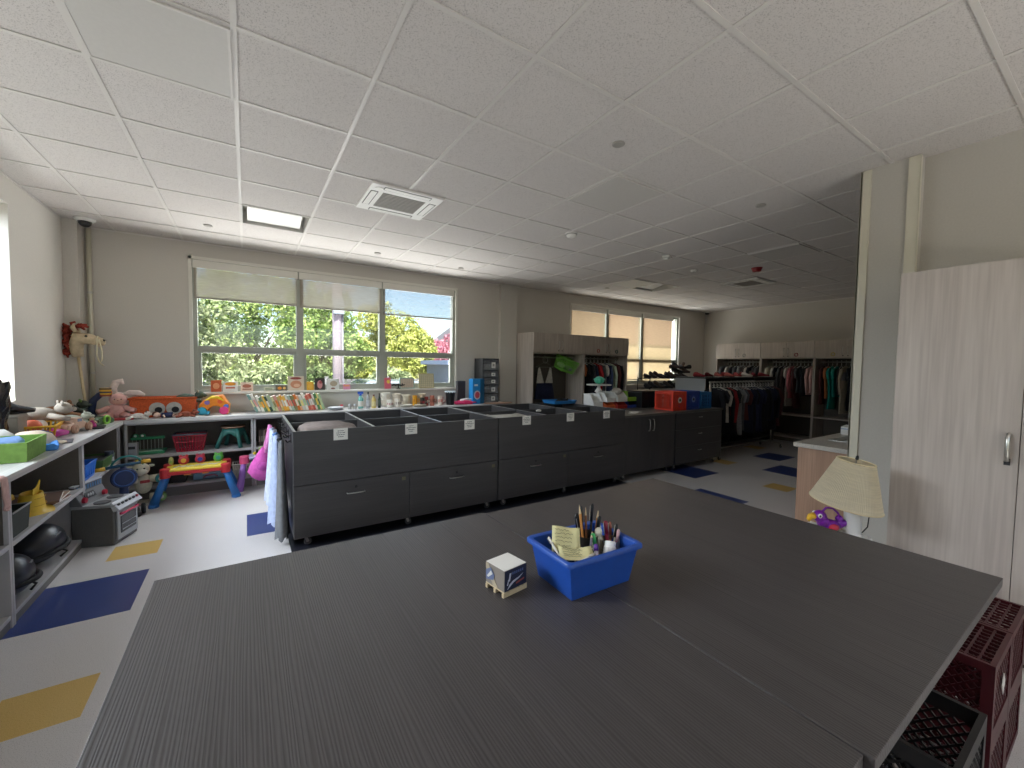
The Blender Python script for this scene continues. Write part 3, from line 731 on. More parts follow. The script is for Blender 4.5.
# ------------------------------------------------------------------ lamp, parrot and their stand behind the table
t = thing('side_table', 'small white side table behind the work table, under the lamp', 'side table', (3.0, 1.0, 0))
MB().box(-.25, .08, -.17, .15, .54, .565).build('tabletop', WHITE, t, bevel=.004)
for sx in (-.22, .05):
    for sy in (-.14, .12): MB().tube([(sx, sy, 0), (sx*.9, sy*.9, .5395)], [.012, .016], 8).build('leg', WHITE, t)
t = thing('table_lamp', 'table lamp with pleated cream shade against the right wall', 'lamp', (3.0, .905, .5655))
m = MB(); m.lathe([(.075, 0), (.08, .01), (.05, .018), (.043, .03), (.043, .235), (.036, .25), (.012, .256), (.012, .30)], n=28); m.build('base', mat('glazed white ceramic', '#d4d2cf', .3), t, smooth=False, bevel=.002)
NP = 110; rows = []
for j in range(2):
    rr_, hz = ((.178, .192), (.092, .452))[j]
    rows.append([((rr_+(.0011 if k % 2 else -.0011))*math.cos(2*PI*k/(NP*2)), (rr_+(.0011 if k % 2 else -.0011))*math.sin(2*PI*k/(NP*2)), hz) for k in range(NP*2+1)])
SH = screen_cloth('pleated cream shade', '#e8dec6', .0)
m = MB(); m.sheet(rows); sh = m.build('lamp_shade', SH, t, solid=.003)
Q = Quaternion(Vector((3., .905, 0)).normalized(), R(9)); pv = Vector((0, 0, .30)); sh.rotation_mode = 'QUATERNION'; sh.rotation_quaternion = Q; sh.scale = (.98, .98, 1); sh.location = pv - Q @ pv + Vector((-.005, .02, 0))
MB().torus((0, 0, .452), .0925, .004, 'z', 36, 6).build('shade_trim', pm('#d9c9a2', .7), sh); MB().torus((0, 0, .192), .179, .004, 'z', 40, 6).build('shade_trim', pm('#d9c9a2', .7), sh)
rod = MB().tube([(0, 0, .30), (0, 0, .47)], .005, 8).build('harp_rod', CHROME, t); fin = MB().lathe([(.004, .462), (.009, .468), (.007, .485), (0, .49)], n=12).build('finial', BLACKP, t)
for o in (rod, fin): o.rotation_mode = 'QUATERNION'; o.rotation_quaternion = Q; o.location = sh.location
MB().lathe([(.015, .30), (.028, .33), (.03, .37), (.018, .40), (0, .405)], n=14).build('bulb', WHITE, t, smooth=True)
MB().tube([(.05, -.03, .02), (.075, -.05, .06), (.07, -.06, .18), (.075, -.055, .26)], .003, 6).build('cord', BLACKP, t)
t = thing('toy_parrot', 'purple toy parrot with yellow beak and loop handle beside the lamp', 'toy', (2.9, .985, .5655), R(143))
PUR = pm('#7a1f9c', .3)
m = MB(); m.ball((0, 0, .062), (.062, .04, .036)); m.ball((.055, 0, .115), (.036, .034, .036)); m.tube([(.03, 0, .07), (.05, 0, .11)], [.034, .03], 12)
m.tube([(-.05, 0, .07), (-.085, 0, .082), (-.11, 0, .095)], [.026, .02, .01], 10); m.ball((-.055, 0, .105), (.02, .018, .02)); m.build('body', PUR, t, smooth=True)
MB().tube([(.085, 0, .118), (.108, 0, .112), (.118, 0, .095), (.112, 0, .08)], [.02, .017, .012, .004], 10).build('beak', pm('#e3b12c', .35), t, smooth=True)
for s in (-1, 1): e = MB().ball((.07, s*.028, .125), (.012, .008, .014), 10, 7).build('eye', WHITE, t, smooth=True); MB().ball((.074, s*.035, .125), (.006, .003, .007), 8, 5).build('pupil', BLACKP, e)
MB().tube([(.04, 0, .145), (.02, 0, .168), (-.015, 0, .165), (-.045, 0, .14), (-.06, 0, .11)], .006, 8).build('loop_handle', PUR, t, smooth=True)
MB().ball((-.005, .036, .062), (.03, .01, .02)).build('wing', pm('#c22743', .35), t, smooth=True); MB().ball((-.005, -.036, .062), (.03, .01, .02)).build('wing', pm('#c22743', .35), t, smooth=True)
MB().lathe([(.04, 0), (.042, .012), (.03, .03)], n=16).build('foot_base', pm('#b9bf46', .4), t)
MB().ball((-.095, .0, .05), (.02, .015, .016)).build('tail_tip', WHITE, t, smooth=True)

# ------------------------------------------------------------------ crates
def crate_mesh(w, d, h, th=.014, pitch=.032, diag=False, floor_lattice=True):
    """open lattice crate, base at z=0, centred"""
    m = MB(); a, b = w/2, d/2
    for s in (-1, 1):
        for z0, z1 in ((0, .03), (h-.045, h)):
            m.box(-a, a, s*b-(th if s > 0 else 0), s*b+(th if s < 0 else 0), z0, z1)
            m.box(s*a-(th if s > 0 else 0), s*a+(th if s < 0 else 0), -b+th, b-th, z0, z1)
        for q in (-1, 1):
            m.box(q*a-(.03 if q > 0 else 0), q*a+(.03 if q < 0 else 0), s*b-(th if s > 0 else 0), s*b+(th if s < 0 else 0), .03, h-.045)
            m.box(s*a-(th if s > 0 else 0), s*a+(th if s < 0 else 0), q*b-(.03 if q > 0 else 0) if q > 0 else -b+th, (q*b-th) if q > 0 else -b+.03, .03, h-.045)
        def pane(L, put):
            if diag:
                n = int(L/pitch)+int((h-.075)/pitch)+1; hh = h-.075
                for k in range(-int(hh/pitch)-1, int(L/pitch)+2):
                    for sg in (1, -1):
                        p0 = -L/2+k*pitch; pa = (p0, .03); pb = (p0+hh, h-.045)
                        if sg < 0: pa = (-pa[0], pa[1]); pb = (-pb[0], pb[1])
                        # clip to the pane
                        (xa, za), (xb, zb) = pa, pb; lo, hi = -L/2, L/2
                        if xa > xb: xa, za, xb, zb = xb, zb, xa, za
                        if xb <= lo or xa >= hi: continue
                        sl = (zb-za)/(xb-xa)
                        if xa < lo: za += sl*(lo-xa); xa = lo
                        if xb > hi: zb += sl*(hi-xb); xb = hi
                        put((xa, za), (xb, zb))
            else:
                k = -L/2+pitch
                while k < L/2-.005: put((k, .03), (k, h-.045)); k += pitch
                z = .03+pitch
                while z < h-.05: put((-L/2, z), (L/2, z)); z += pitch*1.6
        pane(w-.06, lambda p, q, s=s: m.bar((p[0], s*(b-th/2), p[1]), (q[0], s*(b-th/2), q[1]), .006, .006, (0, 1, 0)))
        pane(d-.06, lambda p, q, s=s: m.bar((s*(a-th/2), p[0], p[1]), (s*(a-th/2), q[0], q[1]), .006, .006, (1, 0, 0)))
    if floor_lattice:
        k = -a+pitch
        while k < a: m.box(k-.003, k+.003, -b+th, b-th, .004, .012); k += pitch
        k = -b+pitch
        while k < b: m.box(-a+th, a-th, k-.003, k+.003, .004, .012); k += pitch
    return m
def crate(x, y, z, w, d, h, c, label, rz=0, group=None, flip=False, diag=False, emblem=None, matl=None):
    t = thing('milk_crate', label, 'crate', (x, y, z+(h if flip else 0)), group=group, rot=(PI if flip else 0, 0, rz))
    crate_mesh(w, d, h, diag=diag).build('lattice_body', matl or pm(c, .45), t)
    if emblem:
        e = MB(); zz = h*.55
        e.lathe([(.045, -.003), (.045, 0)], (0, -d/2-.0003, zz), 20, axis='y'); o = e.build('emblem', pm(emblem, .6), t)
        MB().lathe([(.022, -.002), (.022, 0)], (0, -d/2-.0035, zz), 14, axis='y').build('emblem_center', INK, o)
        e = MB()
        e.lathe([(.06, -.004), (.06, 0)], (0, -d/2+.006, zz), 20, axis='y'); e.build('emblem_plate', matl or pm(c, .45), t)
    return t
MAR = mat('maroon crate plastic', '#4c141d', .4)
gr = 'maroon milk crates stacked past the end of the table'
crate(2.268, .395, 0, .33, .33, .279, '', 'maroon milk crate at the bottom of the stack nearest the table', group=gr, matl=MAR, diag=True)
tt = crate(2.268, .395, .2795, .33, .33, .279, '', 'upside-down maroon milk crate on top of the stack nearest the table', group=gr, matl=MAR, diag=True, flip=True)
m = MB(); m.prism([(-.028, .12), (.0, .085), (.028, .12), (0, .165)], .1655, .168, 'y'); m.build('diamond_label', PAPER, tt)
crate(2.603, .395, 0, .33, .33, .279, '', 'maroon milk crate at the bottom of the stack beside the tall cabinet', group=gr, matl=MAR, diag=True)
crate(2.603, .395, .2795, .33, .33, .279, '', 'maroon milk crate on top of the stack beside the tall cabinet', group=gr, matl=MAR, diag=True, flip=True)
BLC = mat('black crate plastic', '#151518', .45)
gr = 'black crates stacked under the table edge'
crate(1.625, .37, 0, .33, .33, .279, '', 'black lattice crate on the floor under the table edge', group=gr, matl=BLC, diag=True)
crate(1.625, .37, .2795, .33, .33, .279, '', 'black lattice crate on top, open, under the table edge', group=gr, matl=BLC, diag=True)
t = thing('hanger_clip', 'clear plastic clip lying in the black crate', 'clip', (1.66, .33, .2925), R(30))
MB().tube([(-.06, 0, .006), (-.02, .012, .008), (.03, .0, .007), (.06, .01, .006)], .005, 6).build('body', clearplastic('clear plastic', '#e0e0e0', .6), t, smooth=True); MB().box(.05, .08, 0, .018, .0, .012).build('clip', WHITE, t)
gr = 'milk crates on the three-drawer cabinet'
crate(5.545, 4.01, .9005, .33, .33, .29, '#d8402a', 'orange-red milk crate with a round emblem on the charcoal cabinet', group=gr, diag=True, emblem='#d9d5cf')
crate(5.905, 4.02, .9005, .33, .33, .29, '#27449c', 'dark blue milk crate between the orange crate and the light blue basket', group=gr, diag=True, emblem='#6d83bd')
crate(6.27, 4.03, .9005, .30, .32, .265, '#1f6fae', 'lighter blue slatted basket at the right end of the crate row', group=gr)
# ------------------------------------------------------------------ clothes
def garment(name, label, cat, loc, rz, c, L=.62, w=.38, sl=.5, th=.035, seed=0, group=None, hang=True, dark=.0, c2=None):
    """hanging garment; origin = hanger hook on the rail; width along local x"""
    rr = random.Random(seed); t = thing(name, label, cat, loc, rz, group)
    z0 = -.10; n = 18; prof = [(0, .045), (-.02, .09), (-.045, w*.5), (-.12, w*.5), (-.3*L, w*.46), (-.6*L, w*.47), (-.85*L, w*.5), (-L, w*.52)]
    ph = [rr.uniform(0, 6) for _ in range(4)]; m = MB(); vs = []
    for i, (z, hw) in enumerate(prof):
        fr = i/(len(prof)-1)
        for k in range(n):
            a = 2*PI*k/n; cx = math.cos(a); sy = math.sin(a)
            fold = 1+.35*fr*math.sin(5*a+ph[0]+z*4)+.2*fr*math.sin(8*a+ph[1])
            vs.append((hw*cx*(1+.04*math.sin(ph[2]+z*9)), th*sy*(.6+.6*fr)*fold+.012*math.sin(ph[3]+z*7), z0+z))
    fs = [(i*n+k, i*n+(k+1) % n, (i+1)*n+(k+1) % n, (i+1)*n+k) for i in range(len(prof)-1) for k in range(n)]
    m.add(vs, fs); m.v; 
    if sl > 0:
        for s in (-1, 1):
            x0 = s*(w*.5-.03); pts = [(x0, 0, z0-.07), (s*(w*.5+.03), rr.uniform(-.01, .01), z0-.07-sl*.35), (s*(w*.5+.02), rr.uniform(-.02, .02), z0-.07-sl*.7), (s*(w*.5+.01), rr.uniform(-.02, .02), z0-.06-sl)]
            m.tube(pts, [.055, .045, .038, .034], 8)
            nv = len(m.v)
            for q in range(nv-32, nv): x, y, z = m.v[q]; m.v[q] = (x, y*.6, z)
    m.build('cloth', fab(c), t, smooth=True)
    if c2:
        b = MB(); b.v = [(x*1.02, y*1.06+(.001 if y > 0 else -.001), z) for x, y, z in vs[3*n:5*n]]; b.f = [(k, (k+1) % n, n+(k+1) % n, n+k) for k in range(n)]; b.m = [0]*n
        b.build('stripe', fab(c2), t, smooth=True)
    if hang:
        h = MB(); h.tube([(0, 0, z0+.005), (0, 0, -.04), (.018, 0, -.02), (.012, 0, .004), (-.006, 0, .0145), (-.016, 0, .004)], .0035, 6)
        h.tube([(-w*.45, 0, z0-.045), (0, 0, z0+.008), (w*.45, 0, z0-.045)], .006, 6)
        h.torus((0, 0, z0+.04), .018, .003, 'y', 10, 5)
        h.build('hanger', rr.choice([WHITE, WHITE, pm('#b9b4aa', .4), pm('#c9c6bf', .4)]), t, smooth=True)
    return t
cname = {'#1b1c22': 'black', '#20263a': 'navy', '#1d2340': 'dark navy', '#8f1f26': 'red', '#55575b': 'grey', '#8b8d8f': 'light grey', '#2c3350': 'blue black', '#3d4a6d': 'slate blue', '#c9c3ba': 'off-white',
         '#d2a9a4': 'pale pink', '#c4737c': 'rose', '#1f8f83': 'teal', '#b3a894': 'beige', '#5c2f30': 'maroon', '#e0879a': 'pink', '#2b2b30': 'charcoal', '#3a2a26': 'dark brown', '#262c4e': 'indigo', '#c9764a': 'orange', '#b8c6b0': 'pale green', '#b02a30': 'bright red'}
# wheeled garment rack
t = thing('garment_rack', 'wheeled metal garment rack behind the milk crates', 'clothes rack', (7.78, 4.06, 0))
m = MB(); m.tube([(-1.12, 0, 1.315), (1.12, 0, 1.315)], .014, 10)
m.build('hanging_rail', CHROME, t, smooth=True)
for s in (-1, 1):
    MB().tube([(s*1.08, 0, .12), (s*1.08, 0, 1.30)], .014, 10).build('upright', CHROME, t, smooth=True)
    MB().box(s*1.08-.02, s*1.08+.02, -.21, .21, .09, .12).build('foot_bar', CHROME, t, bevel=.003)
    for q in (-.19, .19): caster(t, s*1.08, q, .09, .036)
MB().tube([(-1.06, 0, .14), (1.06, 0, .14)], .012, 8).build('lower_rail', CHROME, t)
cols = ['#1b1c22', '#2b2b30', '#c9c3ba', '#1b1c22', '#8f1f26', '#1b1c22', '#8b8d8f', '#55575b', '#5c2f30', '#1d2340', '#20263a', '#1b1c22', '#2c3350', '#1d2340', '#1b1c22', '#1b1c22', '#20263a', '#1d2340', '#1b1c22', '#5c2f30']
for k, c in enumerate(cols):
    x = 6.80+k*.105; wd = '%s hanging %s' % (cname[c], 'shirt' if k % 3 else 'jacket')
    garment('hanging_shirt' if k % 3 else 'hanging_jacket', '%s on the wheeled rack, %s from its left end' % (wd, ORD[k]), 'clothing', (x, 4.06, 1.3155), R(90+rnd.uniform(-9, 9)), c,
            L=rnd.choice([.6, .66, .72, .78, .85]), w=.32, sl=rnd.choice([.2, .25, .5, .55]), th=.034, seed=k, group='clothes on the wheeled rack', c2='#c9c3ba' if k in (6, 12) else None)
# wardrobe clothes
def fill(x0, x1, n, y, z, cs, where, grp, axis='x', w=.36, seed=0, start='left'):
    rr = random.Random(seed)
    for k in range(n):
        c = cs[k % len(cs)]; q = x0+(x1-x0)*(k+.5)/n
        kind = rr.choice(['shirt', 'dress', 'jacket', 'shirt']); L = {'shirt': .62, 'dress': .92, 'jacket': .76}[kind]+rr.uniform(-.06, .06)
        loc = (q, y, z) if axis == 'x' else (y, q, z)
        garment('hanging_'+kind, '%s hanging %s, %s from the %s in the %s' % (cname[c], kind, ORD[k], start, where), 'clothing', loc, (R(90) if axis == 'x' else 0)+R(rr.uniform(-8, 8)), c,
                L=L, w=w, sl=rr.choice([.2, .5, .5]), th=.024, seed=seed*50+k, group=grp, c2=rr.choice([None, None, '#b3a894', '#8b8d8f']) if k % 2 else None)
fill(5.52, 6.66, 11, 6.16, 1.73, ['#c9764a', '#1b1c22', '#2b2b30', '#20263a', '#b02a30', '#55575b', '#c9c3ba', '#3d4a6d', '#b8c6b0', '#5c2f30', '#1b1c22'], 'wardrobe before the shaded window', 'clothes in the wardrobe by the shaded window', seed=2)
fill(5.78, 4.80, 13, 10.065, 1.73, ['#8b8d8f', '#1b1c22', '#c9c3ba', '#2b2b30', '#55575b', '#1b1c22', '#8b8d8f', '#3a2a26', '#c9c3ba', '#1b1c22', '#2b2b30', '#55575b', '#1b1c22'], 'leftmost far wardrobe', 'clothes in the leftmost far wardrobe', 'y', seed=3)
fill(4.73, 3.75, 14, 10.065, 1.73, ['#c9c3ba', '#b3a894', '#c9c3ba', '#1b1c22', '#55575b', '#3a2a26', '#c9c3ba', '#c4737c', '#5c2f30', '#55575b', '#1b1c22', '#2b2b30', '#d2a9a4', '#d2a9a4'], 'middle far wardrobe', 'clothes in the middle far wardrobe', 'y', seed=4)
fill(3.68, 2.70, 13, 10.065, 1.73, ['#5c2f30', '#c9764a', '#1f8f83', '#1f8f83', '#1b1c22', '#b3a894', '#1b1c22', '#2b2b30', '#e0879a', '#8b8d8f', '#1b1c22', '#262c4e', '#262c4e'], 'rightmost far wardrobe', 'clothes in the rightmost far wardrobe', 'y', seed=5)
# left bay of the near wardrobe: hanger with halter dress, green basket, shoes below
t = thing('hanging_dress', 'white halter dress with navy skirt on a wire hanger in the left wardrobe', 'clothing', (4.72, 6.16, 1.73))
m = MB(); m.tube([(0, 0, -.10), (0, 0, -.03), (.02, 0, -.01), (0, 0, .0145), (-.018, 0, 0)], .004, 6); m.tube([(0, 0, -.10), (-.21, 0, -.2), (.21, 0, -.2), (0, 0, -.10)], .004, 6); m.torus((0, -.01, -.07), .055, .006, 'y', 18, 6); m.build('hanger', pm('#9c9a95', .3), t)
for s in (-1, 1):
    m = MB(); m.prism([(s*.02, -.50), (s*.19, -.50), (s*.15, -.22), (s*.12, -.205)] if s > 0 else [(s*.02, -.50), (s*.12, -.205), (s*.15, -.22), (s*.19, -.50)], -.012, .012, 'y'); m.build('bodice', fab('#c9c3ba'), t, bevel=.004)
m = MB(); m.lathe([(.17, -.50), (.2, -.6), (.24, -.8)], n=24, sy=.35); m.build('skirt', fab('#1d2340'), t, smooth=True)
GRN = pm('#79bd4a', .45)
t = thing('green_basket', 'green slatted laundry basket hanging tilted in the left wardrobe', 'basket', (5.09, 6.07, 1.47), rot=(R(22), R(12), R(6)))
def slat_basket(w, d, h, taper=.82, n=12, th=.006):
    m = MB(); a, b = w/2, d/2
    m.tube([(-a, -b, h), (a, -b, h), (a, b, h), (-a, b, h), (-a, -b, h)], .009, 8)
    m.tube([(-a*.93, -b*.93, h*.6), (a*.93, -b*.93, h*.6), (a*.93, b*.93, h*.6), (-a*.93, b*.93, h*.6), (-a*.93, -b*.93, h*.6)], .005, 6)
    m.prism([(-a*taper, -b*taper), (a*taper, -b*taper), (a*taper, b*taper), (-a*taper, b*taper)], 0, .012)
    for k in range(n+1):
        s = -1+2*k/n
        for q in (-1, 1):
            m.bar((s*a*taper, q*b*taper, .005), (s*a, q*b, h), .011, .004, (0, 1, 0))
    nd = max(3, int(n*d/w))
    for k in range(nd+1):
        s2 = -1+2*k/nd
        for q in (-1, 1): m.bar((q*a*taper, s2*b*taper, .005), (q*a, s2*b, h), .011, .004, (1, 0, 0))
    return m
slat_basket(.38, .26, .24).build('basket_body', GRN, t)
for i, (c, p) in enumerate((('#8b8d8f', (.05, -.05, .08)), ('#c9c3ba', (-.08, .04, .09)))): 
    o = MB().ball(p, (.09, .08, .05), 12, 8).build('bundled_cloth', fab(c), loc=(5.09, 6.07, 1.47), rot=(R(22), R(12), R(6))); tag(o, ['grey bundled cloth in the hanging green basket', 'off-white bundled cloth in the hanging green basket'][i], 'clothing')

# ------------------------------------------------------------------ shoes
def shoe_mesh(heel=.0, L=.25, hi=.085):
    m = MB(); n = 12; vs = []
    secs = [(0, .028, hi*.75), (.02, .034, hi), (.07, .036, hi*.95), (.12, .036, hi*.7), (.17, .042, hi*.55), (.215, .04, hi*.42), (L-.006, .02, hi*.25), (L, .008, hi*.14)]
    for x, w, h in secs:
        lift = heel*max(0, 1-x/.17)
        for k in range(n):
            a = 2*PI*k/n; y = w*math.cos(a); z = h/2+h/2*math.sin(a)
            vs.append((x-L/2, y, max(z, 0)+lift+.008))
    fs = [(i*n+k, i*n+(k+1) % n, (i+1)*n+(k+1) % n, (i+1)*n+k) for i in range(len(secs)-1) for k in range(n)]
    fs += [tuple(range(n))[::-1], tuple((len(secs)-1)*n+k for k in range(n))]
    return m.add(vs, fs)
def sole_mesh(heel=.0, L=.25):
    m = MB(); out = []
    for k in range(20):
        a = 2*PI*k/20; x = math.cos(a)*L/2*1.01; w = .036+.008*math.cos(a); out.append((x, math.sin(a)*w))
    vs = []
    for z in (0, .012):
        for x, y in out: vs.append((x, y, z+heel*max(0, 1-(x+L/2)/.17)))
    n = 20; m.add(vs, [tuple(range(n))[::-1], tuple(range(n, 2*n))]+[(k, (k+1) % n, n+(k+1) % n, n+k) for k in range(n)])
    if heel > .02: m.tube([(-L/2+.02, 0, 0), (-L/2+.018, 0, heel)], [.008, .018], 8)
    return m
def shoe(loc, rz, c, label, group, heel=0., sole='#1a1a1c', rot=None, L=.25):
    t = thing('shoe', label, 'shoe', loc, rz, group, rot); shoe_mesh(heel, L).build('upper', fab(c), t, smooth=True); sole_mesh(heel, L).build('sole', pm(sole, .7), t); return t
t = thing('shoe_rack', 'wire shoe rack standing in front of the shaded window', 'shoe rack', (7.35, 5.42, 0))
for sx in (-.72, .72):
    for sy in (-.15, .15): MB().tube([(sx, sy, 0), (sx, sy, 1.36)], .009, 8).build('post', BLACKP, t)
for z in (.3, .62, .93, 1.14, 1.335):
    m = MB()
    for sy in (-.13, -.05, .05, .13): m.tube([(-.72, sy, z), (.72, sy, z)], .005, 6)
    for sx in (-.72, 0, .72): m.tube([(sx, -.15, z-.006), (sx, .15, z-.006)], .006, 6)
    m.build('wire_shelf', BLACKP, t)
dk = ['#17161a', '#2a211d', '#3a2a26', '#1b1c22', '#26222a', '#4a3a30', '#1b1c22', '#332a2a']
nm = ['black', 'dark brown', 'brown', 'black', 'plum black', 'tan brown', 'black', 'grey brown']
for lv, (z, lab) in enumerate(((1.341, 'top'), (1.146, 'second'))):
    for k in range(8):
        shoe((6.75+k*.165, 5.42+rnd.uniform(-.02, .02), z), R(-98+rnd.uniform(-12, 12)), dk[(k+3*lv) % 8], '%s shoe on the %s level of the shoe rack, %s from left' % (nm[(k+3*lv) % 8], lab, ORD[k]), 'shoes on the wire rack', heel=(0, .05, .06)[k % 3])
for k in range(4):
    shoe((7.62+k*.13, 5.36+.05*(k % 2), 1.445+(.0 if k % 2 else .004)), R(-60-20*k), dk[k], '%s shoe piled at the rack end, %s in the pile' % (nm[k], ORD[k]), 'shoes on the wire rack', heel=(.05, 0)[k % 2])
for k in range(5):
    shoe((7.60+k*.11, 5.42+.04*(k % 2), 1.535+.012*(k % 2)), R(-80-25*k), dk[(k+2) % 8], '%s shoe in the upper layer at the rack end, %s from left' % (nm[(k+2) % 8], ORD[k]), 'shoes on the wire rack', heel=(0, .05)[k % 2], L=.23)
# low divider shelf with red shoes
t = thing('display_shelf', 'low dark open shelf with a pale end panel, behind the clothes rack', 'shelf', (7.02, 4.36, 0))
MB().box(0, .022, 0, .62, 0, 1.3595).build('end_panel', mat('pale grey end panel', '#a4a6a8', .5), t, bevel=.002)
MB().box(2.6, 2.622, 0, .62, 0, 1.3595).build('end_panel', DARKZ, t)
MB().box(0, 2.622, 0, .62, 1.36, 1.385).build('top_panel', DARKX, t, bevel=.002)
for xx in (.87, 1.74): MB().box(xx-.011, xx+.011, 0, .608, .1, 1.3595).build('divider', DARKZ, t)
MB().box(.0225, 2.5995, .609, .62, 0, 1.3595).build('back_panel', DARKIN, t)
for z in (.1, .52, .94): 
    for a, b in ((.0225, .8585), (.8815, 1.7285), (1.7515, 2.5995)): MB().box(a, b, .004, .608, z, z+.02).build('shelf', DARKX, t)
rc = ['#8e2a33', '#a33a3c', '#6e1f28', '#c9c3ba', '#9c4a44', '#7d2430', '#b35a52']
rn = ['red', 'light red', 'dark red', 'off-white', 'brick', 'wine', 'coral']
for k in range(15):
    shoe((7.12+k*.168, 4.55+.12*(k % 2)+rnd.uniform(-.02, .02), 1.3855), R(rnd.choice([-70, -100, -120, 20])+rnd.uniform(-15, 15)), rc[k % 7], '%s shoe on the low dark shelf, %s from its pale end' % (rn[k % 7], ORD[k]), 'shoes on top of the low dark shelf', sole='#cfc8c0' if k % 3 else '#1a1a1c', L=.22)

# ------------------------------------------------------------------ things on the rolling furniture
def stack_bin(x, y, z, w, d, h, c, label, rz=0):
    t = thing('stacking_bin', label, 'bin', (x, y, z), rz, 'open-front plastic bins on the two-door cabinet'); a, b, th = w/2, d/2, .005
    m = MB(); m.box(-a, a, -b, b, 0, th); m.box(-a, a, b-th, b, th, h)
    for s in (-1, 1): m.prism([(-b, th), (b-th, th), (b-th, h), (-b+.35*d, h), (-b, h*.45)], s*a if s < 0 else a-th, s*a+th if s < 0 else a, 'x')
    m.box(-a+th, a-th, -b, -b+th, th, h*.45); m.build('bin_body', pm(c, .4), t, bevel=.0015)
    m = MB(); m.box(-a-.006, a+.006, b-.003, b+.006, h-.014, h); m.build('rim', pm(c, .4), t); return t
stack_bin(4.76, 4.62, .9005, .19, .24, .105, '#d9683a', 'orange open-front bin in the lower row, leftmost')
stack_bin(4.985, 4.60, .9005, .21, .26, .105, '#a8332a', 'dark red open-front bin in the lower row')
stack_bin(5.21, 4.60, .9005, .2, .26, .105, '#26408f', 'blue open-front bin under the lime green one')
stack_bin(4.53, 4.66, .9005, .2, .22, .23, '#e4e3e0', 'tall white open-front bin at the left end, under the cake stand')
stack_bin(4.76, 4.62, 1.0065, .19, .24, .15, '#e8e7e3', 'white open-front bin on top of the orange bin')
stack_bin(4.985, 4.60, 1.0065, .21, .26, .15, '#dedcd6', 'white open-front bin on top of the dark red bin')
stack_bin(5.21, 4.60, 1.0065, .2, .26, .15, '#86b53a', 'lime green open-front bin on top of the blue bin')
t = thing('cake_stand', 'white pedestal cake stand holding a teal ball, on the plastic bins', 'cake stand', (4.64, 4.66, 1.1575))
MB().lathe([(.065, 0), (.06, .012), (.035, .05), (.022, .085), (.03, .097)], n=28).build('pedestal', WHITE, t, smooth=True)
MB().lathe([(.03, .0975), (.19, .103), (.2, .118), (.19, .12), (.02, .112)], n=40).build('plate', WHITE, t)
t = thing('teal_ball', 'teal rubbery ball toy on the white cake stand', 'toy', (4.65, 4.66, 1.278))
m = MB(); m.ball((0, 0, .062), (.085, .075, .062)); m.build('body', pm('#45ad8f', .4), t, smooth=True)
m = MB()
for k in range(8): m.ball((.07*math.cos(k*.8), .06*math.sin(k*.8), .075), (.022, .022, .018), 8, 6)
m.build('bumps', pm('#58bd9f', .4), t, smooth=True)
o = MB().ball((0, 0, .035), (.09, .075, .055)).build('plush_ball', fab('#c9c3ba'), loc=(4.98, 4.6, 1.13)); tag(o, 'off-white fuzzy ball lying in the white bin', 'toy')
t = thing('storage_tote', 'black storage tote behind the orange milk crate', 'storage box', (5.53, 4.5, .9005))
m = MB(); 
for z0, z1, a, b in ((0, .26, .24, .15),): m.add([(-a*.93, -b*.9, 0), (a*.93, -b*.9, 0), (a*.93, b*.9, 0), (-a*.93, b*.9, 0), (-a, -b, .25), (a, -b, .25), (a, b, .25), (-a, b, .25)], [(0, 3, 2, 1), (4, 5, 6, 7), (0, 1, 5, 4), (1, 2, 6, 5), (2, 3, 7, 6), (3, 0, 4, 7)])
m.build('tote_body', BLACKP, t, bevel=.012); MB().box(-.25, .25, -.16, .16, .251, .275).build('lid', BLACKP, t, bevel=.008)
for i, (x, y, r_) in enumerate(((4.62, 3.94, 20), (4.72, 3.99, -12))):
    o = MB().box(-.075, .075, -.05, .05, 0, .004).build('note_paper', PAPER, loc=(x, y, .9005+.0045*i), rot=(0, 0, R(r_))); tag(o, ['white note paper on the two-door cabinet, the one turned clockwise' if 0 else 'white note paper on the charcoal cabinet, the nearer one', 'white note paper on the charcoal cabinet, the farther one'][i], 'paper')
t = thing('blue_tray', 'blue plastic tray resting across the back of the bin table', 'tray', (4.02, 4.86, .9855))
def tray_mesh(w, d, h, th=.005, tp=.9):
    a, b = w/2, d/2; m = MB(); A, B = a*tp, b*tp
    o_ = [(-A, -B, 0), (A, -B, 0), (A, B, 0), (-A, B, 0), (-a, -b, h), (a, -b, h), (a, b, h), (-a, b, h)]
    i_ = [(-A+th, -B+th, th), (A-th, -B+th, th), (A-th, B-th, th), (-A+th, B-th, th), (-a+th, -b+th, h), (a-th, -b+th, h), (a-th, b-th, h), (-a+th, b-th, h)]
    return m.add(o_+i_, [(0, 3, 2, 1), (0, 1, 5, 4), (1, 2, 6, 5), (2, 3, 7, 6), (3, 0, 4, 7), (8, 9, 10, 11), (8, 12, 13, 9), (9, 13, 14, 10), (10, 14, 15, 11), (11, 15, 12, 8), (4, 5, 13, 12), (5, 6, 14, 13), (6, 7, 15, 14), (7, 4, 12, 15)])
tray_mesh(.44, .3, .05).build('tray_body', pm('#2c78b8', .4), t, bevel=.003)
MB().tube([(-.1, -.05, .02), (0, .02, .035), (.12, 0, .03), (.2, .04, .055)], [.03, .035, .03, .012], 8).build('tray_rim_cloth', fab('#1b1c22'), t, smooth=True)
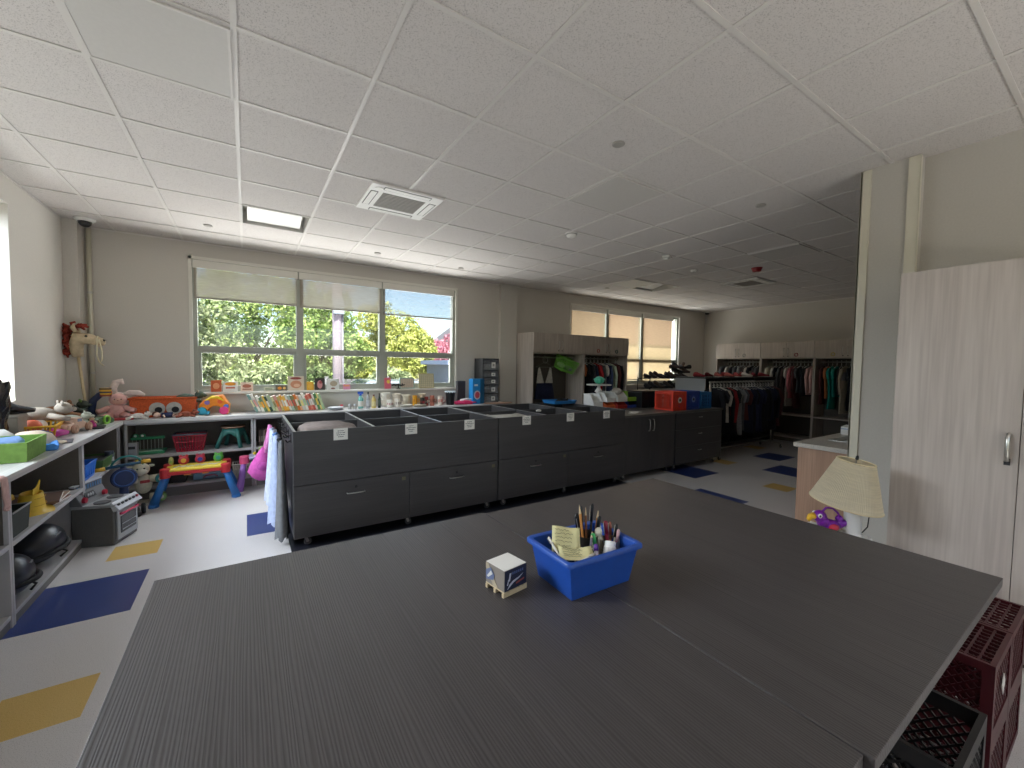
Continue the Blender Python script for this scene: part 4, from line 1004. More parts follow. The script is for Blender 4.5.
# folded clothes in the bins
def heap(name, label, cat, loc, sz, c, seed, rz=0., group=None):
    """folded cloth: layered soft slab"""
    rr = random.Random(seed); m = MB(); w, d, h = sz; n = 14; L = 4; vs = []
    for j in range(9):
        v = j/8; z = h*v
        bul = (.94+.06*math.sin(v*PI*L*2)) if 0 < j < 8 else .86
        for k in range(n*2):
            a = 2*PI*k/(n*2); ca, sa = math.cos(a), math.sin(a); e = .35
            x = w/2*math.copysign(abs(ca)**e, ca)*bul; y = d/2*math.copysign(abs(sa)**e, sa)*bul
            vs.append((x+rr.uniform(-.003, .003), y+rr.uniform(-.003, .003), z+(.012*math.sin(3*a+seed) if j > 4 else 0)*v))
    N = n*2; fs = [(i*N+k, i*N+(k+1) % N, (i+1)*N+(k+1) % N, (i+1)*N+k) for i in range(8) for k in range(N)]; fs += [tuple(range(N))[::-1], tuple(8*N+k for k in range(N))]
    o = m.add(vs, fs).build(name, fab(c), loc=loc, rot=(0, 0, rz), smooth=True)
    return tag(o, label, cat, group)
heap('folded_blanket', 'grey brown towel rolled in the first bin of the hook-ended table', 'towel', (.62, 4.10, .7155), (.5, .5, .262), '#8d817b', 3)
heap('folded_clothes', 'pale folded clothes in the rear left bin of the second bin table', 'clothing', (2.58, 4.72, .7155), (.45, .45, .12), '#8b8d8f', 5)
heap('folded_clothes', 'dark folded clothes in the front middle bin of the hook-ended table', 'clothing', (1.27, 4.08, .7155), (.45, .48, .08), '#2b2b30', 6)
heap('folded_clothes', 'off-white clothes in the front left bin of the second bin table', 'clothing', (2.6, 4.08, .7155), (.5, .5, .235), '#b8b3aa', 7)
o = MB().ball((0, 0, .02), (.04, .022, .016)).build('white_sock', fab('#e0ddd8'), loc=(2.98, 4.0, .9865)); tag(o, 'small white sock lying on the bin table edge', 'clothing')

# ------------------------------------------------------------------ clothes on the hooks at the end of the bin table
def drape(name, label, cat, y, x, ztop, zbot, w0, w1, th, c, seed, c2=None):
    rr = random.Random(seed); t = thing(name, label, cat, (x, y, ztop)); m = MB(); n = 24; vs = []; L = ztop-zbot; K = 10
    for j in range(K+1):
        v = j/K; hw = (w0*(1-v)+w1*v)/2
        for k in range(n):
            a = 2*PI*k/n; fo = 1+.28*v*math.sin(6*a+seed)+.15*math.sin(9*a+seed*2)
            vs.append((th*math.cos(a)*(.5+.8*v)*fo, hw*math.sin(a)*(1+.04*math.sin(v*9+seed)), -L*v+(.018*math.sin(5*a+seed) if j == K else 0)))
    fs = [(i*n+k, i*n+(k+1) % n, (i+1)*n+(k+1) % n, (i+1)*n+k) for i in range(K) for k in range(n)]
    fs.append(tuple(range(n))[::-1]); m.add(vs, fs); m.build('cloth', fab(c), t, smooth=True)
    if c2:
        s = MB(); s.tube([(0, -w0*.3, -.02), (-.02, -w0*.2, .0), (-.0, 0, .01), (-.02, w0*.2, .0), (0, w0*.3, -.02)], .012, 8); s.build('strap', fab(c2), t, smooth=True)
    return t
drape('hanging_apron', 'long grey garment hanging on the hook nearest the camera', 'clothing', 3.93, .235, .90, .075, .12, .22, .035, '#6f7174', 1, '#1b1c22')
drape('hanging_dress', 'long pale blue dress hanging on the end of the bin table', 'clothing', 4.17, .215, .91, .13, .1, .26, .045, '#a9b6d6', 2, '#5f86c4')
drape('hanging_dress', 'white and blue striped dress hanging behind the pale blue one', 'clothing', 4.42, .20, .92, .25, .1, .3, .05, '#c3cbe0', 4, '#a9b6d6')
t = thing('pink_bag', 'bright pink child bag hanging by its straps from the bin table end', 'bag', (.19, 4.72, .94)); PK = fab('#c957a8')
m = MB(); m.tube([(.0, -.03, -.02), (-.01, -.05, -.15), (-.03, -.03, -.28)], [.018, .02, .03], 8); m.tube([(.0, .03, -.02), (-.02, .05, -.15), (-.04, .03, -.28)], [.018, .02, .03], 8); m.build('strap', fab('#d886bd'), t, smooth=True)
m = MB(); n = 22; vs = []; pr = [(-.24, .03, .02), (-.30, .07, .035), (-.38, .115, .055), (-.45, .135, .06), (-.51, .10, .05), (-.55, .05, .03)]
for z_, a_, b_ in pr:
    for k in range(n): q = 2*PI*k/n; vs.append((-.055+a_*math.cos(q)*(1+.06*math.sin(5*q+z_*30)), b_*math.sin(q)*1.5, z_+.012*math.cos(3*q)))
m.add(vs, [(i*n+k, i*n+(k+1) % n, (i+1)*n+(k+1) % n, (i+1)*n+k) for i in range(5) for k in range(n)]+[tuple(range(n))[::-1], tuple(5*n+k for k in range(n))]); m.build('bag_body', PK, t, smooth=True)
m = MB(); m.ball((-.06, -.07, -.41), (.06, .03, .05)); m.build('flap', fab('#b04a98'), t, smooth=True)
# ------------------------------------------------------------------ things on the work table
t = thing('memo_cube', 'small cube of note paper printed navy and tan on a tiny wooden pallet', 'note block', (.594, .94, .9005), R(9))
m = MB()
for yy in (.004, .040, .077): m.box(0, .090, yy, yy+.009, 0, .012)
for k in range(5): m.box(.002+k*.019, .013+k*.019, .0035, .0865, .0121, .0165)
m.build('pallet', STICK, t, bevel=.0008)
cb = MB().box(.002, .086, .004, .086, .017, .076).build('paper_block', mat('note paper edges', '#8b8178', .8, var=.06, scale=300, stretch=(1, 1, 30)), t, bevel=.0006)
MB().box(.0025, .0855, .0045, .0855, .0762, .0775).build('top_sheet', PAPER, cb)
NAVY = pm('#23263d', .6)
MB().box(.003, .0855, .0025, .0037, .0175, .0755).build('navy_side', NAVY, cb)
m = MB(); m.prism([(.012, .022), (.02, .034), (.033, .042), (.055, .046), (.072, .052), (.055, .042), (.035, .036), (.022, .028)], .0016, .0024, 'y'); m.prism([(.016, .044), (.02, .066), (.026, .066), (.021, .044)], .0016, .0024, 'y'); m.prism([(.01, .034), (.015, .05), (.018, .049), (.014, .034)], .0016, .0024, 'y')
m.build('white_mark', pm('#c9cbd6', .6), cb)
m = MB()
for k in range(6): m.box(.03+k*.0075, .034+k*.0075, .0016, .0024, .060, .067)
m.build('small_print', pm('#5b6b96', .6), cb)
m = MB(); m.prism([(.045, .028), (.076, .034), (.076, .038), (.045, .033)], .0016, .0024, 'y'); m.build('red_mark', pm('#9b4a44', .6), cb)
m = MB(); m.prism([(.03, .0175), (.0745, .0755), (.0855, .0755), (.0855, .06), (.05, .0175)], .0005, .0016, 'x'); m.build('tan_stripe', pm('#b3a48c', .7), cb)
m = MB(); m.prism([(.078, .028), (.083, .028), (.083, .055), (.062, .068), (.045, .05), (.05, .035)], -.0006, .0003, 'x'); m.build('blue_badge', pm('#6b7696', .6), cb)
m = MB(); m.prism([(.072, .036), (.078, .038), (.06, .06), (.052, .052)], -.0013, -.0008, 'x'); m.build('pale_mark', pm('#d8d6d2', .6), cb)

t = thing('supply_bin', 'blue plastic bin full of pens on the work table', 'bin', (.862, .913, .9005), R(-2))
BLUEB = pm('#2450a8', .35)
def bin_mesh(w, d, h, tp, th=.004, rim=.012):
    m = tray_mesh(w, d, h, th, tp)
    a, b = w/2, d/2; pts = []
    for cx, cy, a0 in ((a-.015, b-.015, 0), (-a+.015, b-.015, 90), (-a+.015, -b+.015, 180), (a-.015, -b+.015, 270)):
        for k in range(5): an = R(a0+90*k/4); pts.append((cx+.015*math.cos(an), cy+.015*math.sin(an), h))
    m2 = MB(); n = len(pts)
    vo = [(x*(1+rim/a), y*(1+rim/b), h-.001) for x, y, _ in pts]; vi = [(x*(1-.003/a), y*(1-.003/b), h-.001) for x, y, _ in pts]
    vo2 = [(x, y, h-.011) for x, y, _ in vo]; vt = [(x, y, h+.003) for x, y, _ in [(p[0]*(1+rim*.6/a), p[1]*(1+rim*.6/b), 0) for p in pts]]
    m2.add(vo2+vo+vt+vi, [(r_*n+k, r_*n+(k+1) % n, (r_+1)*n+(k+1) % n, (r_+1)*n+k) for r_ in range(3) for k in range(n)])
    return m, m2
m, m2 = bin_mesh(.265, .195, .118, .84); m.build('bin_body', BLUEB, t, bevel=.008); m2.build('rim', BLUEB, t, smooth=True)
def put(mb, name, label, cat, m_, loc, rot=(0, 0, 0), group=None, parts=(), smooth=True):
    """one thing: root empty with its main part and further parts"""
    t = thing(name, label, cat, loc, 0, group, rot); mb.build(name.split('_')[-1]+'_body', m_, t, smooth=smooth)
    for pn, pmb, pmat in parts: pmb.build(pn, pmat, t, smooth=smooth)
    return t
bx_, by_, bz = .862, .913, .905
# yellow handwritten notes
def note(cx, cy, cz, w, h, rot, label, seed):
    t = thing('sticky_note', label, 'note', (cx, cy, cz), group='yellow notes in the blue bin', rot=rot)
    rows = [[(w*(i/6-.5), h*(j/6-.5), .006*math.sin(i*.9+seed)*(j/6)) for i in range(7)] for j in range(7)]
    MB().sheet(rows).build('note_paper', pm('#d6cf9c', .8), t, smooth=True, solid=.0008)
    rr = random.Random(seed); m = MB()
    for k in range(5):
        y = h*(.36-.15*k); x = -w*.4; pts = []
        while x < w*(.1+.28*rr.random()): pts.append((x, y+rr.uniform(-.003, .003), .0035+.006*math.sin((x/w+.5)*6*.9+seed)*(y/h+.5))); x += .004
        if len(pts) > 2: m.tube(pts, .0005, 4)
    m.build('handwriting', INK, t)
note(.800, .925, 1.03, .085, .075, (R(52), R(4), R(-32)), 'yellow handwritten note standing upright at the back left of the blue bin', 1)
note(.790, .868, 1.012, .10, .055, (R(16), R(3), R(-28)), 'yellow handwritten note lying flat at the front left of the blue bin', 2)
# tin cup of pencils, glass jar of pens
t = thing('pencil_cup', 'open tin cup holding pencils in the blue bin', 'cup', (.905, .945, .906))
m = MB(); m.lathe([(.036, 0), (.036, .112), (.034, .112), (.034, .004), (0, .004)], n=26); m.build('cup_body', mat('dull tin', '#56514c', .35, metal=.8), t)
for z in (.02, .05, .08): MB().torus((0, 0, z), .0365, .0012, 'z', 26, 5).build('ring', CHROME, t)
t = thing('pen_tray_jar', 'round tin of markers at the right of the blue bin', 'cup', (.962, .90, .906))
MB().lathe([(.033, 0), (.03, .10), (.028, .10), (.031, .004), (0, .004)], n=26).build('cup_body', mat('striped tin', '#a39a8e', .35, metal=.7), t)
for z in (.065, .075): MB().torus((0, 0, z), .034, .0014, 'z', 26, 5).build('ring', CHROME, t)
def pen(base, tip, c, label, capc=None, r_=.0042, end=None, point=False):
    b = Vector(base); a = Vector(tip); d = a-b; L = d.length; t = thing('pen' if not point else 'pencil', label, 'pen' if not point else 'pencil', base, group='pens and pencils in the blue bin')
    t.rotation_euler = d.to_track_quat('Z', 'Y').to_euler()
    m = MB(); m.lathe([(r_, 0), (r_, L*.86)], n=8 if not point else 6); m.build('barrel', pm(c, .35), t, smooth=not point)
    if point:
        m = MB(); m.lathe([(r_, L*.8605), (.0008, L)], n=6); m.build('sharpened_point', STICK, t)
    else:
        m = MB(); m.lathe([(r_*1.12, L*.7), (r_*1.12, L*.97), (r_*.6, L)], n=10); m.build('cap', pm(capc or c, .35), t, smooth=True)
        m = MB(); m.bar((r_*1.5, 0, L*.72), (r_*1.5, 0, L*.96), .002, .002); m.build('clip', CHROME, t)
    return t
P = pen
P((0.898, 0.940, 0.915), (0.878, 0.955, 1.113), '#c98a4a', 'tan pencil standing tallest at the left of the pencil cup', r_=.0045, point=True)
P((0.915, 0.945, 0.915), (0.945, 0.965, 1.103), '#1c1c20', 'black pen leaning right in the pencil cup', '#1c1c20')
P((0.917, 0.930, 0.915), (0.962, 0.955, 1.080), '#b87a3c', 'orange brown pencil leaning right in the pencil cup', r_=.0045, point=True)
P((0.900, 0.955, 0.915), (0.905, 0.975, 1.098), '#26262b', 'thin black pen upright behind the pencil cup', '#26262b')
P((0.888, 0.935, 0.915), (0.858, 0.950, 1.083), '#c8492f', 'red pen with black end at the left rim of the pencil cup', '#1c1c20')
P((0.915, 0.955, 0.915), (0.920, 0.970, 1.093), '#8c5a3a', 'brown pencil upright in the middle of the pencil cup', r_=.004, point=True)
P((0.800, 0.830, 0.950), (0.888, 0.905, 1.042), '#6a6470', 'grey purple pencil lying diagonally across the blue bin', r_=.004, point=True)
P((0.890, 0.875, 0.930), (0.886, 0.900, 1.040), '#3fa35a', 'bright green marker standing in front of the pencil cup', '#3fa35a', r_=.0065)
P((0.957, 0.890, 0.915), (0.992, 0.900, 1.048), '#e2ded8', 'white pen with black end at the right of the blue bin', '#1c1c20')
P((0.962, 0.900, 0.915), (0.965, 0.925, 1.055), '#8e2340', 'dark red marker in the right tin', '#8e2340', r_=.006)
P((0.967, 0.885, 0.915), (0.977, 0.880, 1.040), '#b9474f', 'rose pen in the right tin', '#c9a0a4')
P((0.952, 0.905, 0.915), (0.942, 0.930, 1.050), '#d0cdc6', 'pale pen at the back of the right tin', '#a9a59c')
P((0.972, 0.905, 0.915), (0.992, 0.930, 1.045), '#b7745e', 'copper pen at the back right of the right tin', '#8d4b3a')
P((0.842, 0.835, 0.970), (0.868, 0.868, 1.022), '#dcd8e6', 'short white pen with purple cap near the front of the blue bin', '#5b2f8f', r_=.006)
P((0.742, 0.870, 1.000), (0.765, 0.965, 1.030), '#d9d4ca', 'white crayon leaning on the left rim of the blue bin', '#d9d4ca', r_=.004)
P((0.775, 0.840, 1.000), (0.835, 0.838, 1.012), '#dedad0', 'white pen lying at the front corner of the blue bin', '#b3ada2', r_=.004)
P((.915, .935, .915), (.94, .925, 1.075), '#3a2f2a', 'dark brown brush handle leaning over the front of the pencil cup', '#17171a', r_=.0055)
P((.90, .95, .915), (.882, .972, 1.08), '#1a1a1d', 'thick black marker behind the tan pencil', '#17171a', r_=.0065)
P((.86, .90, .93), (.842, .925, 1.03), '#c2a046', 'mustard pen between the notes and the pencil cup', '#8a6a2a', r_=.005)
P((.965, .895, .915), (.985, .885, 1.035), '#5b5f8a', 'slate blue pen at the far right of the right tin', '#c9c5be')
t = thing('glue_bottle', 'short white plastic bottle standing in the blue bin', 'bottle', (.902, .848, .945), rot=(R(-14), R(20), 0))
MB().lathe([(.019, 0), (.019, .062), (.016, .066), (.016, .078), (.014, .08), (0, .08)], n=20).build('bottle_body', WHITE, t, smooth=False); MB().lathe([(.0165, .0665), (.0168, .0755)], n=20).build('cap_ring', pm('#f2f1ee', .4), t)
t = thing('small_bottle', 'clear bottle with a rounded white cap at the back of the right tin', 'bottle', (.93, .92, .96))
MB().lathe([(.014, 0), (.014, .05), (.008, .058)], n=16).build('bottle_body', clearplastic('bottle clear', '#cfc9b6', .7), t); MB().ball((0, 0, .068), (.012, .012, .014)).build('cap', pm('#d9d5c2', .4), t, smooth=True)
for i, (p, c, n_) in enumerate((((.83, .90, .925), '#b8a25a', 'mustard'), ((.80, .88, .925), '#8c7b6a', 'brown'), ((.85, .87, .925), '#c9bfa0', 'cream'))):
    o = MB().ball((0, 0, 0), (.035, .03, .02), 12, 8).build('eraser', pm(c, .6), loc=p); tag(o, '%s rubber eraser among the pens in the blue bin' % n_, 'eraser')

# ------------------------------------------------------------------ left counter
ZC = .9005
def cloth_box(x, y, z, w, d, h, c, label, rz=0, name='fabric_box', cat='box', inside=None):
    t = thing(name, label, cat, (x, y, z), rz)
    tray_mesh(w, d, h, .008, .97).build('box_body', fab(c), t, bevel=.002); 
    if inside: MB().box(-w*.46, w*.46, -d*.46, d*.46, h*.5, h*.6).build('lining', fab(inside), t)
    return t
cloth_box(-1.39, 3.98, ZC, .43, .40, .125, '#7fa550', 'lime green fabric box on the left worktop', R(4))
gi = heap('blue_cloth', 'light blue cloth folded inside the lime green box', 'cloth', (-1.41, 3.96, ZC+.012), (.34, .3, .11), '#7b9fd6', 11)
heap('blue_cloth', 'bright blue soft mitten lying in front of the beige cap', 'cloth', (-1.22, 4.28, ZC), (.13, .20, .04), '#4d8fdc', 12, R(15))
t = thing('cap', 'beige baseball cap lying behind the lime green box', 'hat', (-1.33, 4.40, ZC), R(65)); t.scale = (1.15, 1.15, 1.25)
m = MB(); m.lathe([(.105, 0), (.105, .04), (.085, .075), (.045, .095), (0, .1)], n=24, sx=1.15); m.build('crown', fab('#cfc0aa'), t, smooth=True)
m = MB(); m.prism([(.1, -.08), (.16, -.07), (.205, -.03), (.205, .03), (.16, .07), (.1, .08)], .004, .012); m.build('visor', fab('#cfc0aa'), t, bevel=.003)
t = thing('cap', 'navy cap lying behind the beige one', 'hat', (-1.36, 4.60, ZC), R(100))
MB().lathe([(.1, 0), (.1, .04), (.08, .08), (.04, .1), (0, .105)], n=24).build('crown', fab('#2a3358'), t, smooth=True); MB().prism([(.09, -.07), (.15, -.06), (.19, 0), (.15, .06), (.09, .07)], .004, .012).build('visor', fab('#2a3358'), t, bevel=.003)
t = thing('toy_helmet', 'white toy helmet with black opening at the left picture edge', 'toy', (-1.50, 4.27, ZC+.0))
m = MB(); m.lathe([(.115, 0), (.125, .05), (.115, .11), (.075, .155), (0, .17)], n=26, sx=1.2); m.build('shell', WHITE, t, smooth=True); m = MB(); m.ball((.1, -.06, .06), (.05, .05, .045)); m.build('opening', BLACKP, t, smooth=True)
t = thing('yellow_basket', 'yellow slatted plastic basket of toys on the left worktop', 'basket', (-1.46, 4.95, ZC), R(8))
slat_basket(.26, .44, .11, .9, 10).build('basket_body', pm('#e0a92c', .4), t)
for i, (p, c, lab) in enumerate((((-1.46, 4.86, 1.0), '#d86a4a', 'orange ball in the yellow basket'), ((-1.47, 5.0, .99), '#e0dcd2', 'white ball in the yellow basket'))):
    tag(MB().ball((0, 0, 0), .06).build('toy_ball', pm(c, .5), loc=p, smooth=True), lab, 'toy')
tag(MB().tube([(-.08, -.05, .02), (0, 0, .035), (.1, .06, .02)], [.02, .03, .015], 8).build('toy_carrot', pm('#7fc24a', .5), loc=(-1.55, 4.62, .93), smooth=True), 'light green soft toy beside the yellow basket', 'toy')
def plush(loc, rz, c, label, head=(.0, .12, .1), size=1., c2=None, lying=True, ears='round'):
    t = thing('plush_toy', label, 'soft toy', loc, rz); s = size; F = fab(c); m = MB()
    m.ball((0, 0, .06*s), (.07*s, .11*s, .06*s), 16, 10); m.ball((head[0]*s, head[1]*s+.03*s, head[2]*s), (.055*s, .055*s, .05*s), 16, 10); m.ball((head[0]*s, head[1]*s+.08*s, head[2]*s-.012*s), (.028*s, .03*s, .022*s), 12, 8)
    for sx in (-1, 1):
        m.tube([(sx*.05*s, .05*s, .05*s), (sx*.09*s, .1*s, .03*s), (sx*.1*s, .16*s, .02*s)], [.025*s, .024*s, .02*s], 10); m.tube([(sx*.05*s, -.07*s, .05*s), (sx*.09*s, -.12*s, .03*s), (sx*.09*s, -.17*s, .025*s)], [.032*s, .028*s, .026*s], 10)
    b = m.build('plush_body', F, t, smooth=True)
    for sx in (-1, 1):
        MB().ball((sx*.045*s+head[0]*s, head[1]*s+.01*s, head[2]*s+.045*s), (.02*s, .01*s, .022*s), 10, 7).build('ear', fab(c2 or c), t, smooth=True)
        MB().ball((sx*.022*s+head[0]*s, head[1]*s+.078*s, head[2]*s+.014*s), .006*s, 8, 6).build('eye', BLACKP, t)
    MB().ball((head[0]*s, head[1]*s+.108*s, head[2]*s-.008*s), .009*s, 8, 6).build('nose', BLACKP, t); MB().tube([(0, -.1*s, .06*s), (.02*s, -.16*s, .07*s), (.03*s, -.2*s, .05*s)], [.014*s, .012*s, .008*s], 8).build('tail', fab(c2 or c), t, smooth=True)
    return t
plush((-1.48, 5.03, ZC+.12), R(-60), '#a0978a', 'pale grey plush dog lying on top of the yellow basket', size=1.05)
plush((-1.50, 5.42, ZC+.10), R(-20), '#8c6244', 'brown plush toy leaning on the left wall', size=1.0)
plush((-1.47, 5.62, ZC+.13), R(-70), '#2f3326', 'dark plush toy with green eyes behind the brown one', size=.8, c2='#5f7a3a')
heap('plush_blanket', 'brown fuzzy blanket under the plush toys by the wall', 'blanket', (-1.48, 5.5, ZC), (.22, .5, .10), '#6d5a48', 15)
plush((-1.36, 5.32, ZC+.06), R(-75), '#a3a798', 'long pale green grey plush toy sliding off the basket end', size=.7)
o = MB().ball((0, 0, .05), (.035, .035, .05)).build('toy_figure', pm('#c4475a', .4), loc=(-1.42, 5.56, ZC+.06), smooth=True); tag(o, 'small red and pink figure between the plush toys', 'toy')
t = thing('pink_toy_case', 'magenta and blue toy shoes lying beside the yellow basket', 'toy', (-1.33, 4.86, ZC), R(70))
MB().tube([(-.1, 0, .035), (0, .01, .045), (.11, 0, .03)], [.03, .038, .02], 12).build('shoe_upper', pm('#c0308c', .45), t, smooth=True); MB().tube([(-.12, .05, .025), (0, .06, .03), (.13, .05, .02)], [.025, .03, .012], 12).build('blue_strap', pm('#2f4aa0', .45), t, smooth=True)
t = thing('toy_truck', 'tan wooden toy truck with rounded fenders on the left worktop', 'toy', (-1.32, 5.2, ZC), R(78)); TAN = pm('#c3a28c', .5)
m = MB(); m.prism([(-.17, .03), (.17, .03), (.17, .06), (.12, .085), (.06, .09), (.03, .13), (-.06, .13), (-.08, .085), (-.17, .08)], -.06, .06, 'y'); m.build('truck_body', TAN, t, bevel=.012)
for sx in (-.1, .1):
    for sy in (-1, 1): w_ = MB().lathe([(.036, -.012), (.038, 0), (.036, .012)], (sx, sy*.07, .038), 18, axis='y').build('wheel', pm('#a5806a', .5), t); MB().lathe([(.014, -.003), (.014, .003)], (sx, sy*.084, .038), 12, axis='y').build('hub', TAN, w_)
m = MB(); m.box(-.04, .02, -.0615, .0615, .095, .12); m.build('window', pm('#7b8fa6', .2), t)
t = thing('toy_doll', 'small doll in a magenta dress standing at the worktop edge', 'toy', (-1.24, 5.42, ZC))
MB().lathe([(.035, 0), (.03, .03), (.018, .055), (.012, .075)], n=16).build('dress', pm('#b52a7a', .5), t, smooth=True); MB().ball((0, 0, .093), (.02, .02, .022)).build('head', pm('#d7b39a', .5), t, smooth=True)
m = MB(); m.ball((-.018, 0, .112), .013); m.ball((.018, 0, .112), .013); m.build('hair', pm('#2a1c1c', .6), t, smooth=True)
for s in (-1, 1): MB().tube([(s*.012, 0, .07), (s*.035, -.01, .05)], .006, 6).build('arm', pm('#d7b39a', .5), t)
t = thing('toy_tractor', 'dark green toy with a lime green ring at the worktop corner', 'toy', (-1.26, 5.70, ZC), R(70))
m = MB(); m.prism([(-.16, .0), (.14, .0), (.16, .04), (.08, .075), (-.1, .08), (-.16, .05)], -.05, .05, 'y'); m.build('toy_body', pm('#39522f', .5), t, bevel=.012)
MB().torus((.03, -.055, .045), .038, .011, 'y', 22, 8).build('lime_ring', pm('#8cc24a', .4), t, smooth=True); MB().torus((-.1, -.053, .035), .024, .009, 'y', 18, 8).build('small_ring', pm('#4a5a44', .4), t, smooth=True)
t = thing('toy_vehicle', 'black toy vehicle pile behind the doll', 'toy', (-1.42, 5.82, ZC), R(80))
MB().prism([(-.15, .01), (.15, .01), (.13, .06), (.04, .07), (.0, .045), (-.13, .05)], -.045, .045, 'y').build('toy_body', pm('#37322a', .6), t, bevel=.01)
for sx in (-.1, .1): MB().lathe([(.03, -.05), (.03, .05)], (sx, 0, .03), 14, axis='y').build('wheel', BLACKR, t)
o = MB().box(-.05, .05, -.11, .11, 0, .006).build('tablet_card', pm('#5f6066', .5), loc=(-1.22, 4.62, ZC), rot=(0, 0, R(12))); tag(o, 'thin grey card lying flat near the worktop edge', 'card')
o = MB().box(-.04, .04, -.1, .1, 0, .012).build('black_pad', BLACKP, loc=(-1.19, 5.42, ZC), rot=(0, 0, R(8)), bevel=.003); tag(o, 'slim black pad on the worktop edge beside the doll', 'toy')
t = thing('black_bag', 'crumpled black plastic bag standing tall at the left picture edge', 'bag', (-1.52, 4.50, ZC))
rr = random.Random(5); m = MB(); n = 20; vs = []
for j in range(12):
    z = .48*j/11; R0 = .085-.015*math.sin(j*.5)
    for k in range(n): a = 2*PI*k/n; q = R0*(1+rr.uniform(-.16, .16)); vs.append((q*math.cos(a)*.6, q*math.sin(a), z+rr.uniform(-.006, .006)))
m.add(vs, [(i*n+k, i*n+(k+1) % n, (i+1)*n+(k+1) % n, (i+1)*n+k) for i in range(11) for k in range(n)]+[tuple(range(n))[::-1], tuple(11*n+k for k in range(n))]); m.build('bag_body', mat('shiny black bag', '#1c1d22', .22), t)
MB().tube([(0, -.05, .48), (0, 0, .52), (0, .06, .48)], .012, 6).build('tied_top', mat('shiny black bag', '#1c1d22', .22), t)
t = thing('shoe_box', 'taupe box under the black shoe by the left wall', 'box', (-1.53, 4.70, ZC)); MB().box(-.07, .07, -.08, .08, 0, .20).build('box_body', pm('#8d857a', .6), t, bevel=.002); MB().box(-.072, .072, -.082, .082, .201, .225).build('lid', pm('#978f84', .6), t)
t = thing('black_boot', 'black pointed shoe lying on the taupe box by the left wall', 'shoe', (-1.50, 4.74, ZC+.2255), R(68))
shoe_mesh(.01, .28, .09).build('upper', pm('#1d1e22', .35), t, smooth=True); sole_mesh(.01, .28).build('sole', BLACKR, t)

# corner of the counter
t = thing('toy_microscope', 'toy microscope with curved navy arm and yellow striped head', 'toy', (-1.36, 6.14, ZC))
m = MB(); m.lathe([(.07, 0), (.07, .02), (.045, .03)], n=24); m.build('foot', pm('#1e2a4c', .5), t)
m = MB(); m.tube([(-.03, 0, .03), (-.045, 0, .12), (-.03, 0, .21), (.02, 0, .27), (.05, 0, .29)], [.03, .032, .032, .03, .026], 12); m.build('curved_arm', pm('#1e2a4c', .5), t, smooth=True)
t2 = MB().lathe([(.046, -.045), (.05, -.03), (.05, .03), (.046, .045)], (.07, 0, .30), 24).build('striped_head', pm('#d9a62e', .4), t)
for z, c in ((-.035, '#8e3a34'), (.0, '#1e2a4c'), (.036, '#2a2c30')): MB().lathe([(.0512, z-.008), (.0512, z+.008)], (.07, 0, .30), 24, cap=False).build('band', pm(c, .4), t2)
MB().box(.105, .122, -.018, .018, .285, .31).build('button', pm('#d97a2c', .4), t2, bevel=.003)
t = thing('clear_tub', 'pale green clear tub of small parts beside the toy microscope', 'box', (-1.50, 6.05, ZC))
tray_mesh(.15, .2, .14, .004, .9).build('tub_body', clearplastic('greenish tub', '#8fae9a', .6), t); MB().box(-.078, .078, -.103, .103, .1405, .155).build('lid', pm('#4c5f57', .5), t, bevel=.003)
t = thing('plush_bunny', 'pink plush bunny with long ears sitting on the counter corner', 'soft toy', (-1.21, 6.16, ZC), R(8)); PKF = fab('#d8a79f'); WF = fab('#dcc8be')
m = MB(); m.ball((0, 0, .085), (.085, .065, .09), 18, 12); m.build('body', PKF, t, smooth=True)
hd = MB().ball((.015, -.02, .215), (.075, .06, .068), 18, 12).build('head', PKF, t, smooth=True)
MB().ball((.015, -.055, .205), (.05, .03, .042), 16, 10).build('face', fab('#d9a894'), hd, smooth=True)
for s in (-1, 1):
    MB().ball((.015+s*.026, -.083, .222), .006, 8, 6).build('eye', BLACKP, hd); MB().tube([(s*.06, -.02, .13), (s*.12, -.04, .10), (s*.15, -.06, .09)], [.028, .026, .028], 10).build('arm', PKF, t, smooth=True)
    MB().tube([(s*.05, -.04, .04), (s*.09, -.10, .03), (s*.10, -.14, .035)], [.04, .036, .034], 12).build('leg', PKF, t, smooth=True)
MB().ball((.015, -.088, .208), (.007, .004, .005), 8, 6).build('nose', pm('#a3524f', .5), hd)
m = MB(); m.torus((.015, -.01, .215), .07, .012, 'y', 24, 8); m.build('hood_edge', WF, hd, smooth=True)
m = MB(); m.tube([(-.01, -.0, .27), (-.025, .0, .34), (-.0, .0, .405), (.045, -.01, .42), (.055, -.02, .385)], [.022, .032, .034, .026, .014], 12); m.build('ear', WF, t, smooth=True)
m = MB(); m.tube([(.05, .0, .26), (.11, -.0, .285), (.18, -.01, .28), (.23, -.02, .255)], [.022, .03, .034, .018], 12); m.build('ear', WF, t, smooth=True)
o = MB().box(-.12, .12, -.05, .05, 0, .02).build('red_book', pm('#a32a30', .5), loc=(-1.17, 6.03, ZC), rot=(0, 0, R(6)), bevel=.003); tag(o, 'flat red book in front of the plush bunny', 'book')
t = thing('orange_basket', 'fuzzy orange basket with two big round eyes on its front', 'basket', (-.81, 6.27, ZC)); OR = mat('orange woven cloth', '#c9592a', .9, var=.2, scale=90, bump=.6)
tray_mesh(.60, .26, .215, .02, .95).build('basket_body', OR, t, bevel=.01)
m = MB(); m.tube([(-.3, -.13, .215), (.3, -.13, .215), (.3, .13, .215), (-.3, .13, .215), (-.3, -.13, .215)], .012, 8); m.build('rim', OR, t, smooth=True)
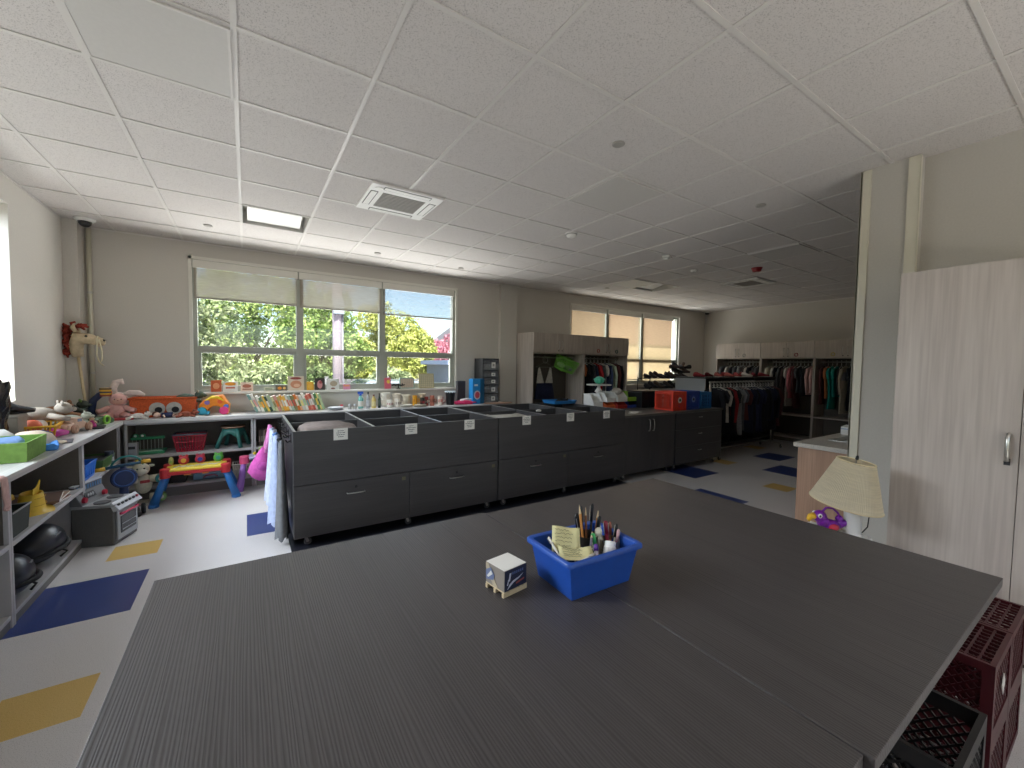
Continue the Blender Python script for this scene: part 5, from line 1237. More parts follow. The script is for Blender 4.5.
for sx in (-.055, .095):
    e = MB().lathe([(.072, -.02), (.07, 0)], (sx, -.125, .10), 28, axis='y').build('eye', fab('#b9b2a8'), t); MB().lathe([(.034, -.006), (.034, 0)], (sx+.012, -.1455, .085), 20, axis='y').build('pupil', BLACKR, e)
plush((-.62, 6.27, ZC+.15), R(-80), '#4c5a4e', 'dark green plush sticking out of the orange basket', size=.9, c2='#b3a894')
t = thing('rag_doll', 'small doll in navy clothes lying in front of the orange basket', 'toy', (-.77, 6.06, ZC), R(4))
m = MB(); m.tube([(-.05, 0, .03), (.05, 0, .03)], [.028, .032], 12); m.build('navy_clothes', fab('#262c4e'), t, smooth=True)
MB().ball((-.09, 0, .035), (.032, .03, .032)).build('head', fab('#d7b7a4'), t, smooth=True); MB().ball((-.1, .01, .045), (.034, .03, .03)).build('hair', fab('#55352a'), t, smooth=True)
for s in (-1, 1): MB().tube([(.05, s*.015, .025), (.1, s*.03, .018), (.15, s*.035, .016)], [.016, .014, .012], 8).build('leg', fab('#d7b7a4'), t, smooth=True); MB().tube([(-.03, s*.03, .03), (-.02, s*.07, .015)], [.012, .01], 8).build('arm', fab('#d7b7a4'), t, smooth=True)
for i, (x, c, l) in enumerate(((-1.02, '#dfd8ce', 'white and brown plush dog lying in front of the orange basket, left end'), (-.60, '#8d4a35', 'brown plush lying in front of the orange basket, right end'))):
    plush((x, 6.05, ZC), R(-85), c, l, size=.55, c2='#6b4634')
t = thing('toy_house_car', 'orange arched toy house with yellow roof and blue wheels beside the orange basket', 'toy', (-.33, 6.22, ZC), R(-6)); ORP = pm('#ee8a22', .35)
m = MB(); arch = [(-.14, 0), (-.15, .12), (-.11, .18), (-.03, .2), (.0, .235), (.08, .24), (.11, .18), (.15, .12), (.14, 0), (.085, 0), (.075, .07), (.04, .105), (-.02, .105), (-.06, .07), (-.075, 0)]
m.prism(arch, -.07, .07, 'y'); m.build('arched_body', ORP, t, bevel=.012)
m = MB(); m.prism([(-.09, .185), (-.04, .225), (.04, .23), (.1, .175), (.085, .165), (.035, .2), (-.035, .195), (-.08, .165)], -.078, .078, 'y'); m.build('yellow_roof', pm('#f2d22e', .35), t, bevel=.006)
for sx, c in ((-.12, '#3aa6c4'), (.1, '#d63f7a')): MB().lathe([(.045, -.02), (.05, 0), (.045, .02)], (sx, -.085, .05), 22, axis='y').build('wheel', pm(c, .35), t, smooth=False)
for sx, sz, c in ((-.07, .15, '#8a6fb0'), (.06, .16, '#e05f2a'), (.12, .1, '#5a7fd0')): MB().lathe([(.026, -.006), (.028, 0)], (sx, -.0705, sz), 20, axis='y').build('round_button', pm(c, .35), t)
MB().box(-.11, -.04, -.094, -.07, .005, .05).build('blue_bumper', pm('#3aa6c4', .35), t, bevel=.01)
for i, (x, y, r_, w) in enumerate(((-.50, 6.06, 5, .14), (-.30, 6.04, -4, .13), (-.12, 6.06, 8, .1))):
    o = MB().box(-w, w, -.05, .05, 0, .003).build('paper_sheet', PAPER, loc=(x, y, ZC), rot=(0, 0, R(r_))); tag(o, '%s of three white paper sheets lying in front of the orange toy house' % ['leftmost', 'middle', 'rightmost'][i], 'paper')
# picture books leaning in a row
bc = ['#7fa39a', '#dcd9cc', '#e9e5d6', '#6f8f6a', '#e7c95a', '#3f5a46', '#b9c79a', '#d8cfa0', '#d99a8c', '#c9b26a', '#f0a83a', '#e9b24a', '#e6e0d0', '#a8b8a4', '#8f8a5a', '#d9772e', '#e8b48a', '#d8d4c8', '#efe9da', '#d66a52', '#e08a72', '#c95a4a', '#e6dccb', '#5f8f5a', '#e9d98a', '#a9c79a']
bn = ['teal', 'cream', 'ivory', 'moss green', 'yellow', 'dark green', 'sage', 'straw', 'salmon', 'ochre', 'orange', 'amber', 'white', 'grey green', 'olive', 'deep orange', 'peach', 'stone', 'bone', 'coral red', 'light coral', 'brick red', 'pale cream', 'green', 'lemon', 'light green']
x = .10
for k, c in enumerate(bc):
    th = rnd.uniform(.02, .034); hh = rnd.uniform(.20, .235) if k > 1 else .25; lean = R(-24+8*k/26 + rnd.uniform(-2, 2))
    t = thing('picture_book', '%s picture book leaning in the row under the window, %s from the left' % (bn[k], ORD[k]), 'book', (x+.0+hh*.0, 6.3, ZC), group='picture books in a row on the window counter', rot=(0, lean, 0))
    m = MB(); m.box(0, .0022, -.09, .09, .001, hh); m.box(th-.0022, th, -.09, .09, .001, hh); m.box(.0022, th-.0022, -.09, -.087, .001, hh); m.build('cover', pm(c, .55), t)
    MB().box(.0024, th-.0024, -.086, .086, .005, hh-.004).build('pages', PAPER, t)
    m = MB(); m.box(.003, th-.003, -.0908, -.0902, hh*.3, hh*.7); m.build('spine_title', pm(bc[(k+7) % 26], .6), t)
    x += th/math.cos(lean)+.003
# cards and books propped on the window sill
def propped(x, w, h, c, name, label, draw=None, z=1.1605, y=6.462, lean=8):
    t = thing(name, label, 'card' if 'card' in name else 'book', (x, y, z), group='cards and books propped on the window sill', rot=(R(-lean), 0, 0))
    MB().box(-w/2, w/2, -.004, .004, 0, h).build('board', pm(c, .5), t, bevel=.001)
    for nm_, mb_, cc in (draw or []): mb_.build(nm_, pm(cc, .5), t)
    return t
def ell(cx, cz, rx, rz, y=-.0052, n=20): return MB().prism([(cx+rx*math.cos(2*PI*k/n), cz+rz*math.sin(2*PI*k/n)) for k in range(n)], y, -.0042, 'y')
def rc_(x0, x1, z0, z1, y=-.0052): return MB().box(x0, x1, y, -.0042, z0, z1)
propped(-.33, .11, .15, '#c45a2a', 'greeting_card', 'orange framed card on the window sill behind the orange toy house', [('inner_picture', ell(0, .075, .035, .04), '#e8a070')])
propped(-.18, .16, .13, '#e8e6e0', 'greeting_card', 'white card with an orange arc on the window sill', [('orange_arc', ell(0, .1, .06, .022), '#f0a030'), ('red_print', rc_(-.05, .05, .04, .06), '#c46a50')])
propped(.0, .14, .12, '#e6ccb8', 'board_book', 'pinkish board book on the window sill left of the picture books', [('picture', ell(0, .07, .05, .025), '#b8705a'), ('picture_row', rc_(-.05, .05, .02, .035), '#a9705a')])
propped(.25, .12, .055, '#b9b8a4', 'board_book', 'small greenish board book on the sill above the picture books', [('picture', rc_(-.04, .04, .015, .04), '#8f9a80')])
propped(.40, .14, .075, '#6d6250', 'board_book', 'small brown board book with orange shapes on the sill', [('orange_shape', ell(-.02, .035, .025, .02), '#e0933a'), ('orange_shape', ell(.035, .035, .018, .018), '#e0b36a')])
propped(.58, .20, .20, '#d9c9b4', 'board_book', 'large board book with a turkey dinner picture on the sill', [('title_band', ell(0, .17, .07, .018), '#8e3a34'), ('turkey_picture', ell(0, .085, .07, .055), '#c98a6a'), ('plate', ell(.01, .07, .04, .025, -.006), '#e0b89a')])
propped(.76, .09, .12, '#e0a938', 'board_book', 'mustard yellow book standing on the sill', [('picture', ell(0, .06, .03, .045), '#e8b84a')])
propped(.885, .135, .17, '#3a3330', 'greeting_card', 'dark photo card with a pink figure on the sill', [('figure', ell(0, .08, .035, .06), '#c98a8c'), ('red_spot', ell(.01, .11, .02, .02, -.006), '#a34a4c')])
propped(1.06, .17, .16, '#e4e2dc', 'greeting_card', 'white photo card behind the right end of the picture books', [('picture', ell(.01, .09, .05, .04), '#b8a890'), ('dark_base', ell(0, .02, .03, .012), '#8a5a4c')])
propped(1.25, .10, .08, '#e49ab8', 'greeting_card', 'pink and orange card on the sill', [('orange_top', rc_(-.04, .04, .045, .07), '#f0a070')])
propped(1.86, .10, .17, '#d96a7c', 'greeting_card', 'red and yellow card on the sill under the window mullion', [('yellow_patch', ell(.01, .11, .025, .03), '#f0d060')])
for i, (x, w, h) in enumerate(((2.17, .24, .17), (2.50, .26, .24))):
    t = thing('framed_picture', ['pale teal framed picture leaning on the right bay sill', 'taller framed grid picture leaning on the right bay sill'][i], 'picture frame', (x, 6.46, 1.1605), group='framed pictures on the sill', rot=(R(-8), 0, 0))
    m = MB(); f_ = .012
    m.box(-w/2, w/2, -.008, .008, 0, f_); m.box(-w/2, w/2, -.008, .008, h-f_, h); m.box(-w/2, -w/2+f_, -.008, .008, f_, h-f_); m.box(w/2-f_, w/2, -.008, .008, f_, h-f_)
    m.build('frame', pm(['#8fb0a8', '#b3a67c'][i], .5), t); MB().box(-w/2+f_, w/2-f_, -.003, .006, f_, h-f_).build('print', pm(['#d9c4b4', '#cfc8a8'][i], .6), t)
    m = MB()
    for k in range(1, 7): m.box(-w/2+f_+k*(w-2*f_)/7-.0015, -w/2+f_+k*(w-2*f_)/7+.0015, -.004, -.0031, f_, h-f_); m.box(-w/2+f_, w/2-f_, -.0045, -.0041, f_+k*(h-2*f_)/7-.0015, f_+k*(h-2*f_)/7+.0015)
    m.build('grid_pattern', pm('#8f8a70', .6), t)
# bottles, cups, dishes
def bottle(x, y, h, r_, c, cap, label, z=ZC, clear=None, neck=.5, lab_c=None):
    t = thing('bottle', label, 'bottle', (x, y, z), group='bottles on the window counter'); b = r_*.38
    MB().lathe([(r_*.95, 0), (r_, .006), (r_, h*.62), (r_*.7, h*.74), (b, h*.8), (b, h*.86)], n=18).build('bottle_body', clear or pm(c, .25), t, smooth=False)
    MB().lathe([(b*1.15, h*.861), (b*1.15, h*.98), (b*.9, h)], n=14).build('cap', pm(cap, .35), t)
    MB().lathe([(r_*1.015, h*.15), (r_*1.015, h*.5)], n=18, cap=False).build('label_band', pm(lab_c or '#e8e4da', .5), t)
    return t
bottle(1.38, 6.15, .22, .036, '#7fc9c0', '#2c5fd0', 'clear teal bottle with a bright blue top', clear=clearplastic('teal clear plastic', '#7fd0c4', .6))
bottle(1.48, 6.13, .24, .026, '#a9abb0', '#55575c', 'tall silver grey bottle right of the teal one', lab_c='#c4c6ca')
bottle(1.56, 6.13, .2, .032, '#ddc67a', '#6a3a30', 'pale yellow bottle with a dark red top', lab_c='#e9dca0')
bottle(1.64, 6.13, .22, .02, '#22302a', '#1c1c20', 'thin dark green bottle', lab_c='#3a4a40')
t = thing('spray_trigger', 'blue spray trigger bottle standing behind the teal bottle', 'bottle', (1.42, 6.30, ZC))
MB().lathe([(.035, 0), (.036, .12), (.015, .17), (.014, .2)], n=16).build('bottle_body', pm('#d9e4ea', .3), t); MB().box(-.05, .03, -.012, .012, .2, .235).build('trigger_head', pm('#2458c8', .35), t, bevel=.005); MB().bar((-.035, 0, .2), (-.02, 0, .15), .01, .006).build('trigger', pm('#2458c8', .35), t)
def mug(x, y, h, r_, c, label, deco='#8c3a34', name='mug'):
    t = thing(name, label, 'cup', (x, y, ZC), group='cups on the window counter')
    MB().lathe([(r_*.9, 0), (r_, .01), (r_, h), (r_*.92, h), (r_*.9, .008), (0, .008)], n=22).build('cup_body', pm(c, .3), t)
    MB().torus((r_+.012, 0, h*.5), .024, .006, 'y', 14, 6).build('handle', pm(c, .3), t, smooth=True)
    m = MB(); 
    for k in range(4): a = R(-150+k*35); m.box(r_*1.01*math.cos(a)-.006, r_*1.01*math.cos(a)+.006, r_*1.01*math.sin(a)-.001, r_*1.01*math.sin(a)+.001, h*.35, h*.65)
    m.build('decoration', pm(deco, .5), t); return t
mug(1.79, 6.12, .11, .043, '#e9e4da', 'white patterned mug, leftmost of the cups', '#a33a34'); mug(1.91, 6.14, .12, .042, '#e6dfd4', 'off-white patterned mug, second of the cups', '#7a6a60')
mug(2.30, 6.12, .13, .035, '#1f2a26', 'dark green cup with a red rim', '#b02a30'); mug(2.38, 6.16, .14, .032, '#8c3a34', 'dark red patterned cup in front of the yellow one', '#e0d8c8')
mug(2.46, 6.12, .16, .036, '#b8705c', 'tall brownish cup with printed figures', '#4a2a26'); mug(2.60, 6.13, .15, .038, '#e6d9cc', 'white cup with a red print, right of the brown cup', '#c2453c')
mug(2.22, 6.24, .16, .036, '#f0b030', 'bright yellow cup behind the dark red cup', '#d98a20'); mug(2.66, 6.22, .12, .034, '#c9787a', 'rose cup behind the white cup', '#e9e4da')
t = thing('black_tumbler', 'black tumbler with a white scalloped rim by the window edge', 'cup', (2.78, 6.14, ZC))
MB().lathe([(.06, 0), (.062, .01), (.078, .21), (.074, .21), (.058, .01), (0, .01)], n=26).build('cup_body', BLACKP, t)
m = MB()
for k in range(12): m.ball((.076*math.cos(k*PI/6), .076*math.sin(k*PI/6), .21), .016, 8, 6)
m.build('rim_cloth', pm('#d5e0e6', .6), t, smooth=True)
def dish(x, y, r_, h, c, label, z=ZC, n=3):
    t = thing('plate_stack', label, 'plates', (x, y, z), group='dishes on the window counter')
    for k in range(n): MB().lathe([(r_*.6, k*h), (r_, k*h+h*.7), (r_*.98, k*h+h*.9), (r_*.55, k*h+h*.5), (0, k*h+h*.5)], n=28).build('plate', pm(c, .3), t)
    return t
dish(2.02, 6.08, .10, .012, '#d9d3c6', 'small stack of pale saucers in front of the mugs'); dish(2.24, 6.06, .095, .011, '#b9ac96', 'stack of beige saucers in front of the dark cup')
dish(1.03, 6.1, .10, .014, '#dcdfe2', 'stack of white dishes right of the picture books', n=3)
for i, (x, y, h, c, l) in enumerate(((1.12, 6.14, .07, '#c8303c', 'red topped small jar on the white dishes side'), (1.22, 6.1, .075, '#b9bcc0', 'left small silver salt shaker'), (1.29, 6.1, .075, '#b9bcc0', 'right small silver salt shaker'))):
    t = thing('shaker', l, 'shaker', (x, y, ZC)); MB().lathe([(.022, 0), (.024, h*.6), (.02, h*.72)], n=16).build('shaker_body', pm('#d9dadc', .3) if i == 0 else CHROME, t); MB().lathe([(.021, h*.721), (.02, h*.95), (0, h)], n=16).build('cap', pm(c, .3), t)
for i, (x, y, z, h, c) in enumerate(((1.78, 6.30, ZC, .2, '#efe9de'), (1.95, 6.32, ZC, .18, '#e9dfd0'), (2.10, 6.30, ZC, .16, '#e4dcc8'), (2.36, 6.32, ZC, .17, '#d9ccb4'))):
    t = thing('glass_bowl', '%s in the row of pale bowls behind the cups' % (ORD[i]+' from the left'), 'bowl', (x, y, z), group='pale stacked bowls behind the cups')
    for k in range(3): MB().lathe([(.035, .0+k*h/3.2), (.06, .03+k*h/3.2), (.072, h/3.2+.02+k*h/3.2), (.068, h/3.2+.02+k*h/3.2), (.05, .035+k*h/3.2), (0, .01+k*h/3.2)], n=22).build('bowl', pm(c, .25), t, smooth=False)
t = thing('dark_branch_ornament', 'dark twig ornament on the sill of the right bay', 'ornament', (2.02, 6.44, 1.1605))
m = MB(); m.tube([(-.11, 0, .05), (-.03, 0, .065), (.05, 0, .05), (.11, 0, .06)], [.008, .012, .012, .005], 7)
for k in range(9): m.ball((-.09+k*.022, .0, .06+.012*math.sin(k*2)), (.014, .01, .01), 7, 5)
m.tube([(0, 0, .0), (0, 0, .05)], .01, 6); m.lathe([(.035, 0), (.03, .008)], n=14); m.build('twigs', pm('#2a2624', .6), t, smooth=True)
# right end of the window counter
t = thing('towel_pile', 'hot pink crumpled cloth with a white strip at the right end of the counter', 'cloth', (3.05, 6.12, ZC))
m = MB(); rr = random.Random(9); m.ball((0, 0, .028), (.22, .08, .035), 20, 10)
m.v = [(x+rr.uniform(-.008, .008), y+rr.uniform(-.008, .008), max(0, z+rr.uniform(-.01, .012))) for x, y, z in m.v]
m.build('pink_cloth', fab('#d8346a'), t); MB().tube([(-.1, -.01, .065), (0, .0, .075), (.1, -.01, .068)], .022, 8).build('white_strip', fab('#e6dede'), t, smooth=True)
t = thing('cardboard_package', 'bright blue box with a pink round picture beside the drawer tower', 'box', (3.15, 6.06, ZC), R(6))
MB().box(0, .23, 0, .12, 0, .42).build('box_body', pm('#2a8fd6', .4), t, bevel=.002)
m = ell(.09, .15, .065, .075, -.002, 24); m.v = [(x, y+.004, z) for x, y, z in m.v]; m.build('white_circle', pm('#e6d9e0', .5), t)
m = MB().prism([(.09+.045*math.cos(2*PI*k/20), .15+.055*math.sin(2*PI*k/20)) for k in range(20)], -.0035, -.0013, 'y'); m.build('pink_figure', pm('#d9576a', .5), t)
MB().box(.03, .10, -.0015, -.0003, .30, .33).build('white_title', pm('#dfeaf2', .5), t); MB().box(.15, .2295, -.0016, -.0004, .002, .418).build('dark_side', pm('#1c5a80', .5), t)
MB().prism([(.015, .02), (.06, .05), (.10, .02)], -.0015, -.0003, 'y').build('purple_patch', pm('#5a3a9c', .5), t)
t = thing('speaker_box', 'dark grey slab leaning between the pink cloth and the blue box', 'box', (3.04, 6.30, ZC)); MB().box(-.075, .075, -.04, .04, 0, .38).build('box_body', pm('#4b4649', .6), t, bevel=.005); MB().box(-.06, .06, -.042, -.0403, .02, .36).build('front_panel', pm('#3c383b', .7), t)
t = thing('drawer_tower', 'black tower of five clear plastic drawers at the right end of the counter', 'drawers', (3.52, 6.26, ZC)); DRW = clearplastic('smoky clear plastic', '#8d9096', .45)
hs = [.16, .155, .12, .12, .21]; z = .012; m = MB(); tot = sum(hs)+.012*6
hs = [h*.76/tot for h in hs]; tot = sum(hs)+.012*6
m.box(-.16, -.15, -.15, .15, 0, tot); m.box(.15, .16, -.15, .15, 0, tot); m.box(-.1499, .1499, .14, .15, 0, tot)
z = 0
for h in hs+[0]: m.box(-.1499, .1499, -.15, .1399, z, z+.012); z += h+.012
m.build('tower_frame', BLACKP, t, bevel=.002); z = .012
for k, h in enumerate(hs):
    d = MB(); d.box(-.146, .146, -.156, -.152, z+.003, z+h-.003); d.box(-.146, -.142, -.1515, .12, z+.003, z+h*.8); d.box(.142, .146, -.1515, .12, z+.003, z+h*.8); d.box(-.1415, .1415, -.1515, .12, z+.003, z+.007); dr = d.build('drawer', DRW, t)
    MB().box(-.03, .03, -.168, -.1565, z+h*.8, z+h*.9).build('pull', BLACKP, dr, bevel=.002)
    MB().box(.01, .085, -.1585, -.1568, z+h*.22, z+h*.72).build('label_card', PAPER, dr)
    m = MB(); m.box(.028, .066, -.1597, -.1588, z+h*.35, z+h*.6); m.build('print', pm('#8d8a88', .7), dr)
    heap_ = MB().box(-.12, .12, -.13, .08, z+.009, z+h*.55); heap_.build('contents', fab(['#8b8d8f', '#55575b', '#c9c3ba', '#8b8d8f', '#e2ded6'][k]), dr)
    z += h+.012
o = MB().lathe([(.17, 0), (.18, .006), (.17, .014)], n=36, sx=1.6, sy=.7).build('cork_tray', pm('#b3917c', .6), loc=(3.42, 6.07, ZC-.0), smooth=False); o.location = (3.62, 6.02, ZC); tag(o, 'brown oval board lying in front of the drawer tower', 'tray')

# ------------------------------------------------------------------ things on the shelves under the counters
ZS = .4905
t = thing('toy_abacus', 'green toy bead frame with two round eyes on top, on the window shelf', 'toy', (-.96, 6.17, ZS)); GT = pm('#2f8a5c', .4)
MB().box(-.16, .16, -.1, .1, 0, .035).build('base', GT, t, bevel=.01); MB().box(-.155, .15, -.03, .03, .16, .19).build('top_bar', GT, t, bevel=.008)
for k in range(9): MB().tube([(-.13+k*.032, 0, .035), (-.13+k*.032, 0, .16)], .003, 6).build('rod', pm('#b9bdb0', .4), t)
for s in (-.10, -.04): e = MB().ball((s, -.01, .205), (.027, .02, .024)).build('eye', GT, t, smooth=True); MB().ball((s, -.028, .207), (.013, .006, .013), 10, 7).build('eye_white', WHITE, e)
MB().prism([(-.12, .0352), (.14, .0352), (.12, .045), (-.1, .045)], -.101, -.06, 'y').build('pale_keys', pm('#a9d0b4', .4), t)
t = thing('small_carton', 'white printed carton at the left of the green bead frame', 'box', (-1.07, 6.05, ZS), R(-5)); MB().box(-.045, .045, -.03, .03, 0, .15).build('carton_body', pm('#a4a7ac', .6), t, bevel=.002)
MB().box(-.03, .03, -.032, -.0303, .08, .11).build('print', INK, t)
t = thing('red_basket', 'red slatted plastic basket on the window shelf', 'basket', (-.57, 6.16, ZS)); slat_basket(.30, .24, .19, .8, 10).build('basket_body', pm('#a32338', .45), t)
m = MB(); m.tube([(-.15, -.12, .2), (.15, -.12, .2), (.15, .12, .2), (-.15, .12, .2), (-.15, -.12, .2)], .012, 8); m.build('dark_rim', pm('#4c4652', .5), t, smooth=True)
t = thing('step_stool', 'teal green plastic stool with brown seat on the window shelf', 'stool', (-.15, 6.17, ZS)); TG = pm('#2c6a63', .5)
MB().lathe([(.12, .24), (.13, .25), (.125, .262), (0, .262)], n=30).build('seat', pm('#8c6f58', .6), t)
for a in (25, 115, 205, 295): 
    ca, sa = math.cos(R(a)), math.sin(R(a)); MB().tube([(.09*ca, .09*sa, .245), (.14*ca, .14*sa, .12), (.185*ca, .165*sa, .0)], [.026, .022, .024], 10).build('leg', TG, t, smooth=True)
m = MB(); n = 32; vs = []
for k in range(n): a = 2*PI*k/n; rz_ = abs(math.sin(2*(a-R(25)))); vs += [(.105*math.cos(a), .105*math.sin(a), .24), ((.14-.02*rz_)*math.cos(a), (.14-.02*rz_)*math.sin(a), .10+.075*rz_)]
m.add(vs, [(2*k, 2*k+1, (2*k+3) % (2*n), (2*k+2) % (2*n)) for k in range(n)]); m.build('skirt', TG, t, smooth=True, solid=.006)
kx = .12
for k, c in enumerate(['#8c7a70', '#6a5f5a', '#a39488', '#70483f', '#8a8f93', '#6a3a38', '#a08a7c', '#7a3034']):
    t = thing('picture_book', '%s upright book on the shelf behind the purple toy table, %s from the left' % (['tan', 'dark grey', 'light tan', 'rust', 'grey', 'maroon', 'beige', 'dark red'][k], ORD[k]), 'book', (kx, 6.15, ZS), group='upright books on the window shelf')
    MB().box(0, .018, -.08, .08, 0, .2+.02*math.sin(k*3)).build('cover', pm(c, .6), t, bevel=.001); MB().box(.003, .015, -.081, -.0802, .05, .12).build('spine_title', pm('#cfc6b8', .6), t); kx += .0235
t = thing('toy_case', 'pale blue toy case with red handle on the lowest shelf', 'toy', (-.38, 6.15, .1305)); MB().box(-.17, .17, -.07, .07, 0, .085).build('case_body', pm('#5f7f94', .5), t, bevel=.012); MB().tube([(-.07, -.08, .03), (-.04, -.09, .055), (.04, -.09, .055), (.07, -.08, .03)], .008, 8).build('handle', pm('#8e3450', .5), t, smooth=True)
t = thing('white_basket', 'cream slatted basket on the lowest shelf behind the purple leg', 'basket', (-.06, 6.14, .1305)); slat_basket(.20, .2, .15, .8, 8).build('basket_body', pm('#b9b5a8', .5), t)
t = thing('dark_toy_bin', 'black bin on the lowest shelf behind the activity table', 'bin', (-.72, 6.17, .1305)); tray_mesh(.24, .22, .16, .006, .85).build('bin_body', BLACKP, t, bevel=.004); MB().box(-.13, .13, -.12, -.108, .14, .165).build('rim', BLACKP, t)
# left wall shelves
t = thing('blue_bin', 'bright blue plastic bin on the left wall shelf', 'bin', (-1.28, 5.10, ZS)); tray_mesh(.2, .32, .14, .005, .86).build('bin_body', pm('#2a6fd0', .4), t, bevel=.006)
for k in range(5): MB().box(.088, .096, -.12+k*.05, -.11+k*.05, .03, .12).build('rib', pm('#2a6fd0', .4), t, bevel=.002)
MB().tube([(.1, -.16, .14), (.1, .16, .14), (-.1, .16, .14), (-.1, -.16, .14), (.1, -.16, .14)], .007, 8).build('rim', pm('#2a6fd0', .4), t, smooth=True)
t = thing('green_tray', 'green shallow tray of toys at the back of the left wall shelf', 'tray', (-1.33, 5.58, ZS)); tray_mesh(.34, .42, .10, .006, .93).build('tray_body', pm('#4a6a38', .5), t, bevel=.004); MB().box(-.15, .15, -.19, .19, .05, .085).build('toy_contents', pm('#2a2824', .7), t, bevel=.02)
t = thing('cylinder_tin', 'small upright tin at the front corner of the left wall shelf', 'tin', (-1.19, 5.72, ZS)); MB().lathe([(.035, 0), (.035, .13)], n=20).build('tin_body', pm('#4a5160', .4), t); MB().lathe([(.0355, .03), (.0355, .07)], n=20, cap=False).build('white_label', pm('#b9b9bb', .6), t)
t = thing('toy_hat', 'yellow toy hat with wide brim standing on the left shelf', 'toy', (-1.26, 4.13, ZS), rot=(R(6), R(4), 0)); YEL = pm('#e3bd3a', .4)
MB().lathe([(.13, 0), (.128, .008), (.082, .02), (.07, .09), (.062, .14), (.055, .143), (.062, .09), (.07, .025), (.12, .004)], n=30, cap=False, sx=.85).build('brim_and_crown', YEL, t, smooth=True, solid=.003)
m = MB(); m.prism([(-.055, .0), (.04, .0), (.06, .085), (.03, .06), (.0, .05), (-.05, .05)], -.004, .004, 'x'); m.v = [(x+.02, y, z+.13) for x, y, z in m.v]; m.build('crest', YEL, t, bevel=.002)
for k in range(4): MB().torus((0, 0, .04+.025*k), .076-.004*k, .002, 'z', 26, 5).build('ridge', pm('#c79a2a', .5), t) if k % 2 else None
t = thing('toy_tools', 'yellow and black toy tools lying behind the yellow hat', 'toy', (-1.45, 3.98, ZS)); MB().tube([(-.1, -.1, .06), (.0, 0, .1), (.12, .12, .13)], [.03, .035, .02], 10).build('yellow_tool', YEL, t, smooth=True); MB().box(-.1, .05, -.15, .05, 0, .07).build('black_case', BLACKP, t, bevel=.01)
t = thing('black_bin', 'dark green wire-edged bin beside the shelf divider', 'bin', (-1.27, 3.68, ZS)); tray_mesh(.22, .24, .15, .005, .92).build('bin_body', pm('#26302a', .6), t, bevel=.003); MB().tube([(-.11, -.12, .152), (.11, -.12, .152), (.11, .12, .152), (-.11, .12, .152), (-.11, -.12, .152)], .006, 8).build('rim', pm('#9a9a96', .5), t)
MB().box(-.09, .09, -.1, .1, .03, .12).build('dark_contents', fab('#20281f'), t)
for i, (y, c, z) in enumerate(((4.36, '#7a4030', 0), (4.40, '#b9a08c', .016), (4.33, '#6a5248', .031))):
    t = thing('picture_book', ['rust red book at the bottom of the flat pile on the left shelf', 'tan book in the middle of the flat pile on the left shelf', 'brown book on top of the flat pile on the left shelf'][i], 'book', (-1.29, y, ZS+z), R(8*i-5), 'flat books on the left shelf'); MB().box(-.12, .12, -.15, .15, 0, .014).build('cover', pm(c, .6), t, bevel=.001); MB().box(-.115, .1215, -.145, .145, .003, .011).build('pages', PAPER, t)
def cushion(y, x, z, rx, ry, rz_, label, rot):
    t = thing('black_helmet', label, 'helmet', (x, y, z), rot=rot); m = MB(); m.ball((0, 0, 0), (rx, ry, rz_), 26, 16); m.build('shell', mat('satin black', '#22242a', .32), t, smooth=True)
    MB().torus((0, 0, -rz_*.25), (rx+ry)/2*.96, .016, 'z', 30, 8).build('edge_trim', BLACKR, t, smooth=True); MB().box(rx*.5, rx*.9, -.03, .03, rz_*.45, rz_*.52).build('small_badge', pm('#8b8d90', .4), t, bevel=.003); MB().tube([(rx*.7, ry*.2, -rz_*.5), (rx*.95, ry*.3, -rz_*.8), (rx*.8, ry*.1, -rz_*.95)], .008, 6).build('strap', BLACKR, t)
cushion(3.76, -1.27, .207, .13, .17, .13, 'round black toy helmet on the lowest left shelf, nearer the camera', (0, 0, R(10)))
cushion(4.30, -1.30, .213, .15, .19, .13, 'round black toy helmet on the lowest left shelf, beside the toy stove', (R(6), 0, R(-10)))
t = thing('pink_scarf', 'pale pink scarf hanging over the left worktop edge', 'scarf', (-1.112, 3.33, .905))
MB().sheet([[(-.12+.0*i, y_, .004) , ] for i, y_ in enumerate((-.03, .03))]) if 0 else None
rows = [[(p[0], yy+.004*math.sin(p[1]*40), p[1]) for yy in (-.035, -.015, .005, .03)] for p in ((-.2, .004), (-.08, .006), (-.01, .004), (.004, -.01), (.008, -.06), (.006, -.1), (.012, -.14), (.008, -.17))]
MB().sheet(rows).build('cloth', fab('#c9a49c'), t, smooth=True, solid=.006); MB().tube([(.01, -.03, -.17), (.012, .0, -.18), (.01, .03, -.17)], .006, 6).build('fringe', fab('#c9a49c'), t)

# ------------------------------------------------------------------ toys on the floor
t = thing('toy_stove', 'grey toy stove with red trim in front of the left shelves', 'toy stove', (-1.03, 4.81, 0), R(-17)); t.scale = (1.1, 1.1, 1.2); GS = mat('grey toy plastic', '#5d5d5b', .55, var=.1, scale=120); SL = pm('#9da0a4', .35)
MB().box(-.135, .125, -.145, .145, 0, .27).build('stove_body', GS, t, bevel=.008); MB().box(-.136, .137, -.15, .15, .2705, .29).build('cooktop', SL, t, bevel=.004)
m = MB(); m.prism([(-.137, .29), (-.06, .29), (-.105, .375), (-.105, .42), (-.137, .42)], -.15, .15, 'y'); m.build('back_panel', pm('#6f7073', .5), t, bevel=.003)
bp_ = MB().box(-.138, -.104, -.15, .15, .421, .43).build('white_ledge', pm('#c2c6cc', .5), t, bevel=.002)
for k in range(10): MB().box(-.103, -.1015, -.13+k*.027, -.115+k*.027, .385, .415).build('ledge_print', pm('#5a86b0', .6), bp_)
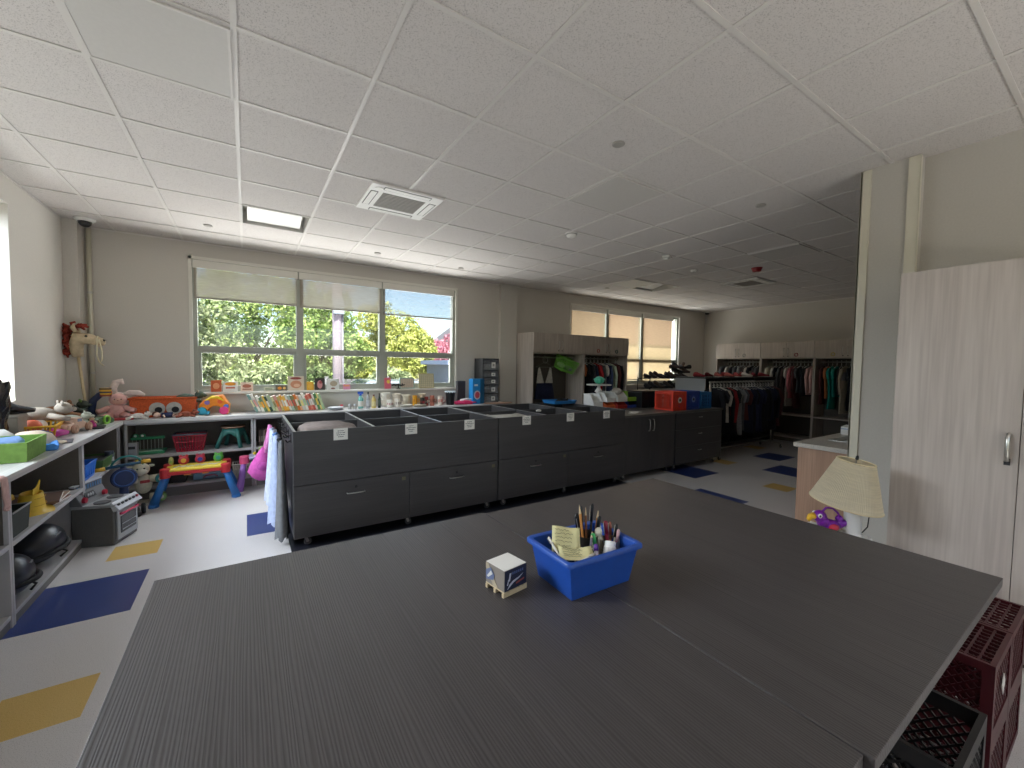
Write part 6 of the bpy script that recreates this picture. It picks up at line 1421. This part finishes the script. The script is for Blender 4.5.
m = MB(); m.bar((-.072, -.03, .325), (-.095, -.03, .363), .11, .004, (1, 0, 0)); m.build('display_panel', pm('#202226', .3), t)
for k in range(3): MB().ball((-.078, -.055+k*.025, .345), (.006, .008, .012), 8, 6).build('display_digit', pm('#d9dadd', .4), t)
for yy in (-.12, .1): MB().lathe([(.02, 0), (.018, .018)], (-.07, yy, .325), 16, axis='x').build('red_knob', pm('#b0203a', .4), t)
for yy in (-.075, .075):
    MB().lathe([(.05, .2905), (.05, .297), (.04, .298)], (.02, yy, 0), 24).build('burner', pm('#55565a', .5), t)
m = MB(); m.prism([(.125, .235), (.165, .25), (.115, .305), (.1, .295)], -.15, .15, 'y'); cp = m.build('control_strip', pm('#c2c6cc', .35), t, bevel=.004)
for k in range(6): MB().ball((.143, -.115+k*.046, .282), (.009, .014, .009), 8, 6).build('control_key', pm('#26282c', .4) if k != 5 else pm('#b0203a', .4), cp)
MB().box(.1255, .14, -.125, .125, .03, .235).build('oven_door', SL, t, bevel=.006); MB().box(.1405, .145, -.095, .095, .07, .19).build('oven_window', mat('dark oven window', '#2f3238', .12), t, bevel=.003)
MB().tube([(.14, -.1, .21), (.158, -.095, .212), (.158, .095, .212), (.14, .1, .21)], .008, 8).build('door_handle', pm('#c2345a', .35), t, smooth=True)
for z in (.09, .13): MB().box(.146, .148, -.085, .085, z, z+.006).build('oven_rack', SL, t)
# activity table
def splay_leg(t, p0, p1, c, r0_=.028, r1_=.042): m = MB(); m.tube([p0, ((p0[0]+p1[0])/2, (p0[1]+p1[1])/2, (p0[2]+p1[2])/2), p1], [r0_, (r0_+r1_)/2, r1_], 14); return m.build('leg', pm(c, .4), t, smooth=True)
t = thing('activity_table', 'yellow and red toy activity table with blue legs', 'toy table', (-.48, 5.75, 0))
MB().box(-.27, .27, -.14, .15, .36, .385).build('yellow_top', pm('#e8cf4a', .4), t, bevel=.008); MB().box(-.285, .285, -.155, .165, .325, .3595).build('red_tray', pm('#b82a30', .4), t, bevel=.01)
for sx in (-1, 1):
    for sy in (-1, 1):
        splay_leg(t, (sx*.255, sy*.12+.01, .34), (sx*.36, sy*.145+.02, .03), '#2a6fb5'); MB().lathe([(.045, .3), (.047, .39), (.04, .398)], (sx*.265, sy*.125+.01, 0), 16).build('red_corner', pm('#c23038', .4), t)
        MB().lathe([(.045, 0), (.047, .02), (.038, .04)], (sx*.362, sy*.145+.02, 0), 16).build('foot', pm('#2a6fb5', .4), t)
m = MB()
for k in range(7): m.tube([(-.2+k*.06, -.06+.03*(k % 2), .388), (-.17+k*.06, -.02, .389), (-.15+k*.06, .02-.03*(k % 3), .388)], .008, 6)
m.build('white_print', pm('#d9d7cf', .5), t, smooth=True)
for px, c, cc in ((-.24, '#b4b56a', '#7fae5a'), (-.13, '#c23a4a', '#e0b34a'), (.02, '#b0304a', '#3a3f9c'), (.19, '#5aa84a', '#3a9a8a')):
    f_ = MB().ball((px, .11, .43), (.05 if px > -.2 else .025, .02, .05), 14, 10).build('play_figure', pm(c, .4), t, smooth=True); MB().lathe([(.024 if px > -.2 else .012, -.006), (.024 if px > -.2 else .012, 0)], (px, .09, .43), 16, axis='y').build('figure_face', pm(cc, .4), f_)
    if px > -.2:
        for s in (-1, 1): MB().ball((px+s*.028, .11, .478), .016, 8, 6).build('figure_ear', pm(c, .4), f_, smooth=True)
for sx in (-.08, .08): MB().box(sx-.03, sx+.03, -.1, -.06, .30, .3245).build('under_block', pm('#d9983a', .4), t, bevel=.006)
t = thing('music_table', 'purple and pink toy table with a clock and screen', 'toy table', (.20, 5.80, 0))
MB().box(-.19, .24, -.1, .12, .395, .425).build('lavender_top', pm('#a9a6c4', .4), t, bevel=.014); MB().box(-.18, .23, -.095, .115, .37, .3945).build('dark_underside', pm('#4a3550', .4), t, bevel=.01)
m = MB()
for k in range(5): m.box(-.14+k*.06, -.11+k*.06, -.08, -.02, .4255, .429)
m.build('white_keys', pm('#d9dde6', .4), t)
for sx in (-1, 1): MB().lathe([(.05, .34), (.052, .42), (.045, .43)], (sx*.235, 0, 0), 18).build('pink_corner', pm('#d2507a', .4), t); splay_leg(t, (sx*.24, 0, .345), (sx*.29, .03, .0), '#9c6cc2')
splay_leg(t, (.0, .09, .37), (.02, .14, .0), '#9c6cc2')
c_ = MB().lathe([(.055, -.02), (.055, 0)], (-.04, .085, .465), 24, axis='y').build('clock_face', pm('#b9c98c', .4), t); m = MB(); m.bar((-.04, .062, .465), (-.04, .062, .5), .004, .003); m.bar((-.04, .062, .465), (-.01, .062, .465), .004, .003); m.build('clock_hands', INK, c_)
c_ = MB().box(.04, .13, .07, .095, .425, .515).build('screen_frame', pm('#d2603f', .4), t, bevel=.012); MB().box(.055, .115, .066, .0695, .44, .5).build('screen', pm('#2c2a6c', .3), c_)
MB().ball((-.13, .05, .44), (.018, .018, .022)).build('yellow_knob', pm('#e0c030', .4), t, smooth=True); MB().ball((.17, .07, .46), (.02, .015, .04)).build('teal_peg', pm('#5aa8a8', .4), t, smooth=True)
# animal walker
t = thing('animal_walker', 'white toy animal walker with round teal and purple feet', 'toy', (-.95, 5.83, 0), R(10)); CR = fab('#d3d0bc')
m = MB(); m.ball((0, 0, .22), (.075, .06, .11)); m.build('body', CR, t, smooth=True)
hd = MB().ball((-.02, -.03, .385), (.075, .06, .07)).build('head', CR, t, smooth=True); MB().ball((-.01, -.085, .365), (.045, .03, .032)).build('muzzle', pm('#dcd8c8', .5), hd, smooth=True)
for s in (-1, 1):
    MB().ball((s*.028-.02, -.085, .40), .009, 8, 6).build('eye', BLACKP, hd); MB().ball((s*.085-.02, 0, .41), (.03, .012, .016)).build('ear', CR, hd, smooth=True); MB().tube([(s*.02-.02, -.01, .45), (s*.035-.02, -.01, .485)], [.012, .015], 8).build('horn', pm('#b9a83a', .4), hd, smooth=True)
    for zz, c in ((.27, '#3a8f98' if s > 0 else '#6a5a8c'), (.07, '#7fae5a' if s > 0 else '#b99a3a')):
        a = MB().tube([(s*.05, -.01, zz), (s*.13, -.03, zz)], [.04, .045], 12).build('limb', CR, t, smooth=True); a2 = MB().lathe([(.045, -.03), (.05, 0), (.05, .03)], (s*.14, -.06, zz), 22, axis='y').build('round_foot', pm(c, .4), t); MB().lathe([(.022, -.004), (.022, 0)], (s*.14, -.0905, zz), 16, axis='y').build('foot_center', pm('#d9d6c6', .4), a2)
MB().box(-.03, .05, -.078, -.055, .24, .27).build('red_buttons', pm('#b03a3c', .4), t, bevel=.006); MB().lathe([(.1, 0), (.1, .02)], n=24).build('base', pm('#c9c6b8', .5), t)
# ride-on handlebar toy
t = thing('handlebar_toy', 'dark blue toy trike with yellow grips and a teal hoop behind the toy stove', 'toy', (-1.03, 5.42, 0), R(15)); DB = pm('#1c2f5a', .4)
MB().tube([(0, 0, .03), (0, 0, .35), (0, .02, .52)], [.045, .03, .022], 12).build('post', DB, t, smooth=True); f_ = MB().lathe([(.09, -.02), (.1, 0), (.09, .02)], (0, -.04, .40), 28, axis='y').build('front_disc', DB, t); MB().torus((0, -.062, .40), .075, .006, 'y', 26, 6).build('blue_ring', pm('#3a5fa0', .4), f_)
MB().tube([(-.15, -.02, .505), (0, 0, .52), (.15, -.02, .53)], .014, 10).build('handlebar', pm('#1f4f6a', .4), t, smooth=True)
for s in (-1, 1): MB().tube([(s*.13, -.02, .52+s*.012), (s*.2, -.03, .52+s*.02)], [.019, .021], 12).build('grip', pm('#d9a82e', .4), t, smooth=True)
MB().torus((.03, .02, .48), .12, .009, 'y', 26, 8, R(10), R(170)).build('teal_hoop', pm('#2f8a86', .4), t, smooth=True)
MB().box(-.12, .12, -.1, .12, .0, .06).build('base', BLACKP, t, bevel=.02)
for s in (-1, 1): MB().lathe([(.05, -.015), (.055, 0), (.05, .015)], (s*.14, 0, .055), 20, axis='x').build('wheel', BLACKR, t)
# ------------------------------------------------------------------ outside
PAVE = mat('sunlit asphalt', '#8f8d88', .9, var=.12, scale=3, bump=.2)
struct(MB().box(-45, 60, YW+.3, 70, -.25, -.35), 'outside_ground', PAVE)
FOL = 1.0
def leafmat(name, c1, c2):
    m = bpy.data.materials.new(name); m.use_nodes = True; nt = m.node_tree
    nt.nodes.remove(nt.nodes['Principled BSDF']); out = nt.nodes['Material Output']
    tc = nt.nodes.new('ShaderNodeTexCoord'); nz = nt.nodes.new('ShaderNodeTexNoise'); nz.inputs['Scale'].default_value = 3.; nz.inputs['Detail'].default_value = 5
    cr = nt.nodes.new('ShaderNodeValToRGB'); cr.color_ramp.elements[0].position = .35; cr.color_ramp.elements[1].position = .65; cr.color_ramp.elements[0].color = lin(c1); cr.color_ramp.elements[1].color = lin(c2)
    nt.links.new(tc.outputs['Object'], nz.inputs['Vector']); nt.links.new(nz.outputs['Fac'], cr.inputs['Fac'])
    d = nt.nodes.new('ShaderNodeBsdfDiffuse'); t = nt.nodes.new('ShaderNodeBsdfTranslucent'); mx = nt.nodes.new('ShaderNodeMixShader'); mx.inputs[0].default_value = .3
    nt.links.new(cr.outputs[0], d.inputs['Color']); nt.links.new(cr.outputs[0], t.inputs['Color']); nt.links.new(d.outputs[0], mx.inputs[1]); nt.links.new(t.outputs[0], mx.inputs[2]); nt.links.new(mx.outputs[0], out.inputs['Surface'])
    return m
def tree(x, y, z, rx, ry, rz_, n, m, label, name='tree', cat='tree', trunk=True, leaf=.085, seed=1, group='trees and shrubs beyond the car park'):
    g = np.random.default_rng(seed); t = thing(name, label, cat, (x, y, -.35), group=group)
    # clumps of leaves around the crown
    k = 46; cc = g.normal(size=(k, 3)); cc /= np.linalg.norm(cc, axis=1)[:, None]; cc *= g.uniform(.45, .92, (k, 1)); cr_ = g.uniform(.2, .34, k)
    ci = g.integers(0, k, n); d = g.normal(size=(n, 3)); d /= np.linalg.norm(d, axis=1)[:, None]; p = cc[ci]+d*cr_[ci][:, None]*g.uniform(.6, 1, (n, 1))
    p = p*np.array([rx, ry, rz_])+np.array([0, 0, z+.35])
    p[:, 2] = np.maximum(p[:, 2], .02)
    a = g.normal(size=(n, 3)); a /= np.linalg.norm(a, axis=1)[:, None]; b = np.cross(a, g.normal(size=(n, 3))); b /= np.linalg.norm(b, axis=1)[:, None]
    s = leaf*g.uniform(.6, 1.3, (n, 1)); v = np.stack([p-a*s, p+b*s*.5, p+a*s, p-b*s*.5], 1).reshape(-1, 3)
    me = bpy.data.meshes.new('foliage'); me.vertices.add(4*n); me.vertices.foreach_set('co', v.ravel()); me.loops.add(4*n); me.loops.foreach_set('vertex_index', np.arange(4*n, dtype=np.int32))
    me.polygons.add(n); me.polygons.foreach_set('loop_start', np.arange(0, 4*n, 4, dtype=np.int32)); me.update(calc_edges=True); me.validate(); me.materials.append(m)
    o = bpy.data.objects.new('foliage', me); col.objects.link(o); o.parent = t
    if trunk:
        mb = MB(); mb.tube([(0, 0, 0), (.05, 0, z*.5), (0, .05, z+.1)], [.14, .11, .06], 10)
        for q in range(7): an = q*.9; mb.tube([(0, 0, z*.55+q*.08), (rx*.3*math.cos(an), ry*.3*math.sin(an), z*.85+q*.1), (rx*.6*math.cos(an), ry*.6*math.sin(an), z+.2+q*.12)], [.05, .03, .012], 7)
        mb.build('trunk', mat('bark', '#4a3f36', .9, var=.2, scale=12), t, smooth=True)
    return t
G1 = leafmat('mid green leaves', '#64803c', '#b9c882'); G2 = leafmat('grey green leaves', '#6c7c58', '#c4cba2'); GY = leafmat('yellow green leaves', '#97a052', '#cfcf84'); PKL = leafmat('pink blossom leaves', '#b06c80', '#e6b0bc'); GD = leafmat('dark hedge leaves', '#4c6040', '#8a9c68')
tree(-2.2, 15.9, 2.3, 1.9, 1.15, 2.5, 15000, G2, 'grey green leafy tree at the left of the window view', seed=1)
tree(.3, 18.7, 2.5, 2.2, 1.2, 2.9, 15000, G1, 'green leafy tree behind the left window mullion', seed=2)
tree(2.3, 15.9, 2.0, 1.6, 1.15, 2.2, 13000, G1, 'dark green round tree behind the street pole', seed=3)
tree(5.0, 18.7, 2.1, 1.9, 1.1, 2.2, 13000, GY, 'yellow green tree right of the street pole', seed=4)
tree(5.7, 15.9, 1.8, .85, 1.0, 1.5, 12000, GY, 'bright yellow tree in the right window bay', seed=5)
tree(7.9, 18.6, 1.6, 1.2, 1.0, 1.35, 12000, PKL, 'pink blossoming tree in the right window bay', seed=6)
tree(10.4, 18.5, 1.6, 1.2, 1.0, 1.5, 9000, G1, 'green tree at the right edge of the window view', seed=7)
for i, x in enumerate((-3.6, -1.7, .2, 2.1, 4.0)):
    tree(x, 13.9, .75, .88, .42, .85, 4200, GD if i % 2 else G2, '%s shrub of the low hedge outside, counted from the left' % ORD[i], name='shrub', cat='shrub', trunk=False, leaf=.07, seed=20+i, group='low hedge of shrubs')
# fence
t = thing('board_fence', 'grey board fence behind the parked car', 'fence', (4.6, 13.2, -.35)); m = MB()
for k in range(20): m.box(-2.7+k*.16, -2.56+k*.16, -.012, .012, .05, 1.42)
m.build('boards', mat('weathered boards', '#6f6d70', .8, var=.15, scale=9), t)
for z in (.3, 1.15): MB().box(-2.72, .5, .0125, .05, z, z+.09).build('rail', mat('weathered boards', '#6f6d70', .8), t)
for xx in (-2.6, -.8, .4): MB().box(xx-.05, xx+.05, .051, .15, 0, 1.5).build('post', mat('weathered boards', '#6f6d70', .8), t)
t = thing('street_pole', 'wooden street pole with a grey box seen through the middle bay', 'pole', (1.84, 10.5, -.35)); MB().tube([(0, 0, 0), (-.03, 0, 5.5)], [.12, .1], 14).build('pole', mat('grey pole wood', '#8f8490', .8, var=.12, scale=15, stretch=(1, 1, .1)), t, smooth=True)
MB().box(-.13, .11, -.2, -.11, 3.05, 3.42).build('meter_box', pm('#8b93a0', .5), t, bevel=.01); MB().tube([(.1, -.06, 0), (.09, -.06, 3.2)], .025, 8).build('conduit', pm('#6f6d78', .6), t, smooth=True)
MB().box(-.5, .4, -.05, .05, 3.62, 3.7).build('cross_arm', mat('grey pole wood', '#8f8490', .8), t)
def car(x, y, rz, c, label):
    t = thing('parked_car', label, 'car', (x, y, -.35), rz); W_ = .86; P_ = [(-2.1, .35), (-2.15, .75), (-1.9, .92), (-1.45, 1.0), (-.85, 1.42), (.45, 1.45), (1.15, 1.02), (1.85, .88), (2.12, .7), (2.15, .35)]
    m = MB(); m.prism(P_, -W_, W_, 'y'); m.build('car_body', mat('car paint '+c, c, .25, coat=.5), t, bevel=.09)
    for s in (-1, 1):
        m = MB(); m.prism([(-1.3, 1.0), (-.82, 1.34), (-.15, 1.37), (-.15, 1.0)], s*(W_+.001), s*(W_+.006), 'y'); m.prism([(-.07, 1.0), (-.07, 1.37), (.42, 1.38), (1.0, 1.02)], s*(W_+.001), s*(W_+.006), 'y'); m.build('side_window', mat('car glass', '#2c3644', .1), t)
        for wx in (-1.3, 1.32): w_ = MB().lathe([(.28, -.1), (.31, -.07), (.31, .07), (.28, .1)], (wx, s*(W_-.08), .31), 26, axis='y').build('wheel', BLACKR, t); MB().lathe([(.17, -.112), (.19, .112)], (wx, s*(W_-.08), .31), 18, axis='y').build('hub', CHROME, w_)
    m = MB(); m.add([(.52, -.7, 1.44), (.52, .7, 1.44), (1.16, .74, 1.04), (1.16, -.74, 1.04)], [(0, 1, 2, 3)]); m.build('windshield', mat('car glass', '#2c3644', .1), t, solid=.01)
    return t
car(3.25, 12.0, R(178), '#7d8794', 'silver blue car parked outside behind the middle window bay')
car(-1.5, 12.2, R(3), '#8f9498', 'pale grey car parked outside behind the left window bay')
t = thing('garden_shed', 'low white building outside behind the right window bay', 'building', (6.95, 12.4, -.35)); MB().box(-1.3, 2.2, 0, 2.2, 0, 1.9).build('wall', mat('white siding', '#9a9ba4', .8, var=.05, scale=6), t)
MB().box(-1.5, 2.4, -.15, 2.3, 1.901, 2.05).build('roof', mat('pale blue roof', '#8490ac', .6), t); MB().box(-1.0, -.9, -.02, .0, 1.2, 1.4).build('wall_lamp', INK, t)
def house(x, y, rz, w, d, h, roof, cwall, croof, label, brick=False):
    t = thing('house', label, 'building', (x, y, -.35), rz)
    MB().box(-w/2, w/2, 0, d, 0, h).build('wall', mat('house wall '+cwall, cwall, .85, var=.12, scale=5), t)
    m = MB(); m.prism([(-w/2-.3, h), (w/2+.3, h), (0, h+roof)], -.3, d+.3, 'y'); m.build('roof', mat('house roof '+croof, croof, .85, var=.1, scale=8), t)
    for sx in (-.28, .28):
        f_ = MB().box(sx*w-.5, sx*w+.5, -.03, 0, h*.45, h*.45+1.2).build('window', FRAMEW, t); MB().box(sx*w-.43, sx*w+.43, -.035, -.031, h*.45+.07, h*.45+1.13).build('pane', mat('dark pane', '#2c333c', .1), f_)
    return t
house(13.2, 23, R(-12), 6, 6, 3.2, 2.6, '#77706c', '#5f5a60', 'house with a grey gable roof seen above the pink tree')
house(-12, 26, R(15), 9, 7, 3., 2.2, '#7c7468', '#4f4a48', 'house far to the left beyond the trees')
# neighbouring wing that the far window faces
t = thing('brick_building', 'brick building close behind the far shaded window', 'building', (19.5, 12.5, -.35))
MB().box(-6.5, 8, 0, 6, 0, 2.95).build('lower_wall', mat('cream rendered wall', '#c2ab84', .85, var=.04, scale=4), t); MB().box(-6.6, 8.1, -.08, 6, 2.951, 5.6).build('upper_wall', mat('red brown brick', '#8c6a5a', .9, var=.2, scale=18, stretch=(1, 1, 3)), t)
MB().box(-6.8, 8.3, -.25, 6.2, 5.601, 5.8).build('roof', mat('flat roof edge', '#6a6662', .7), t)

# ------------------------------------------------------------------ daylight
world = bpy.data.worlds.new('sky'); scene.world = world; world.use_nodes = True; nt = world.node_tree
bg = nt.nodes['Background']; sky = nt.nodes.new('ShaderNodeTexSky'); sky.sky_type = 'NISHITA'; sky.sun_disc = False
sky.sun_elevation = R(52); sky.sun_rotation = R(200); sky.altitude = 0; sky.air_density = 1.; sky.dust_density = .6
nt.links.new(sky.outputs[0], bg.inputs['Color']); bg.inputs['Strength'].default_value = SKY
s = bpy.data.lights.new('sun', 'SUN'); s.energy = SUN; s.angle = R(3.); s.color = (1., .95, .86)
so = bpy.data.objects.new('sun', s); col.objects.link(so); so.rotation_euler = Vector((.18, .62, -1.)).to_track_quat('-Z', 'Y').to_euler()
def area(name, loc, to, sx, sy, e, c):
    l = bpy.data.lights.new(name, 'AREA'); l.shape = 'RECTANGLE'; l.size = sx; l.size_y = sy; l.energy = e; l.color = c
    o = bpy.data.objects.new(name, l); col.objects.link(o); o.location = loc
    o.rotation_euler = (Vector(to)-Vector(loc)).to_track_quat('-Z', 'Y').to_euler(); return o
# bright open sky above the window heads and sunlit paving below the sills, plus the added back fill lamp
for a_ in AREAS: area(*a_)
scene.view_settings.view_transform = 'Standard'; scene.view_settings.look = 'None'; scene.view_settings.gamma = 1; scene.view_settings.use_curve_mapping = False
scene.view_settings.exposure = EXPO
scene.cycles.max_bounces = 10; scene.cycles.diffuse_bounces = 6; scene.cycles.transparent_max_bounces = 12; scene.cycles.caustics_reflective = False; scene.cycles.caustics_refractive = False
scene.cycles.sample_clamp_indirect = 8
